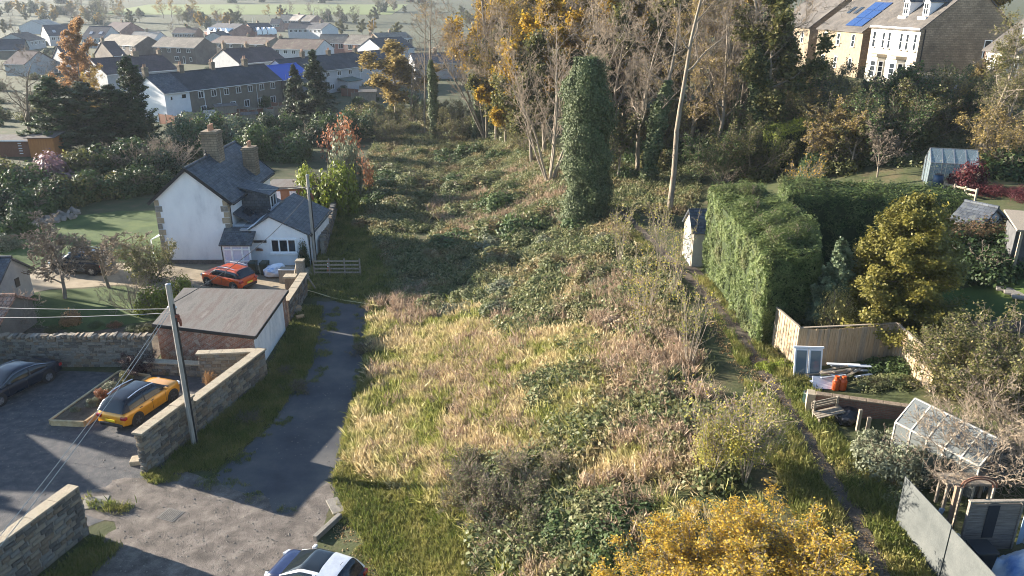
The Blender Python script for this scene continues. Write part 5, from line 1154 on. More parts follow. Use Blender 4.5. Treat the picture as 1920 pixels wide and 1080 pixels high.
for x in (.28, .68):
    mb = MB(); mb.prism([(L*x-1.35, yf), (L*x-.75, yf-.8), (L*x+.75, yf-.8), (L*x+1.35, yf)], -.3, 3.3); by = mb.build('bay_window', m_cream, t)
    MB().prism([(L*x-1.55, yf), (L*x-.85, yf-1.05), (L*x+.85, yf-1.05), (L*x+1.55, yf)], 3.304, 3.65).build('cornice', m_stonetrim, by)
    window(t, (L*x, yf-.8, 1.8), (1, 0, 0), (0, -1, 0), 1.15, 2.0, 1, .07, rows=3)
    for s in (-1, 1): window(t, (L*x+s*1.05, yf-.4, 1.8), Vector((.6, s*.8, 0)), Vector((s*.8, -.6, 0)), .6, 2.0, 1, .06, rows=3)
window(t, (L*.94, yf, 1.6), (1, 0, 0), (0, -1, 0), .7, 2.2, 1, .08, rows=2); MB().box(L*.94-.6, yf-.35, 3.0, L*.94+.6, yf, 3.25).build('door_hood', m_stonetrim, t)
MB().box(.0, yf-.25, 6.95, L, yf-.02, 7.12).build('eaves_cornice', m_wash, t)
window(t, (L+.02, 3.0, 4.6), (0, 1, 0), (1, 0, 0), 1.0, 2.2, 1, .09, rows=2, sill=m_pvc); MB().tube([(L+.06, -dfh+.5, 0), (L+.06, -dfh+.5, 7)], .07, 6).build('drainpipe', m_black, t)
sl_ = (12.2-7.2)/dfh
for x in (.42, .80):
    yd = -4.6; zb_ = 7.2+(dfh-4.6)*sl_; dn = MB(); hw_ = .62
    dn.add([(L*x-hw_, yd, zb_-.1), (L*x+hw_, yd, zb_-.1), (L*x+hw_, yd, zb_+1.75), (L*x, yd, zb_+2.5), (L*x-hw_, yd, zb_+1.75), (L*x-hw_, yd+2.4, zb_+1.6), (L*x+hw_, yd+2.4, zb_+1.6), (L*x+hw_, yd+2.4, zb_+1.75), (L*x, yd+3.0, zb_+2.5), (L*x-hw_, yd+2.4, zb_+1.75)], [(0, 1, 2, 3, 4), (1, 6, 7, 2), (0, 4, 9, 5), (2, 7, 8, 3), (3, 8, 9, 4)])
    d_o = dn.build('dormer', m_wash, t); window(t, (L*x, yd, zb_+.85), (1, 0, 0), (0, -1, 0), .95, 1.4, 2, .08, rows=2)
    MB().slab([(L*x-hw_-.15, yd-.15, zb_+1.62), (L*x, yd-.15, zb_+2.6), (L*x, yd+3.1, zb_+2.6), (L*x-hw_-.15, yd+2.5, zb_+1.62)], .06).build('dormer_roof', m_slate, d_o); MB().slab([(L*x, yd-.15, zb_+2.6), (L*x+hw_+.15, yd-.15, zb_+1.62), (L*x+hw_+.15, yd+2.5, zb_+1.62), (L*x, yd+3.1, zb_+2.6)], .06).build('dormer_roof', m_slate, d_o)
    MB().box(L*x-.8, yd-.5, zb_-.42, L*x+.8, yd+.1, zb_-.1).build('lead_apron', m_pvc, d_o)
f2, n2 = fa-u_*14.5+Vector((.2, 0)), fa-u_*2.6+Vector((.4, 0))
t, L = hillhouse('victorian_house', 'stone house with blue solar panels on its roof beside the cream fronted house', f2+inw*5.4, n2+inw*5.4, 6.4, 10.4, 5.4, m_sand, m_roofgrey, mat('warm_sandstone_front', [(.20, .16, .11), (.27, .22, .155)], 2, .95, .4, 18, fine=.3), ((0, .9, 1.6), (.55, .9, 1.5)))
for x in (.2, .5, .82):
    for z in (1.7, 4.9): window(t, (L*x, -5.45, z), (1, 0, 0), (0, -1, 0), .85, 1.7, 1, .08, rows=2, sill=m_stonetrim)
sl_ = (10.4-6.4)/5.4; m_solar = plain('solar_cell_glass', (.03, .07, .20), .12, .3, .6)
for i in range(3):
    for j in range(2):
        yc = -4.9+i*1.42+.6; MB().obox((L*.52+j*2.1+1.2, yc, 10.4+yc*sl_+.10), (1.0, 0, 0), (0, .66, .66*sl_), (0, -.02, .03)).build('solar_panel', m_solar, t)
for x in (.25, .4): MB().obox((L*x, -2.2, 10.4-2.2*sl_+.05), (.4, 0, 0), (0, .6, .6*sl_), (0, -.02, .03)).build('roof_light', m_glass, t)
f3, n3 = f2-u_*16+Vector((1.0, 0)), f2-u_*3+Vector((.4, 0))
t, L = hillhouse('victorian_house', 'brown roofed stone house glimpsed through branches beyond the solar roof', f3+inw*5.4, n3+inw*5.4, 6.4, 10.6, 5.4, m_sand, m_roofgrey, MATS['warm_sandstone_front'], ((0, .9, 1.6), (1, .9, 1.5)))
for x in (.2, .5, .82): window(t, (L*x, -5.45, 4.6), (1, 0, 0), (0, -1, 0), .85, 1.7, 1, .08, rows=2)
f0, n0 = Vector((53.6, 91.0)), Vector((54.6, 78.5))
t, L = hillhouse('victorian_house', 'cream house with a white dormer and brown downpipe at the end of the hill row', f0+inw*5.2, n0+inw*5.2, 5.4, 9.6, 5.2, m_cream, m_roofgrey, m_cream, ((1, .9, 1.4),))
for x in (.16, .42, .7): window(t, (L*x, -5.25, 3.2), (1, 0, 0), (0, -1, 0), 1.2, 1.8, 2, .09, rows=2, sill=m_stonetrim)
MB().tube([(.35, -5.4, 0), (.35, -5.4, 5.2)], .07, 6).build('drainpipe', plain('brown_pipe', (.16, .08, .05), .6), t)
for x in (.36,):
    yd = -4.0; sl_ = (9.6-5.4)/5.2; zb_ = 5.4+1.2*sl_
    dn = MB(); hw_ = .8; dn.add([(L*x-hw_, yd, zb_-.1), (L*x+hw_, yd, zb_-.1), (L*x+hw_, yd, zb_+1.9), (L*x, yd, zb_+2.9), (L*x-hw_, yd, zb_+1.9), (L*x-hw_, yd+2.6, zb_+1.8), (L*x+hw_, yd+2.6, zb_+1.8), (L*x, yd+3.6, zb_+2.9)], [(0, 1, 2, 3, 4), (1, 6, 2), (0, 4, 5), (2, 6, 7, 3), (3, 7, 5, 4)]); d_o = dn.build('dormer', m_wash, t); window(t, (L*x, yd, zb_+.95), (1, 0, 0), (0, -1, 0), 1.1, 1.5, 2, .09, rows=3)
s_ = thing('garden_shed', 'brown summerhouse with olive felt roof below the stone gable', 'shed', P(1756, 186), .12)
MB().box(-2.6, -1.4, 0, 2.6, 1.4, 2.1).build('wall', m_brown, s_); MB().slab([(-2.8, -1.7, 2.12), (2.8, -1.7, 2.12), (2.8, 1.7, 2.75), (-2.8, 1.7, 2.75)], .1).build('roof', mat('olive_felt', [(.20, .17, .11), (.27, .23, .15)], 2, .95), s_)
for x in (-1.2, -.3, 1.2): MB().box(x-.35, -1.44, .9, x+.35, -1.41, 1.85).build('window', MATS['net_curtain'], s_)
for k in range(4): MB().box(-2.66, -1.3+k*.7, .2, -2.62, -.8+k*.7, 1.9).build('trellis_panel', m_timber, s_)
s_ = thing('garden_gate', 'white painted garden gate below the end house', 'gate', P(1838, 165), .1)
for k in range(8): MB().box(-1.6+k*.4, -.04, .1, -1.25+k*.4, .04, 1.3).build('slat', m_wash, s_)

# ================================================================== RIGHT-HAND GARDENS: THINGS
gzr = lambda x, y: float(th(x, y))
# concrete garage facing the path
t = thing('garage', 'small pale concrete garage with pitched slate roof and grey door beside the tall hedge', 'garage', (11.25, 45.9, 4.0), 0)
m_pre = mat('pale_precast_concrete', [(.42, .37, .30), (.52, .46, .38)], 2, .95, .3, 20, fine=.25)
mb = MB(); pr_ = [(0, -.2), (2.6, -.2), (2.6, 2.3), (1.3, 3.3), (0, 2.3)]
mb.add([(0, y, z) for y, z in pr_]+[(5, y, z) for y, z in pr_], [(4, 3, 2, 1, 0), (5, 6, 7, 8, 9)]+[(i, (i+1) % 5, (i+1) % 5+5, i+5) for i in range(5)]); mb.build('wall', m_pre, t)
for s in (0, 1):
    y0, y1 = ((-.15, 1.3), (2.75, 1.3))[s]; q = [(-.15, y0, 2.2), (5.1, y0, 2.2), (5.1, y1, 3.42), (-.15, y1, 3.42)]
    MB().slab(q if s == 0 else q[::-1], .08).build('roof', m_slate, t)
MB().box(-.03, .28, 0, -.002, 2.3, 2.05).build('door', plain('grey_garage_door', (.20, .215, .23), .5), t)
MB().box(-.05, .12, -.1, -.003, .27, 2.2).build('door_post', m_pre, t); MB().box(-.05, 2.31, -.1, -.003, 2.46, 2.2).build('door_post', m_pre, t)
# close-board fence round the junk corner
m_larch = mat('larch_fence_board', [(.26, .185, .11), (.34, .25, .155), (.42, .32, .21)], 3.5, .9, .35, 22, stretch=(7, 7, .5), fine=.25)
m_larch2 = mat('greyed_fence_board', [(.21, .17, .125), (.28, .23, .17), (.34, .28, .21)], 3.5, .9, .35, 22, stretch=(7, 7, .5), fine=.25)
fp = [Vector((12.62, 34.2)), Vector((12.9, 31.8)), Vector((17.15, 31.6)), Vector((17.15, 28.1))]
t = thing('board_fence', 'tall vertical board fence enclosing the junk corner below the conifers', 'fence', (fp[1].x, fp[1].y, gzr(*fp[1])))
for a, b, z0_, z1_ in ((fp[0], fp[1], 2.0, 2.0), (fp[1], fp[2], 1.95, 1.55), (fp[2], fp[3], 1.55, 1.5)):
    d = b-a; n = int(d.length/.125); dn = d.normalized(); nr_ = Vector((dn.y, -dn.x))
    for k in range(n):
        p = a+dn*(k+.5)*d.length/n-fp[1]; g0 = gzr(*(a+dn*(k+.5)*d.length/n))-gzr(*fp[1]); off = nr_*(.012 if k % 2 else -.006); hh = z0_+(z1_-z0_)*k/n+random.uniform(-.015, .015)
        MB().obox((p.x+off.x, p.y+off.y, g0+hh/2), dn.to_3d()*.06, nr_.to_3d()*.01, (random.uniform(-.008, .008), 0, hh/2)).build('board', random.choice((m_larch, m_larch, m_larch2)), t)
    p0, p1 = a-fp[1], b-fp[1]; MB().bar((p0.x, p0.y, gzr(*a)-gzr(*fp[1])+z0_+.03), (p1.x, p1.y, gzr(*b)-gzr(*fp[1])+z1_+.03), .11, .045).build('capping_rail', m_larch2, t)
# low brick wall
b0, b1 = Vector((12.3, 27.75)), Vector((15.9, 26.6)); d = b1-b0
t = thing('brick_wall', 'low mossy brick wall in front of the junk corner', 'wall', (b0.x, b0.y, 4.0), math.atan2(d.y, d.x))
MB().box(0, -.11, -.2, d.length, .11, .86).build('brickwork', brickmat('damp_red_brick', (.17, .085, .06), (.12, .065, .05), (.12, .105, .09), .225, .075, .012, .9, .6, bs=.9), t)
for k in range(6): MB().box(d.length*k/6+.01, -.15, .864, d.length*(k+1)/6-.005, .15, .93).build('coping_stone', m_stone[2], t, bevel=.01)
MB().box(-.32, -.16, -.2, -.003, .3, .9).build('end_pier', m_stonetrim, t, bevel=.01)
# junk: window sashes, planks, gas bottles
m_pane = glassmat('grey_reflective_glass', (.10, .15, .18), .1)
q = P(1513, 708); t = thing('window_sash', 'old white double window sash leaning on the board fence', 'window', q, -.04); t.rotation_euler = (-.22, 0, -.06)
for s in (-1, 1):
    MB().box(s*.31-.29, -.03, .02, s*.31+.29, .03, 1.32).build('sash_frame', m_wash, t); MB().box(s*.31-.22, -.042, .10, s*.31+.22, -.033, 1.24).build('pane', m_pane, t)
MB().box(-.66, -.02, 1.33, .66, .08, 1.42).build('head', m_wash, t)
q0 = P(1578, 712); plm = [plain('weathered_white_board', (.62, .63, .65), .7), m_timber, plain('grey_blue_board', (.36, .40, .46), .7), m_larch2]
rp = random.Random(5)
for k in range(16):
    a = rp.uniform(-.3, .75); L_ = rp.uniform(.9, 2.3); o = q0+Vector((rp.uniform(-.7, .8), rp.uniform(-.3, .6), .08+.035*k)); tilt = rp.uniform(-.16, .16)
    pb = MB().box(-L_/2, -rp.uniform(.04, .1), -.018, L_/2, .06, .018).build('plank', plm[k % 4], None, o, (rp.uniform(-.15, .15), tilt, a))
    props(pb, 'loose weathered plank in the heap behind the low brick wall', 'plank', 'planks in the junk heap')
props(MB().slab([(-.75, -.3, .05), (.5, -.35, .02), (.65, .25, .28), (-.6, .3, .35)], .03).build('white_board', plm[0], None, P(1552, 724)), 'broad white sheet lying at the front of the plank heap', 'board')
m_gas = plain('orange_gas_bottle', (.55, .09, .02), .45)
for dx, px, lb in ((0, 1566, 'orange gas bottle among the planks, left of a pair'), (1, 1579, 'orange gas bottle among the planks, right of a pair')):
    t = thing('gas_bottle', lb, 'gas bottle', P(px, 731)); MB().lathe([(.13, 0), (.155, .04), (.155, .42), (.12, .52), (.05, .56)], 16).build('body', m_gas, t, smooth=True); MB().lathe([(.10, .55), (.10, .66)], 12).build('collar', m_gas, t)
t = thing('water_butt', 'small dark green tub at the end of the low brick wall', 'tub', P(1515, 762)); MB().lathe([(.22, 0), (.26, .3), (.24, .62), (.26, .64)], 16).build('body', m_binc, t, smooth=True); MB().lathe([(.23, .645), (.2, .67)], 16).build('lid', m_black, t)
# broken bench and black sack
t = thing('garden_bench', 'weathered grey broken garden bench leaning on the brick wall', 'bench', P(1552, 790), .2); t.rotation_euler = (.1, -.12, .2)
for k in range(4): MB().box(-.6, -.22+k*.12, .44, .6, -.13+k*.12, .48).build('seat_slat', m_timber, t)
for k in range(3): MB().box(-.6, .27, .58+k*.12, .6, .30, .66+k*.12).build('back_slat', m_timber, t)
for x in (-.5, .5):
    for y in (-.2, .25): MB().box(x-.04, y-.04, 0, x+.04, y+.04, .44 if y < 0 else .95).build('leg', m_timber, t)
sk2 = sme.copy(); sk2.materials.clear(); sk2.materials.append(plain('black_polythene', (.015, .016, .02), .3))
props(obj('rubbish_sack', sk2, None, P(1588, 788)+Vector((0, 0, .22)), (0, 0, 1), (.6, .45, .42)), 'crumpled black polythene sack against the low brick wall', 'sack')
for px, hh, lb in ((1607, .95, 'upright weathered gate post below the brick wall'), (1626, .6, 'short weathered stump post beside the gate post')):
    props(MB().box(-.06, -.06, -.1, .06, .06, hh).build('post', m_timber, None, P(px, 808), bevel=.01), lb, 'post')
# greenhouses
def greenhouse(name, label, a, b, wd, eh, rh, frame, glass, n=5, wallm=None):
    a, b = Vector(a), Vector(b); d = (b-a).to_2d(); L = d.length; z = gzr(a.x, a.y)
    t = thing(name, label, 'greenhouse', (a.x, a.y, z), math.atan2(d.y, d.x)); h = wd/2
    fr = MB()
    for x in np.linspace(0, L, n):
        for s in (-1, 1): fr.bar((x, s*h, 0), (x, s*h, eh), .05, .05); fr.bar((x, s*h, eh), (x, 0, rh), .05, .05)
    for s in (-1, 1):
        for z_ in (.03, eh): fr.bar((0, s*h, z_), (L, s*h, z_), .05, .05)
    fr.bar((0, 0, rh), (L, 0, rh), .06, .06)
    for x in (0, L):
        fr.bar((x, -h, .03), (x, h, .03), .05, .05); fr.bar((x, -h, eh), (x, h, eh), .05, .05)
        for y in (-h*.33, h*.33): fr.bar((x, y, 0), (x, y, eh+(rh-eh)*.67), .04, .04)
    fr.build('frame', frame, t)
    xs = np.linspace(0, L, n)
    for i in range(n-1):
        for s in (-1, 1):
            x0, x1 = xs[i]+.03, xs[i+1]-.03; MB().obox(((x0+x1)/2, s*h, eh/2), ((x1-x0)/2, 0, 0), (0, .004, 0), (0, 0, eh/2-.04)).build('pane', glass, t)
            MB().obox(((x0+x1)/2, s*h/2, (eh+rh)/2+.005), ((x1-x0)/2, 0, 0), (0, s*h/2-.02*s, -(rh-eh)/2), (0, .002, .004)).build('pane', glass, t)
    for x in (0, L): MB().add([(x, -h+.03, .05), (x, h-.03, .05), (x, h-.03, eh), (x, 0, rh-.04), (x, -h+.03, eh), (x+.008, -h+.03, .05), (x+.008, h-.03, .05), (x+.008, h-.03, eh), (x+.008, 0, rh-.04), (x+.008, -h+.03, eh)], [(4, 3, 2, 1, 0), (5, 6, 7, 8, 9)]).build('gable_pane', glass, t)
    return t
def clearglass(name, col, al):
    m, tt, N, L, b = _new(name); b.inputs['Base Color'].default_value = (*col, 1); b.inputs['Roughness'].default_value = .12; b.inputs['Alpha'].default_value = al; b.inputs['Specular IOR Level'].default_value = .6; return m
m_ghg = clearglass('misted_greenhouse_glass', (.15, .165, .165), .62); m_ghg2 = clearglass('clean_greenhouse_glass', (.30, .38, .42), .3)
ga, gb = P(1716, 747, 2.15), P(1880, 812, 2.15)
greenhouse('greenhouse', 'old timber greenhouse with misted glass half buried in bare shrubs', ga, gb, 1.7, 1.4, 2.15, mat('peeling_grey_paint', [(.30, .285, .25), (.42, .40, .36)], 6), m_ghg, 6)
ga = P(1745, 348); t = greenhouse('greenhouse', 'small aluminium greenhouse with blue grey panes in the upper garden', (ga.x, ga.y+.9, 0), (ga.x+2.7, ga.y+.1, 0), 1.9, 1.55, 2.35, MATS['galvanised_steel'], m_ghg2, 5)
t = thing('water_butt', 'dark blue water butt in front of the upper greenhouse', 'water butt', P(1757, 350)); MB().lathe([(.28, 0), (.33, .4), (.28, .8)], 14).build('body', plain('blue_plastic', (.02, .06, .12), .4), t, smooth=True); MB().lathe([(.29, .805), (.25, .85)], 14).build('lid', m_black, t)
m_gcorr0 = mat('dark_grey_boards', [(.06, .06, .062), (.10, .10, .10)], 3, .9, .3, 20)
# low rail fence, pot, white cabin, open store in the upper garden
fa_, fb_ = P(1768, 362), P(1828, 376); t = thing('garden_rail', 'low weathered rail fence below the red maple', 'fence', fa_); d = fb_-fa_
for z in (.3, .6): MB().bar((0, 0, z), (d.x, d.y, d.z+z), .05, .12).build('rail', m_timber, t)
for k in range(4): MB().box(d.x*k/3-.05, d.y*k/3-.05, d.z*k/3-.1, d.x*k/3+.05, d.y*k/3+.05, d.z*k/3+.75).build('post', m_timber, t)
q = P(1745, 378); t = thing('plant_pot', 'grey pot with orange leaved plant by the rail fence', 'plant pot', q); MB().lathe([(.18, 0), (.26, .42), (.28, .45)], 14).build('pot', m_lead, t)
for k in (0,): obj('foliage', BUSH['fine'][0], t, (0, 0, .42), (0, 0, 0), (.35, .35, .4), L_ORANGE)
t = house('white_cabin', 'small white garden cabin with grey roof behind the brown hedge', tuple(P(1815, 378, 2.2).xy), tuple(P(1868, 380, 2.2).xy), 2.2, 1.6, 1.1, None, m_wash, m_slate, ((.2, 1.0, .5, .6, 2),), (), False, cat='cabin')
q = P(1918, 508); t = thing('garden_store', 'open fronted grey store with pale roof edge beside the shaded lawn', 'shed', q, -.35)
MB().box(-.6, .3, 0, 3, 2.4, 1.9).build('back_wall', m_gcorr0, t); MB().slab([(-.8, -.6, 2.2), (3.2, -.6, 2.2), (3.2, 2.6, 2.4), (-.8, 2.6, 2.4)], .1).build('roof', m_timber, t)
for x in (-.6, 2.8): MB().box(x, -.5, 0, x+.12, -.38, 2.1).build('post', m_timber, t)
for k, (px, py) in enumerate(((1890, 545), (1905, 552), (1920, 560))): props(MB().box(-.5, -.25, 0, .5, .25, .1).build('stone_step', m_conc, None, P(px, py), (0, 0, -.5), bevel=.02), 'grey slab step climbing beside the shaded lawn', 'step', 'slab steps beside the lawn')
q = P(1607, 222, 0); t = thing('tool_box', 'green plastic garden box glimpsed under the hill trees', 'box', q); MB().box(-.5, -.4, 0, .5, .4, 1.2).build('body', plain('bright_green_plastic', (.03, .22, .12), .5), t, bevel=.03); MB().box(-.54, -.44, 1.204, .54, .44, 1.28).build('lid', MATS['bright_green_plastic'], t)
q = P(1402, 216); props(MB().box(-.9, -.03, .3, .9, .03, 1.7).build('blue_sheet', plain('pale_blue_sheet', (.45, .55, .68), .4), None, q, (0.2, 0, .3)), 'pale blue sheet glimpsed among the ivy clad trees', 'sheet')

# ---- bottom right: sheeting, panels, tarpaulin
m_sheet = mat('pale_fibre_sheet', [(.062, .068, .066), (.082, .088, .085), (.10, .105, .10)], 1.2, .9, .2, 20, fine=.2)
s0 = Vector((12.35, 20.6)); s1 = Vector((12.85, 13.5)); dd = s1-s0
t = thing('sheet_fence', 'pale fibre sheet fence with leaf shadows along the garden path', 'fence', (s0.x, s0.y, gzr(*s0)), math.atan2(dd.y, dd.x)); L_ = dd.length
for k in range(3): MB().box(L_*k/3+.004, -.012+.03*(k % 2), 0, L_*(k+1)/3+.05, .012+.03*(k % 2), 1.85-.1*(k % 2)).build('sheet', m_sheet, t)
for k in range(3): MB().box(L_*k/3+.2, .05, 0, L_*k/3+.3, .15, 1.7).build('post', m_timber, t)
m_gcorr = mat('green_painted_sheet', [(.045, .065, .05), (.075, .095, .075)], 2, .8, .2, 15, fine=.3)
q0_, q1_ = Vector((13.9, 22.35)), Vector((19.5, 22.1)); dd = q1_-q0_
t = thing('corrugated_fence', 'dark green profiled sheet fence behind the scrap corner', 'fence', (q0_.x, q0_.y, gzr(*q0_)), math.atan2(dd.y, dd.x)); n = int(dd.length/.18)
for k in range(n): MB().box(k*.18, -.02+.03*(k % 2), -.2, k*.18+.178, .01+.03*(k % 2), 1.25+.03*k*.18/1.0*0+max(0, gzr(q0_.x+k*.18, 22.2)-gzr(*q0_))*.3).build('sheet_strip', m_gcorr, t)
# fence panel leaning upright
pz = gzr(14.3, 19.0)
t = thing('fence_panel', 'dark weathered lap fence panel with black stain standing in the scrap corner', 'fence panel', (13.55, 19.1, pz-.0), .02)
m_lap = mat('dark_lap_boards', [(.13, .105, .09), (.20, .165, .14), (.26, .215, .18)], 3, .9, .4, 20, stretch=(.6, 4, 7), fine=.3)
for k in range(14): MB().obox((.78, .0+.004*(k % 2), .1+k*.122), (.76, 0, 0), (0, .012, .004), (0, -.006, .064)).build('slat', m_lap, t)
for x in (0, 1.56): MB().box(x-.03, -.05, 0, x+.03, .05, 1.82).build('stile', m_lap, t)
MB().box(.55, -.031, .55, .9, -.026, 1.7).build('black_stain', plain('soot_black', (.02, .022, .028), .9), t)
MB().box(-.05, -.06, 1.823, 1.62, .06, 1.87).build('top_rail', m_timber, t)
props(MB().box(-.05, -.05, 0, .05, .05, 2.1).build('post', mat('brown_post', [(.16, .10, .07), (.22, .15, .1)], 4), None, (13.32, 19.5, pz)), 'brown timber post left of the dark fence panel', 'post')
t = thing('trellis_arch', 'reddish curved timber arch top behind the dark fence panel', 'arch', (14.0, 20.2, pz))
for r_ in (.42, .52): MB().tube([(.45-r_*math.cos(math.pi*k/10)*1.1, 0, 1.55+r_*.75*math.sin(math.pi*k/10)) for k in range(11)], .03, 5).build('arch_bar', plain('red_cedar', (.16, .075, .045), .8), t)
for x in (-.05, .95): MB().bar((x, 0, 0), (x, 0, 1.55), .06, .06).build('leg', m_timber, t)
t = thing('work_table', 'weathered timber work table against the green sheet fence', 'table', (14.1, 21.3, gzr(14.5, 21.3)))
MB().box(-.1, -.3, 1.0, 1.5, .35, 1.08).build('table_top', m_timber, t)
for x in (0, 1.4):
    for y in (-.2, .25): MB().box(x-.04, y-.04, 0, x+.04, y+.04, .996).build('leg', m_timber, t)
t = thing('corrugated_sheet', 'blue grey corrugated sheet standing right of the dark fence panel', 'sheet', (15.35, 19.25, pz))
for k in range(10): MB().box(k*.1, -.02+.03*(k % 2), 0, k*.1+.1, .0+.03*(k % 2), 2.05).build('corrugation', plain('blue_grey_sheet', (.27, .35, .45), .5) if 'blue_grey_sheet' not in MATS else MATS['blue_grey_sheet'], t)
props(MB().box(-.09, -.02, 0, .09, .02, 1.0).build('metal_strip', MATS['blue_grey_sheet'], None, (13.0, 19.9, pz), (0, .35, .2)), 'short pale metal strip leaning behind the sheet fence', 'strip')
t = thing('storage_bin', 'black plastic storage bin below the dark fence panel', 'bin', (13.65, 18.3, pz)); MB().hexa([(-.24, -.24, 0), (.24, -.24, 0), (.24, .24, 0), (-.24, .24, 0), (-.3, -.3, .8), (.3, -.3, .8), (.3, .3, .8), (-.3, .3, .8)]).build('body', m_black, t, bevel=.03); MB().box(-.33, -.33, .804, .33, .33, .88).build('lid', m_black, t, bevel=.03)
bm_ = bmesh.new(); bmesh.ops.create_grid(bm_, x_segments=40, y_segments=40, size=1)
for v_ in bm_.verts:
    r_ = max(abs(v_.co.x), abs(v_.co.y)); z_ = .85*(1-r_**2.2)*(1+.5*noise.noise(v_.co*1.3+Vector((3, 1, 0))))+.10*noise.noise(v_.co*4)+.05*noise.noise(v_.co*9); v_.co.z = max(z_, .02)+.02*noise.noise(v_.co*15)
me = bpy.data.meshes.new('tarpaulin'); bm_.to_mesh(me); bm_.free(); me.polygons.foreach_set('use_smooth', [True]*len(me.polygons))
me.materials.append(mat('faded_blue_tarpaulin', [(.10, .20, .42), (.22, .32, .50), (.50, .54, .60), (.56, .58, .62)], 1.0, .5, .4, 7, lo=.35, hi=.62)); props(obj('tarpaulin', me, None, (15.0, 17.9, gzr(15, 17.9)), (0, 0, .3), (1.0, .9, .9)), 'faded blue and white tarpaulin draped over a heap', 'tarpaulin')

# ================================================================== HEDGES, TREES, BUSHES
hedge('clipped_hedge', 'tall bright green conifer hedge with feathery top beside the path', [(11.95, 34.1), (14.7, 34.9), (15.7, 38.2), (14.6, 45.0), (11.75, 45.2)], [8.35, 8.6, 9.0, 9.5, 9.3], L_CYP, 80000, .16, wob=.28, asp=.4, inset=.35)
for x, y, s in ((13.0, 36.2, 1.2), (13.3, 38.5, 1.25), (14.2, 37.0, 1.2), (13.0, 41, 1.2), (13.6, 43.4, 1.3), (12.7, 44.2, 1.0), (14.6, 39.8, 1.1)):
    z = 8.2+.06*(y-34); bush('spray', (x, y, z), (s, s, s*1.05), L_CYP, 'feathery untrimmed top growth of the tall conifer hedge', 'hedge_top', 'hedge', 'hedge top growth')
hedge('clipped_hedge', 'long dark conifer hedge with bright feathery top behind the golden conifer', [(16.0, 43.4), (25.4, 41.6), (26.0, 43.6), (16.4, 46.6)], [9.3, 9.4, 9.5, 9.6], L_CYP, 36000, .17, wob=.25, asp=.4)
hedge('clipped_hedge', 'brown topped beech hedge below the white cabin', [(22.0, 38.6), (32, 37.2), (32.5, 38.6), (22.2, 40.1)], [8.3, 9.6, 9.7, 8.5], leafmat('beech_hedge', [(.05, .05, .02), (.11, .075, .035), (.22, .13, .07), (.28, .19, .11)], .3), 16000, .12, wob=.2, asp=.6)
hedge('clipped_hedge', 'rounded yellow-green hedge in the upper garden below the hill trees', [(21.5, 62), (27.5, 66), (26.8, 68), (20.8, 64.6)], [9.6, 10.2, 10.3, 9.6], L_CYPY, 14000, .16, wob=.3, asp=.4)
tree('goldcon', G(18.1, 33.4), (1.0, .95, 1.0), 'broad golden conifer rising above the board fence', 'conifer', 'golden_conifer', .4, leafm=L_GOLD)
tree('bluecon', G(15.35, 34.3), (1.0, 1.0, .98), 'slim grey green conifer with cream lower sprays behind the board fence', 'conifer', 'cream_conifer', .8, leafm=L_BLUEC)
bush('spray', (15.1, 33.3, gzr(15.1, 33.3)+1.0), (1.15, .8, 2.3), L_CREAM, 'cream variegated sprays, enlarged to look sunlit, overhanging the board fence', 'cream_lit_sprays', 'shrub')  # enlarged pale sprays stand in for sunlit foliage on the conifer
# ivy column and its neighbours
IV = P(1100, 412); 
tree_proto('ivycol', grow([S(seg=8, wob=.02, trop=.03, taper=.5), S(12, .2, 55, 3, .12, .05, .35), S(4, .5, 45, 2, .15, .03, .2)], 12.8, .35, seed=41), (0, 1), ivy=(12.4, 1.70, 62000, .14))
tree('ivycol', IV, 1.0, 'thick ivy clad trunk standing like a green column', 'tree', 'ivy_tree', .3, ivym=L_IVY)
bush('spray', (IV.x, IV.y, IV.z+10.7), (1.75, 1.65, 1.9), L_IVY, 'bushy ivy mass crowning the green column', 'ivy_bush', 'ivy')
tree('multi', P(1030, 345), (1.0, 1.0, 1.05), 'many stemmed pale bare tree next to the ivy column', 'tree', 'bare_tree', 1.2, bark=M_BARKP, twig=M_TWIGP)
tree('leantrunk', P(1255, 397), (.95, .95, 1.1), 'pale slightly leaning bare tree with clean trunk behind the concrete garage', 'tree', 'bare_tree', -.2, bark=M_BARK)
tree('tall', P(1213, 345), (1.15, 1.15, .8), 'crooked bare tree with ivied lower trunk behind the path', 'tree', 'bare_tree', 2.0, twig=M_TWIGP, ivym=L_IVY)
tree('bare', P(1195, 330), (.9, .9, 1.0), 'spreading bare tree with tangled pale branches beyond the ivy column', 'tree', 'bare_tree', .7, twig=M_TWIGP, bark=M_BARKP)
tree('tall', P(1422, 292), (1.3, 1.3, .85), 'ivy clad tree with thin yellow leaves in the hill gardens', 'tree', 'ivy_tree', 4.0, ivym=L_IVY)
tree('autumn', P(1425, 285), (1.2, 1.2, 1.25), 'tall tree with thin yellow-olive leaves beside the ivied trunk', 'tree', 'autumn_tree', .5, leafm=L_OLIVE)
for px, py, s, rz, lb in ((815, 262, (1.0, 1.0, 1.0), .3, 'tall bare tree with ivy climbing its trunk, left of two'), (893, 262, (1.05, 1.05, .95), 2.3, 'tall bare tree with darker ivy on its trunk, right of two')):
    tree('tall', P(px, py), s, lb, 'tree', 'ivy_tree', rz, ivym=L_IVY)
tree('tall', P(797, 252), (.7, .7, 1.05), 'slender bare pole-like tree without ivy left of the ivied trunks', 'tree', 'bare_tree', 1.0)
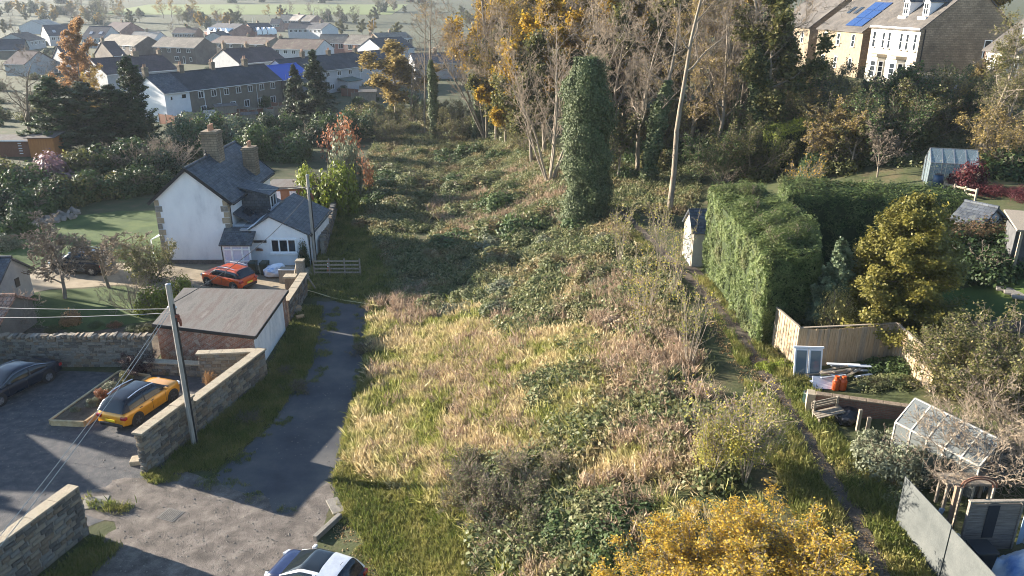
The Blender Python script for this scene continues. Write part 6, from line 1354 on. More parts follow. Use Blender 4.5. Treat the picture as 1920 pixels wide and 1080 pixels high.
# left background
tree('bare', P(66, 275), (1.15, 1.15, .85), 'large bare grey tree beside the red brown shed', 'tree', 'bare_tree', 1.1)
BT = atY(152, 190, 140); tree('birch', (BT.x, BT.y, 0), (1.1, 1.1, 1.05), 'tall birch with orange and mauve crown among the estate roofs', 'tree', 'birch_tree', .4, twig=M_TWIGM, leafm=L_ORANGE)
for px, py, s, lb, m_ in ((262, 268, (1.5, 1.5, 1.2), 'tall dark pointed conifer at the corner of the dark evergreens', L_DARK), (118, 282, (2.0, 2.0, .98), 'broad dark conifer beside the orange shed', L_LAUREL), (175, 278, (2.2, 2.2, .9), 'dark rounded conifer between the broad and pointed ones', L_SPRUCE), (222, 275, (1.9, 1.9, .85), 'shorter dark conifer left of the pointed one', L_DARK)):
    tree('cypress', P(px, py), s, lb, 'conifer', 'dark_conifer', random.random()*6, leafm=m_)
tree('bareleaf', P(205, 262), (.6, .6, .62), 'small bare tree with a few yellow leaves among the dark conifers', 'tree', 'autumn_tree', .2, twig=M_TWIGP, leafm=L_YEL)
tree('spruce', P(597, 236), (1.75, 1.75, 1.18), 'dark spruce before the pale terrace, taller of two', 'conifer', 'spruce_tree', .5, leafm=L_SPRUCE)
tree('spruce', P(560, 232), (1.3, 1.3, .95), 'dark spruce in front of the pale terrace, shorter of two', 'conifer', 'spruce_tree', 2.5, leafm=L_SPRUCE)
tree('autumn', P(742, 222), (1.9, 1.9, 1.08), 'round yellow and brown leaved tree at the end of the pale terrace', 'tree', 'autumn_tree', .9, twig=M_TWIGP, leafm=L_TAN)
tree('bare', P(770, 228), (.8, .8, .75), 'bare brown tree beside the yellow leaved one', 'tree', 'bare_tree', 2.2)
# garden of the white house
g_lawn = 'shrubs along the lawn edge'
lawn_spots = [(20, 400, 2.4, L_DARK), (60, 405, 2.2, L_LAUREL), (35, 440, 1.7, L_LAUREL), (100, 385, 2.6, L_DARK), (140, 380, 2.4, L_OLIVE), (175, 372, 2.4, L_LAUREL), (215, 365, 2.2, L_OLIVE), (250, 362, 2.4, L_DARK), (285, 358, 2.2, L_DARK), (60, 360, 3.0, L_LAUREL), (110, 345, 3.0, L_HEATH), (160, 340, 3.0, L_OLIVE), (15, 350, 3.0, L_OLIVE), (215, 330, 3.4, L_DARK), (260, 325, 3.4, L_LAUREL), (10, 465, 1.2, L_GREY), (300, 335, 2.6, L_DARK)]
lab_ = {id(L_DARK): 'big dark evergreen shrub along the back of the lawn', id(L_LAUREL): 'big mid green leafy shrub along the back of the lawn', id(L_OLIVE): 'olive brown leafy shrub along the back of the lawn', id(L_HEATH): 'mauve brown twiggy shrub along the back of the lawn', id(L_GREY): 'grey leaved low shrub at the edge of the lawn'}
for i, (px, py, s, m_) in enumerate(lawn_spots): bush('leafy%d' % (i % 3), P(px, py), (s*1.3, s*1.25, s*1.25), m_, lab_[id(m_)], 'shrub', 'shrub', g_lawn)
for px, py, s in ((285, 330, 1.35), (320, 322, 1.2)): tree('shrub', P(px, py), (s*1.3, s*1.3, s), 'domed bare pale shrub behind the lawn shrubs', 'shrub', 'bare_shrub', px, twig=M_TWIGP, bark=M_BARKP, group='domed bare shrubs')
for x, y, k, s_ in ((-68, 73, 'bare', .8), (-74, 80, 'bareleaf', .85), (-64, 86, 'bare', .7), (-72, 67, 'bareleaf', .75), (-80, 76, 'bare', .9)): tree(k, G(x, y), s_, 'garden tree beyond the far end of the lawn', 'tree', 'bare_tree', x, leafm=L_OLIVE, group='trees beyond the lawn')
for x, y in ((-70, 77), (-66, 80), (-76, 71)): tree('cypress', G(x, y), (1.4, 1.4, .9), 'dark conifer beyond the far end of the lawn', 'conifer', 'dark_conifer', x, leafm=L_DARK, group='conifers beyond the lawn')
# rockery edge
for k in range(34):
    q = P(62+k*2.6+random.uniform(-3, 3), 408-k*.55+random.uniform(-7, 7)+12); props(obj('rockery_stone', random.choice(STONES), None, q+Vector((0, 0, .1)), (random.random(), random.random(), random.random()*6), (random.uniform(.3, .7), random.uniform(.3, .5), random.uniform(.2, .4)), m_stone[1]), 'grey rockery stone between the lawn and the dark shrubs', 'stone', 'rockery stones')
tree('smalltree', P(122, 560), (2.0, 2.0, 1.6), 'spreading bare garden tree on the front lawn', 'tree', 'bare_tree', .6, twig=M_TWIG)
tree('smalltree', P(205, 540), (1.9, 1.9, 1.3), 'bare twiggy garden tree in front of the black car', 'tree', 'bare_tree', 2.6, twig=M_TWIGP)
tree('shrub', P(285, 530), (1.0, 1.0, 1.0), 'yellow leaved shrub beside the white gable', 'shrub', 'autumn_shrub', 1, leafm=L_OLIVE, twig=M_TWIGP); bush('sparse', P(280, 525), (2.0, 1.8, 2.6), L_OLIVE, 'thin yellow-green shrub growing against the white gable', 'shrub', 'shrub')
tree('shrub', P(250, 585), (.8, .8, .8), 'bare pale shrub at the lawn corner', 'shrub', 'bare_shrub', 3, twig=M_TWIGP)
bush('leafy1', P(300, 585), (1.7, 1.5, 2.1), L_CYPY, 'lime green leafy shrub behind the garage roof', 'shrub', 'shrub')
bush('leafy2', P(345, 560), (1.2, 1.2, 1.7), L_CYPY, 'smaller lime green shrub by the drive behind the garage', 'shrub', 'shrub')
bush('leafy0', P(136, 606), (.85, .85, 1.25), L_ORANGE, 'bright orange rounded shrub beside the front lawn', 'shrub', 'shrub')
bush('sparse', P(30, 600), (1.2, 1.2, 1.8), L_GREY, 'straggly grey green shrub in front of the outbuilding', 'shrub', 'shrub')
tree('shrub', P(22, 618), (.9, .9, .75), 'bare pale shrub growing over the pantile roof', 'shrub', 'bare_shrub', 2, twig=M_TWIGP)
for i, (px, py, s, m_) in enumerate(((180, 612, .5, L_LAUREL), (215, 612, .45, L_RUST), (250, 618, .5, L_LAUREL), (140, 625, .5, L_LAUREL), (275, 620, .6, L_OLIVE), (100, 620, .5, L_OLIVE))):
    bush('fine', P(px, py), (s*1.3, s*1.3, s), m_, {id(L_LAUREL): 'low dark green plant in the flower bed behind the rubble wall', id(L_RUST): 'low rusty plant in the flower bed behind the rubble wall', id(L_OLIVE): 'low olive plant in the flower bed behind the rubble wall'}[id(m_)], 'bedding_plant', 'plant', 'plants in the flower bed')
tree('shrub', P(262, 700), (.5, .5, .42), 'dark red-brown twiggy shrub against the rubble wall', 'shrub', 'bare_shrub', 1, twig=M_TWIGM, leafm=L_PURP); bush('fine', P(258, 702), (.75, .7, .85), L_PURP, 'dark plum coloured shrub at the end of the planter', 'shrub', 'shrub')
for i, (px, py, s, m_, lb) in enumerate(((335, 690, .5, L_GREY, 'grey leaved shrub under the brick garage'), (362, 694, .65, L_LAUREL, 'dark green shrub under the brick garage'), (395, 696, .5, L_RUST, 'rusty shrub beside the return wall'), (320, 700, .45, L_OLIVE, 'small olive shrub behind the yellow car'))): bush('fine', P(px, py), (s, s, s), m_, lb, 'shrub', 'shrub')
bush('leafy1', P(572, 500), (.55, .45, 2.3), L_DARK, 'dark climber on the corner of the white extension', 'climber', 'climber')
# behind the white house
bush('leafy0', P(608, 396), (3.0, 2.8, 4.6), L_CYPY, 'big lime green conifer shrub beside the far pole', 'conifer', 'conifer'); bush('leafy1', P(582, 388), (2.4, 2.4, 4.4), L_CYPY, 'lime green conifer shrub next to the garden room', 'conifer', 'conifer'); bush('leafy2', P(645, 398), (2.6, 2.4, 4.9), L_CYPY, 'lime green conifer shrub nearest the brambles', 'conifer', 'conifer')
wall_thing('stone_wall', 'low old stone wall running back from the white extension', tuple(P(606, 478)), tuple(P(633, 385)), [(0, 1, 1.15)], .4, faces=(-1,), sw=.42, sh=.2, cock=True, mats=m_stone[1:])
bush('leafy1', P(650, 365), (2.4, 2.4, 6.6), L_GREY, 'brown topped evergreen behind the lime green shrub', 'shrub', 'shrub')
bush('sparse', P(640, 300), (3.4, 3.0, 6.0), L_RUST, 'pink and rust leaved tree behind the lime green shrub', 'autumn_tree', 'tree')
bush('sparse', P(684, 352), (1.4, 1.4, 4.2), L_RUST, 'rust brown upright shrub at the edge of the brambles', 'shrub', 'shrub')
hb_ = [(330, 300), (365, 290), (400, 285), (440, 280), (480, 282), (520, 285), (555, 300), (450, 262), (500, 258), (540, 256), (400, 262), (350, 268), (585, 270), (610, 258), (660, 262), (700, 250), (300, 300), (480, 300)]
for i, (px, py) in enumerate(hb_): bush('leafy%d' % (i % 3), P(px, py), (3.4, 3.2, random.uniform(3.2, 4.6)), [L_DARK, L_LAUREL, L_LAUREL, L_BLUEC][i % 4], ['dense dark evergreen in the hedge behind the white house', 'glossy laurel in the hedge behind the white house', 'glossy laurel in the hedge behind the white house', 'grey green evergreen in the hedge behind the white house'][i % 4], 'evergreen_shrub', 'shrub', 'hedge behind the white house')
# scrub at the back of the strip
bk = random.Random(11)
for i in range(34):
    px = bk.uniform(655, 1010); py = bk.uniform(212, 270)+(12 if px > 930 else 0); s = bk.uniform(2.2, 3.6)
    k = bk.choice((0, 1, 2, 3)); m_ = [L_OLIVE, L_BRAM, L_LAUREL, L_OLIVE][k]
    if k == 3: tree('shrub', P(px, py), (1.3, 1.3, 1.1), 'brown twiggy scrub bush at the far end of the strip', 'bush', 'scrub_bush', bk.random()*6, leafm=L_OLIVE, group='scrub at the far end')
    else: bush('leafy%d' % (i % 3) if k else 'sparse', P(px, py), (s, s, s*.9), m_, ['thin olive scrub bush at the far end of the strip', 'bramble covered scrub bush at the far end of the strip', 'green scrub bush at the far end of the strip'][k], 'scrub_bush', 'bush', 'scrub at the far end')
# the wood and the hill trees
wood = []
wr = random.Random(4)
for i in range(64):
    y = wr.uniform(84, 190); x0 = -6+(y-84)*.0; x = wr.uniform(-4, 46) if y > 112 else wr.uniform(8, 38)
    if x > 34 and y > 92: x = wr.uniform(0, 32)
    if x > 7 and 100 < y < 138: x, y = (wr.uniform(-4, 7), y) if wr.random() < .5 else (x, wr.uniform(84, 98))
    if y < 140 and project(x, y, 10)[0] > 1430: x = wr.uniform(2, 16)
    wood.append((x, y))
for x, y in wood:
    k = wr.choice(('bare', 'bare', 'multi', 'bareleaf', 'autumn', 'autumn', 'tall', 'bare')); s = wr.uniform(.85, 1.25)
    if k == 'autumn': s *= 1.35
    lm = wr.choice((L_OLIVE, L_YEL, L_OLIVE)) if k in ('autumn', 'bareleaf') else None
    nm = {'bare': ('bare_tree', 'leafless grey-brown tree in the wood behind the strip'), 'multi': ('bare_tree', 'leafless many stemmed tree in the wood behind the strip'), 'tall': ('ivy_tree', 'tall ivy trunked tree in the wood behind the strip'), 'bareleaf': ('autumn_tree', 'nearly bare tree with last leaves in the wood'), 'autumn': ('autumn_tree', 'olive leaved tree in the wood behind the strip' if lm is L_OLIVE else 'yellow leaved tree in the wood behind the strip')}[k]
    tree(k, G(x, y), (s, s, s*wr.uniform(.85, 1.1)), nm[1], 'tree', nm[0], wr.random()*6.28, twig=wr.choice((M_TWIG, M_TWIG, M_TWIGP)), leafm=lm, ivym=L_IVY, group='trees of the wood')
for i, (px, py) in enumerate(((1150, 300), (1290, 295), (1340, 305), (1385, 272), (1120, 275), (1250, 262), (1330, 245), (1180, 252))): tree(('bare', 'bareleaf', 'bare', 'multi')[i % 4], P(px, py), (.95, .95, 1.0), 'leafless tree on the bank behind the leaning trunk', 'tree', 'bare_tree', i*1.3, leafm=L_TAN, twig=(M_TWIG, M_TWIGP)[i % 2], group='trees on the bank')
for px, py, s in ((940, 235, 1.9), (985, 225, 1.6), (915, 215, 1.7)): tree('autumn', P(px, py), s, 'tall golden yellow tree above the ivied trunks', 'tree', 'autumn_tree', px, leafm=L_YEL, group='golden trees')
for x, y, k, s_ in ((72, 128, 'autumn', 1.6), (84, 120, 'autumn', 1.7), (96, 112, 'bareleaf', 1.4), (64, 138, 'bare', 1.2), (80, 104, 'bareleaf', 1.2), (92, 96, 'autumn', 1.4)): tree(k, G(x, y), s_, 'tree behind the row of Victorian houses', 'tree', 'autumn_tree', x, leafm=L_OLIVE if k != 'autumn' else L_YEL, group='trees behind the hill houses')
# hill gardens: shrubs and small trees between the path and the houses
hr = random.Random(9)
for i in range(150):
    px = hr.uniform(1150, 1935); py = hr.uniform(178, 330) if px > 1440 else hr.uniform(215, 345)
    if px > 1720 and py > 268 and px < 1850: continue
    if 1590 < px < 1725 and py < 205: py += 40
    if px > 1710 and py < 200: py += 25
    q = P(px, py); k = hr.choice((0, 1, 2, 3, 4, 4)); s = hr.uniform(1.5, 2.7)
    if k == 4: tree(hr.choice(('shrub', 'smalltree')), q, hr.uniform(1.0, 1.6), 'twiggy half bare bush in the hill gardens', 'bush', 'bare_shrub', hr.random()*6, leafm=hr.choice((L_OLIVE, L_OLIVE, L_TAN, L_LAUREL)), twig=M_TWIG, group='bushes of the hill gardens')
    else: bush('leafy%d' % (i % 3) if k < 3 else 'sparse', q, (s, s, s*hr.uniform(.8, 1.2)), [L_OLIVE, L_LAUREL, L_DARK, L_OLIVE][k], ['olive leafy bush in the hill gardens', 'green leafy bush in the hill gardens', 'dark evergreen bush in the hill gardens', 'thin olive bush in the hill gardens'][k], 'bush', 'bush', 'bushes of the hill gardens')
bush('leafy2', P(1702, 196), (2.0, 2.0, 3.4), L_PURP, 'dark purple leaved round tree below the cream house', 'purple_tree', 'tree')
bush('leafy0', P(1683, 178), (1.0, 1.0, 2.6), L_CYPY, 'yellow-green shrub at the bay windows of the cream house', 'shrub', 'shrub')
bush('leafy1', P(1812, 356), (1.5, 1.4, 2.0), L_RED, 'crimson maple shrub beside the upper greenhouse', 'maple_shrub', 'shrub')
bush('fine', P(1855, 366), (1.5, 1.0, 1.0), L_RED, 'low dull red shrub right of the crimson maple', 'shrub', 'shrub'); bush('fine', P(1915, 372), (1.6, 1.0, .95), L_RED, 'low dull red shrub at the end of the red row', 'shrub', 'shrub')
tree('bareleaf', P(1830, 300), (.62, .62, .62), 'bushy half bare tree behind the upper greenhouse', 'tree', 'autumn_tree', 2, leafm=L_OLIVE); tree('bareleaf', P(1880, 290), (.55, .55, .5), 'second half bare tree behind the red shrubs', 'tree', 'autumn_tree', 4, leafm=L_OLIVE)
tree('smalltree', P(1645, 332), (1.0, 1.0, 1.1), 'small bare tree above the long dark hedge', 'tree', 'bare_tree', 1, twig=M_TWIG)
for px, py, s, m_, lb in ((1850, 520, 1.9, L_DARK, 'dark climber mass at the back of the shaded lawn'), (1790, 500, 2.2, L_DARK, 'dark evergreen beside the golden conifer'), (1900, 470, 1.8, L_DARK, 'dark evergreen below the brown hedge'), (1830, 470, 2.0, L_LAUREL, 'green shrub below the brown hedge'), (1750, 470, 2.0, L_DARK, 'dark shrub between the golden conifer and the brown hedge')): bush('leafy0', P(px, py), (s, s, s), m_, lb, 'shrub', 'shrub')
for px, py in ((1492, 385), (1508, 372), (1476, 392)): tree('sapling', P(px, py+60), (.8, .8, 1.0), 'slim sapling with yellow leaves behind the tall hedge', 'tree', 'sapling', px, leafm=L_YEL, group='yellow saplings behind the hedge')
# big rose bush over the junk corner, buddleia and bare shrubs round the lower greenhouse
for px, py, s, rz in ((1830, 755, 1.05, 0), (1900, 740, 1.05, 2), (1780, 740, .8, 4), (1880, 780, 1.0, 1), (1765, 720, .7, 3)): tree('shrub', P(px, py), (s, s, s*.95), 'arching rose thicket with yellow-brown leaves beside the board fence', 'shrub', 'rose_bush', rz, leafm=L_OLIVE, group='rose thicket')
for px, py, s in ((1840, 745, 1.4), (1900, 765, 1.4), (1775, 735, 1.0)): bush('sparse', P(px, py), (s, s, s*1.2), L_OLIVE, 'thin leafy growth inside the rose thicket', 'shrub', 'shrub', 'rose thicket')
for px, py, s, rz in ((1810, 905, 1.0, 0), (1860, 900, 1.05, 1), (1900, 880, 1.1, 2), (1770, 900, .85, 3), (1915, 830, 1.1, 4)): tree('shrub', P(px, py), (s, s, s*.8), 'bare pale branched shrub over the lower greenhouse', 'shrub', 'bare_shrub', rz, twig=M_TWIGP, bark=M_BARKP, group='bare shrubs by the greenhouse')
for px, py, s in ((1650, 880, 1.05), (1700, 900, 1.1), (1625, 850, .8), (1745, 900, .9), (1665, 850, .95)): bush('leafy%d' % (px % 3), P(px, py), (s, s, s*1.25), L_GREY, 'grey green leafy shrub in front of the lower greenhouse', 'shrub', 'shrub', 'grey shrubs by the greenhouse')
for px, py, s, m_ in ((1690, 940, .6, L_BRAM), (1670, 905, .5, L_OLIVE), (1660, 720, .55, L_BRAM), (1630, 725, .6, L_BRAM), (1690, 720, .6, L_BRAM), (1650, 690, .7, L_LAUREL), (1690, 690, .7, L_LAUREL), (1475, 690, .6, L_CYPY), (1460, 665, .6, L_OLIVE), (1440, 690, .5, L_CYPY)): bush('bram%d' % (px % 3), P(px, py), (s*1.3, s*1.3, s), m_, {id(L_BRAM): 'bramble clump around the junk corner', id(L_OLIVE): 'olive weed clump beside the path', id(L_LAUREL): 'green ivy mound inside the board fence', id(L_CYPY): 'arching yellow-green grass clump by the fence corner'}[id(m_)], 'weed_clump', 'plant', 'weeds round the junk corner')
# ---- the strip: shrubs one can pick out
for px, py, s, h_ in ((1395, 905, .9, 1.05), (1330, 900, .9, 1.0), (1430, 870, .75, 1.0), (1365, 880, .85, 1.05)): tree('sapling', P(px, py), (s, s, s*h_*.78), 'clump of upright stems with yellow-green leaves on the strip edge', 'shrub', 'stem_clump', px, leafm=L_LIME, twig=M_TWIGP, bark=M_BARKP, group='stem clumps by the path'); bush('airy', P(px, py)+Vector((0, 0, 1.1*s)), (1.2*s, 1.2*s, 1.7*s), L_LIME if px in (1330, 1395) else L_GREY, 'yellow leafy growth among the upright stems by the path' if px in (1330, 1395) else 'pale green leafy growth among the upright stems by the path', 'shrub', 'shrub', 'leafy growth by the path')
for i, (px, py) in enumerate(((1160, 500), (1190, 540), (1215, 590), (1240, 620), (1265, 560), (1280, 640), (1235, 500), (1180, 470), (1290, 690), (1250, 680), (1200, 640), (1270, 480))[::2]): tree('sapling', P(px, py), (.8, .8, random.uniform(.75, 1.05)), 'bare pale saplings along the top of the strip', 'sapling', 'sapling', i, leafm=L_LIME, twig=M_TWIGP, bark=M_BARKP, group='saplings along the strip')
for px, py, s in ((1400, 1110, 1.5), (1300, 1130, 1.5), (1480, 1140, 1.5), (1420, 1050, 1.2), (1240, 1140, 1.3), (1520, 1090, .9), (1340, 1070, 1.2)): tree('shrub', P(px, py), (s*.6, s*.6, s*.45), 'amber leaved bush spilling over the lower end of the strip', 'shrub', 'amber_bush', px, leafm=L_AMB, group='amber bushes'); bush('airy', P(px, py), (s*.85, s*.85, s*.95), L_AMB, 'amber leafy mass of the bushes at the lower end of the strip', 'amber_bush', 'shrub', 'amber leafy masses')
sr = random.Random(21)
def mounds(poly, n, smin, smax, m_, lb, grp, keys=('bram0', 'bram1', 'bram2'), zf=.8, name='bramble_bush'):
    W_ = [tuple(P(*q).xy) for q in poly]; xs = [q[0] for q in W_]; ys = [q[1] for q in W_]; c = 0
    while c < n:
        x, y = sr.uniform(min(xs), max(xs)), sr.uniform(min(ys), max(ys))
        if not inside(np.array([x]), np.array([y]), W_)[0]: continue
        c += 1; s = sr.uniform(smin, smax); bush(sr.choice(keys), G(x, y), (s*sr.uniform(.9, 1.4), s*sr.uniform(.9, 1.4), s*zf*sr.uniform(.8, 1.4)), m_ if not isinstance(m_, tuple) else sr.choice(m_), lb, name, 'bush', grp)
mounds([(700, 285), (960, 270), (1060, 330), (1140, 420), (1120, 480), (930, 470), (720, 400), (690, 330)], 60, 1.0, 2.4, (L_BRAM, L_BRAM, L_LAUREL), 'bramble mound in the middle of the overgrown strip', 'bramble mounds')
mounds([(690, 400), (760, 395), (860, 440), (830, 500), (740, 520), (680, 430)], 14, .8, 1.5, L_BRAM, 'bramble mound at the edge of the grassy track', 'track edge brambles')
mounds([(740, 540), (960, 530), (1050, 560), (1030, 620), (880, 610), (760, 590)], 16, .7, 1.2, L_BRAM, 'leafy bramble mound above the pale grass', 'middle brambles')
mounds([(930, 420), (1130, 430), (1220, 520), (1180, 600), (1010, 560), (920, 500)], 26, .9, 1.6, (L_BRAM, L_GREY, L_BRAM), 'pale sunlit bramble mound below the ivy column', 'sunlit brambles')
mounds([(840, 900), (960, 850), (1090, 900), (1180, 960), (1150, 1060), (1010, 1040), (880, 980)], 20, .6, 1.1, (L_BRAM, L_BRAM, L_OLIVE), 'bramble tangle at the lower end of the strip', 'lower brambles')
mounds([(760, 520), (960, 540), (980, 600), (800, 600)], 10, .7, 1.2, (L_BRAM, L_GREY), 'grey green bramble mound at the head of the pale grass', 'head brambles')
mounds([(980, 560), (1130, 560), (1150, 720), (1000, 700)], 12, .4, .8, (L_BRAM, L_LAUREL, L_OLIVE), 'low green weed mound beside the pale grass', 'green weeds')
mounds([(1150, 560), (1300, 700), (1330, 860), (1230, 900), (1130, 700)], 22, .4, .9, (L_OLIVE, L_BRAM, L_STALK), 'low russet weed mound on the upper side of the strip', 'russet weeds')
mounds([(1020, 980), (1260, 960), (1240, 1090), (1060, 1090)], 10, .7, 1.1, (L_BRAM, L_LAUREL), 'dark bramble mound beside the amber bushes', 'dark brambles by the amber bushes')
for px, py, s in ((890, 930, .9), (925, 955, .9), (965, 905, .9), (870, 905, .7), (1010, 925, .7), (930, 1010, .6), (860, 950, .7), (900, 985, .7), (985, 960, .8), (1040, 890, .7), (1000, 1000, .7), (880, 880, .7)): tree('twiggy', P(px, py), (s*1.4, s*1.4, s*1.3), 'dead brown twiggy bush at the lower end of the strip', 'bush', 'dead_bush', px, twig=(M_TWIGM, M_TWIG, M_TWIGP)[px % 3], leafm=L_BRAM, group='dead bushes')
for px, py, s in ((680, 660, .8), (700, 700, .7), (730, 640, .7), (715, 735, .7), (690, 760, .6), (560, 730, .7), (470, 790, .7), (535, 700, .6)): tree('twiggy', P(px, py), (s*1.3, s*1.3, s*.7), 'dry twiggy weed clump on the lane verge', 'weed', 'weed_clump', px, twig=M_TWIG, leafm=L_OLIVE, group='weed clumps on the verge')
tree('twiggy', P(395, 725), (.5, .5, .8), 'tuft of tan dry grass behind the stepped wall', 'plant', 'dry_grass_clump', 2, twig=L_ORANGE, leafm=L_ORANGE)

# ================================================================== GROUND COVER (uncountable)
c_dry = tuft_collection('dry_tufts', [tuft(34, .28, .2, .55, .022, 1.1) for _ in range(4)], L_STRAW)
c_grn = tuft_collection('green_tufts', [tuft(26, .2, .08, .26, .022, .7) for _ in range(4)], L_GRASS)
c_brm = tuft_collection('bramble_clumps', [clump(46, .5, .42, .115) for _ in range(4)], L_BRAM)
c_stk = tuft_collection('stalk_clumps', [stalks(12, .3, 1.0) for _ in range(4)], L_STALK)
c_lit = tuft_collection('leaf_litter', [clump(9, .28, .02, .09, 0) for _ in range(3)], L_LITTER)
U = lambda a, b, n: rng.uniform(a, b, n)
PATHX = ([12, 17, 22, 27, 34, 40, 46, 54, 66, 80], [10.4, 10.8, 11.2, 11.4, 11.5, 11.2, 10.4, 9.3, 8.0, 7.0])
def put(name, label, cat, polys, coll, s0, s1, tilt=.15, keep=.0):
    pts = np.concatenate([spread(*p[:2], seed=i+p[2], thresh=p[3] if len(p) > 3 else None, nscale=p[4] if len(p) > 4 else .3) for i, p in enumerate(polys)])
    if keep: pts = pts[np.abs(pts[:, 0]-np.interp(pts[:, 1], *PATHX)) > keep+rng.normal(0, .08, len(pts))]
    scatter(name, label, cat, pts, U(s0, s1, len(pts)), coll, tilt)
strip_all = [(690, 560), (760, 560), (1150, 500), (1240, 560), (1330, 700), (1420, 850), (1440, 1110), (900, 1110), (850, 980), (700, 890), (655, 820), (690, 700)]
put('long_grass', 'long pale dry grass over the middle of the strip', 'grass', [([(700, 620), (740, 590), (960, 610), (1120, 620), (1250, 760), (1300, 900), (1000, 900), (880, 870), (700, 890), (655, 830), (690, 720)], 8500, 1, -.22, .55), (strip_all, 2500, 3, .05, .35), ([(650, 860), (720, 790), (900, 850), (860, 960), (700, 900)], 1800, 2)], c_dry, .6, 1.25, .35)
put('weed_stalks', 'dead russet willowherb stalks standing through the strip', 'weeds', [(strip_all, 900, 5, .3, .28), ([(830, 330), (1060, 300), (1090, 420), (900, 450), (800, 400)], 900, 6, 0, .2), ([(1120, 520), (1330, 700), (1320, 900), (1180, 900), (1100, 640)], 800, 7, .0, .4), ([(740, 560), (800, 540), (800, 620), (730, 610)], 160, 8)], c_stk, .5, 1.0, .15)
put('bramble_cover', 'tangled bramble and ivy ground cover over the overgrown strip', 'brambles', [([(690, 300), (720, 230), (960, 225), (1080, 310), (1160, 420), (1230, 500), (1130, 570), (900, 560), (740, 560), (690, 420)], 7500, 10, -.12, .45), ([(900, 560), (1250, 520), (1330, 700), (1420, 880), (1430, 1100), (900, 1100), (860, 940), (1000, 760)], 2200, 11, .15, .3), ([(1150, 400), (1300, 400), (1320, 300), (1500, 300), (1480, 230), (1120, 260), (1120, 380)], 3200, 12), ([(1440, 320), (1960, 340), (1960, 190), (1700, 190), (1440, 200)], 6000, 13)], c_brm, .7, 1.9, .3)
verge = [([(560, 580), (604, 575), (580, 690), (500, 800), (400, 880), (300, 890), (330, 850), (505, 700)], 3600, 20), ([(575, 560), (595, 440), (640, 350), (690, 350), (700, 440), (760, 560), (740, 600), (690, 580), (600, 556)], 5200, 21), ([(640, 870), (700, 880), (840, 960), (900, 1100), (730, 1100), (655, 960), (625, 900)], 3400, 22), ([(692, 590), (730, 590), (700, 720), (655, 850), (640, 860), (655, 780), (685, 690)], 1400, 23), ([(1420, 640), (1520, 720), (1560, 800), (1640, 900), (1720, 1000), (1740, 1110), (1560, 1110), (1450, 860), (1380, 660)], 5200, 24, -.25, .4), ([(1300, 520), (1330, 520), (1420, 660), (1390, 670)], 700, 25), ([(1150, 400), (1190, 400), (1230, 470), (1200, 480)], 400, 26), ([(180, 1010), (220, 1030), (130, 1110), (60, 1110)], 500, 27), ([(285, 880), (340, 900), (290, 905), (270, 890)], 120, 28), ([(160, 935), (250, 950), (240, 965), (165, 950)], 50, 29)]
put('short_grass', 'short green grass on the verges and along the path', 'grass', verge+[([(700, 760), (860, 700), (960, 760), (900, 880), (760, 880), (660, 850)], 1600, 34, .05, .5), ([(940, 640), (1080, 600), (1130, 720), (1000, 760)], 900, 35, .0, .5)], c_grn, .6, 1.4, .3, keep=.42)
put('edge_grass', 'sparse grass and weeds creeping over the lane edges', 'grass', [([(604, 575), (640, 575), (615, 690), (535, 800), (440, 890), (400, 885), (500, 800), (582, 690)], 420, 50, .22, .9), ([(640, 870), (655, 870), (668, 960), (750, 1100), (690, 1100), (625, 960)], 260, 51, .1, .9), ([(660, 590), (694, 590), (686, 690), (655, 850), (632, 860), (668, 690)], 320, 52, .2, .9), ([(420, 890), (560, 960), (480, 965), (330, 905)], 90, 53, .2, .9)], c_grn, .3, .8, .3)
put('leaf_litter', 'fallen autumn leaves and dead stems along the path', 'leaves', [([(1320, 540), (1400, 640), (1500, 800), (1660, 1080), (1560, 1080), (1440, 800), (1330, 620)], 700, 30), (verge[4][0], 900, 31), ([(640, 960), (740, 1080), (700, 1090), (620, 1000)], 90, 32), ([(1250, 420), (1330, 400), (1320, 500), (1270, 500)], 200, 33)], c_lit, .5, 1.1, .1)
# loose stones on the junction and gravel
c_peb = tuft_collection('pebbles', [], m_dirt)
for i in range(3):
    bm_ = bmesh.new(); bmesh.ops.create_icosphere(bm_, subdivisions=1, radius=.045)
    for v_ in bm_.verts: v_.co *= 1+.35*noise.noise(v_.co*30+Vector((i, 0, 0))); v_.co.z *= .6
    me = bpy.data.meshes.new('pebble'); bm_.to_mesh(me); bm_.free(); me.materials.append(mat('pebble_%d' % i, [(.12, .105, .09), (.20, .18, .15), (.28, .25, .21)], 2, .95)); c_peb.objects.link(bpy.data.objects.new('pebble_%d' % i, me))
pts = np.concatenate([spread([(-18, 22), (-14, 28.8), (-8, 27), (-6.3, 22), (-6.2, 15), (-16, 15)], 2600, 40, world=True, dz=.015), spread([(-28, 27), (-17, 27), (-15, 34), (-20, 37), (-28, 37)], 900, 41, world=True, dz=.008), spread([(-13, 30), (-8.2, 30), (-8.6, 38), (-11.3, 38)], 200, 42, world=True, dz=.012)])
scatter('loose_stones', 'small loose stones scattered over the junction and car park', 'stones', pts, rng.uniform(.2, .95, len(pts))**1.7, c_peb, .4)
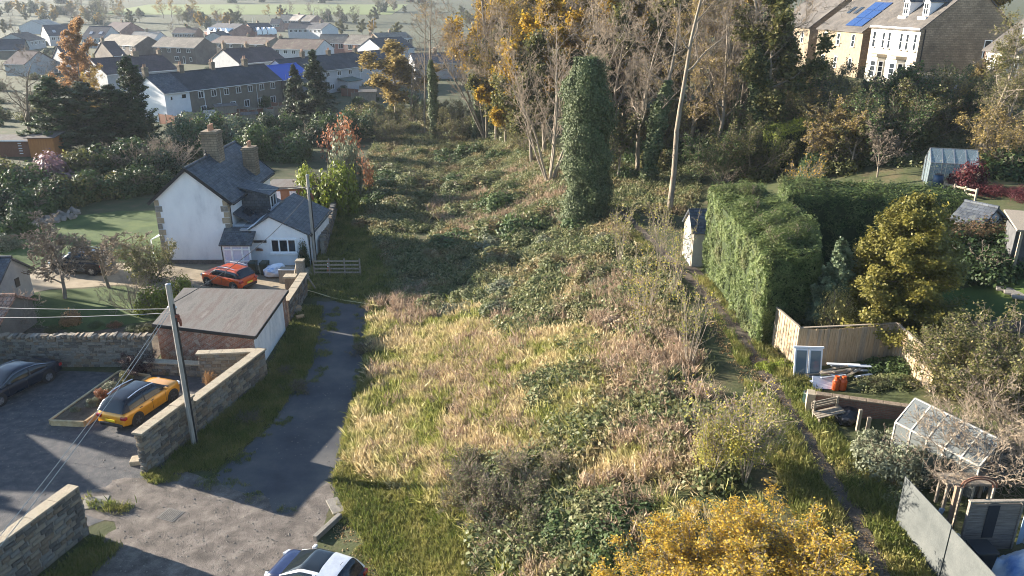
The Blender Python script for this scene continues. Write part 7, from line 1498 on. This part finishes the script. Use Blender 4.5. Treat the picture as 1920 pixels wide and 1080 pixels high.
# ---- far trees and woods beyond the estate
fr = random.Random(31)
far_m = [L_OLIVE, L_YEL, L_OLIVE, None, None]
def far_tree(x, y, s, k=None):
    k = k or fr.choice(('bare', 'autumn', 'autumn', 'bareleaf', 'leafy')); lm = fr.choice((L_OLIVE, L_OLIVE, L_OLIVE, L_YEL)); z = float(hill(np.array(x), np.array(y)))
    if k == 'leafy': bush('leafy%d' % fr.randrange(3), (x, y, z), (s*5, s*5, s*8), L_DARK, 'dark evergreen tree in the far valley', 'far_tree', 'tree', 'far valley trees'); return
    tree(k, (x, y, z), (s, s, s*.8), {'bare': 'bare tree in the far valley', 'autumn': 'leafy autumn tree in the far valley', 'bareleaf': 'nearly bare tree in the far valley'}[k], 'tree', 'far_tree', fr.random()*6, leafm=lm, twig=M_TWIG, group='far valley trees')
cl = [(fr.uniform(-60, 1050), fr.uniform(12, 44)) for _ in range(26)]
for i in range(210):
    c_ = cl[i % 26]; py = c_[1]+fr.gauss(0, 3.5); px = c_[0]+fr.gauss(0, 34)
    if py < 9: continue
    if 265 < px < 700 and py < 27: continue
    q = P(px, py+6); far_tree(q.x, q.y, fr.uniform(.55, .95)*(1.0 if q.y < 420 else 1.15))
for i in range(130):
    px = fr.uniform(-40, 780); py = fr.uniform(62, 245); q = P(px, py); bush('leafy%d' % (i % 3), q, fr.uniform(1.4, 2.4), fr.choice((L_OLIVE, L_LAUREL, L_OLIVE, L_DARK)), 'garden shrub between the estate houses', 'garden_shrub', 'shrub', 'estate garden shrubs')
for px, py, s in ((330, 68, .75), (355, 68, .8), (372, 66, .7), (30, 66, .8), (10, 60, .9), (680, 60, .9), (640, 62, .9), (700, 58, .9), (745, 70, .9), (600, 36, .8), (500, 62, .6)): q = P(px, py+8); far_tree(q.x, q.y, s, 'autumn' if px % 3 else 'bare')
wd = []
for i in range(170):
    wd.append((fr.uniform(-520, 460), fr.uniform(690, 860)))
for x, y in wd: far_tree(x, y, fr.uniform(.8, 1.3), fr.choice(('autumn', 'leafy', 'bare')))
# ---- autumn haze over the valley
hz = MB().box(-2450, -70, -4, 2450, 2050, 44)
M_HAZE = bpy.data.materials.new('autumn_haze'); M_HAZE.use_nodes = True; N = M_HAZE.node_tree.nodes; N.remove(N['Principled BSDF']); pv = N.new('ShaderNodeVolumePrincipled'); pv.inputs['Color'].default_value = (.78, .87, 1, 1); pv.inputs['Density'].default_value = .00014; pv.inputs['Anisotropy'].default_value = .1
M_HAZE.node_tree.links.new(pv.outputs[0], N['Material Output'].inputs['Volume'])
props(hz.build('haze', M_HAZE), 'thin blue autumn haze filling the valley air', 'haze', kind='stuff')
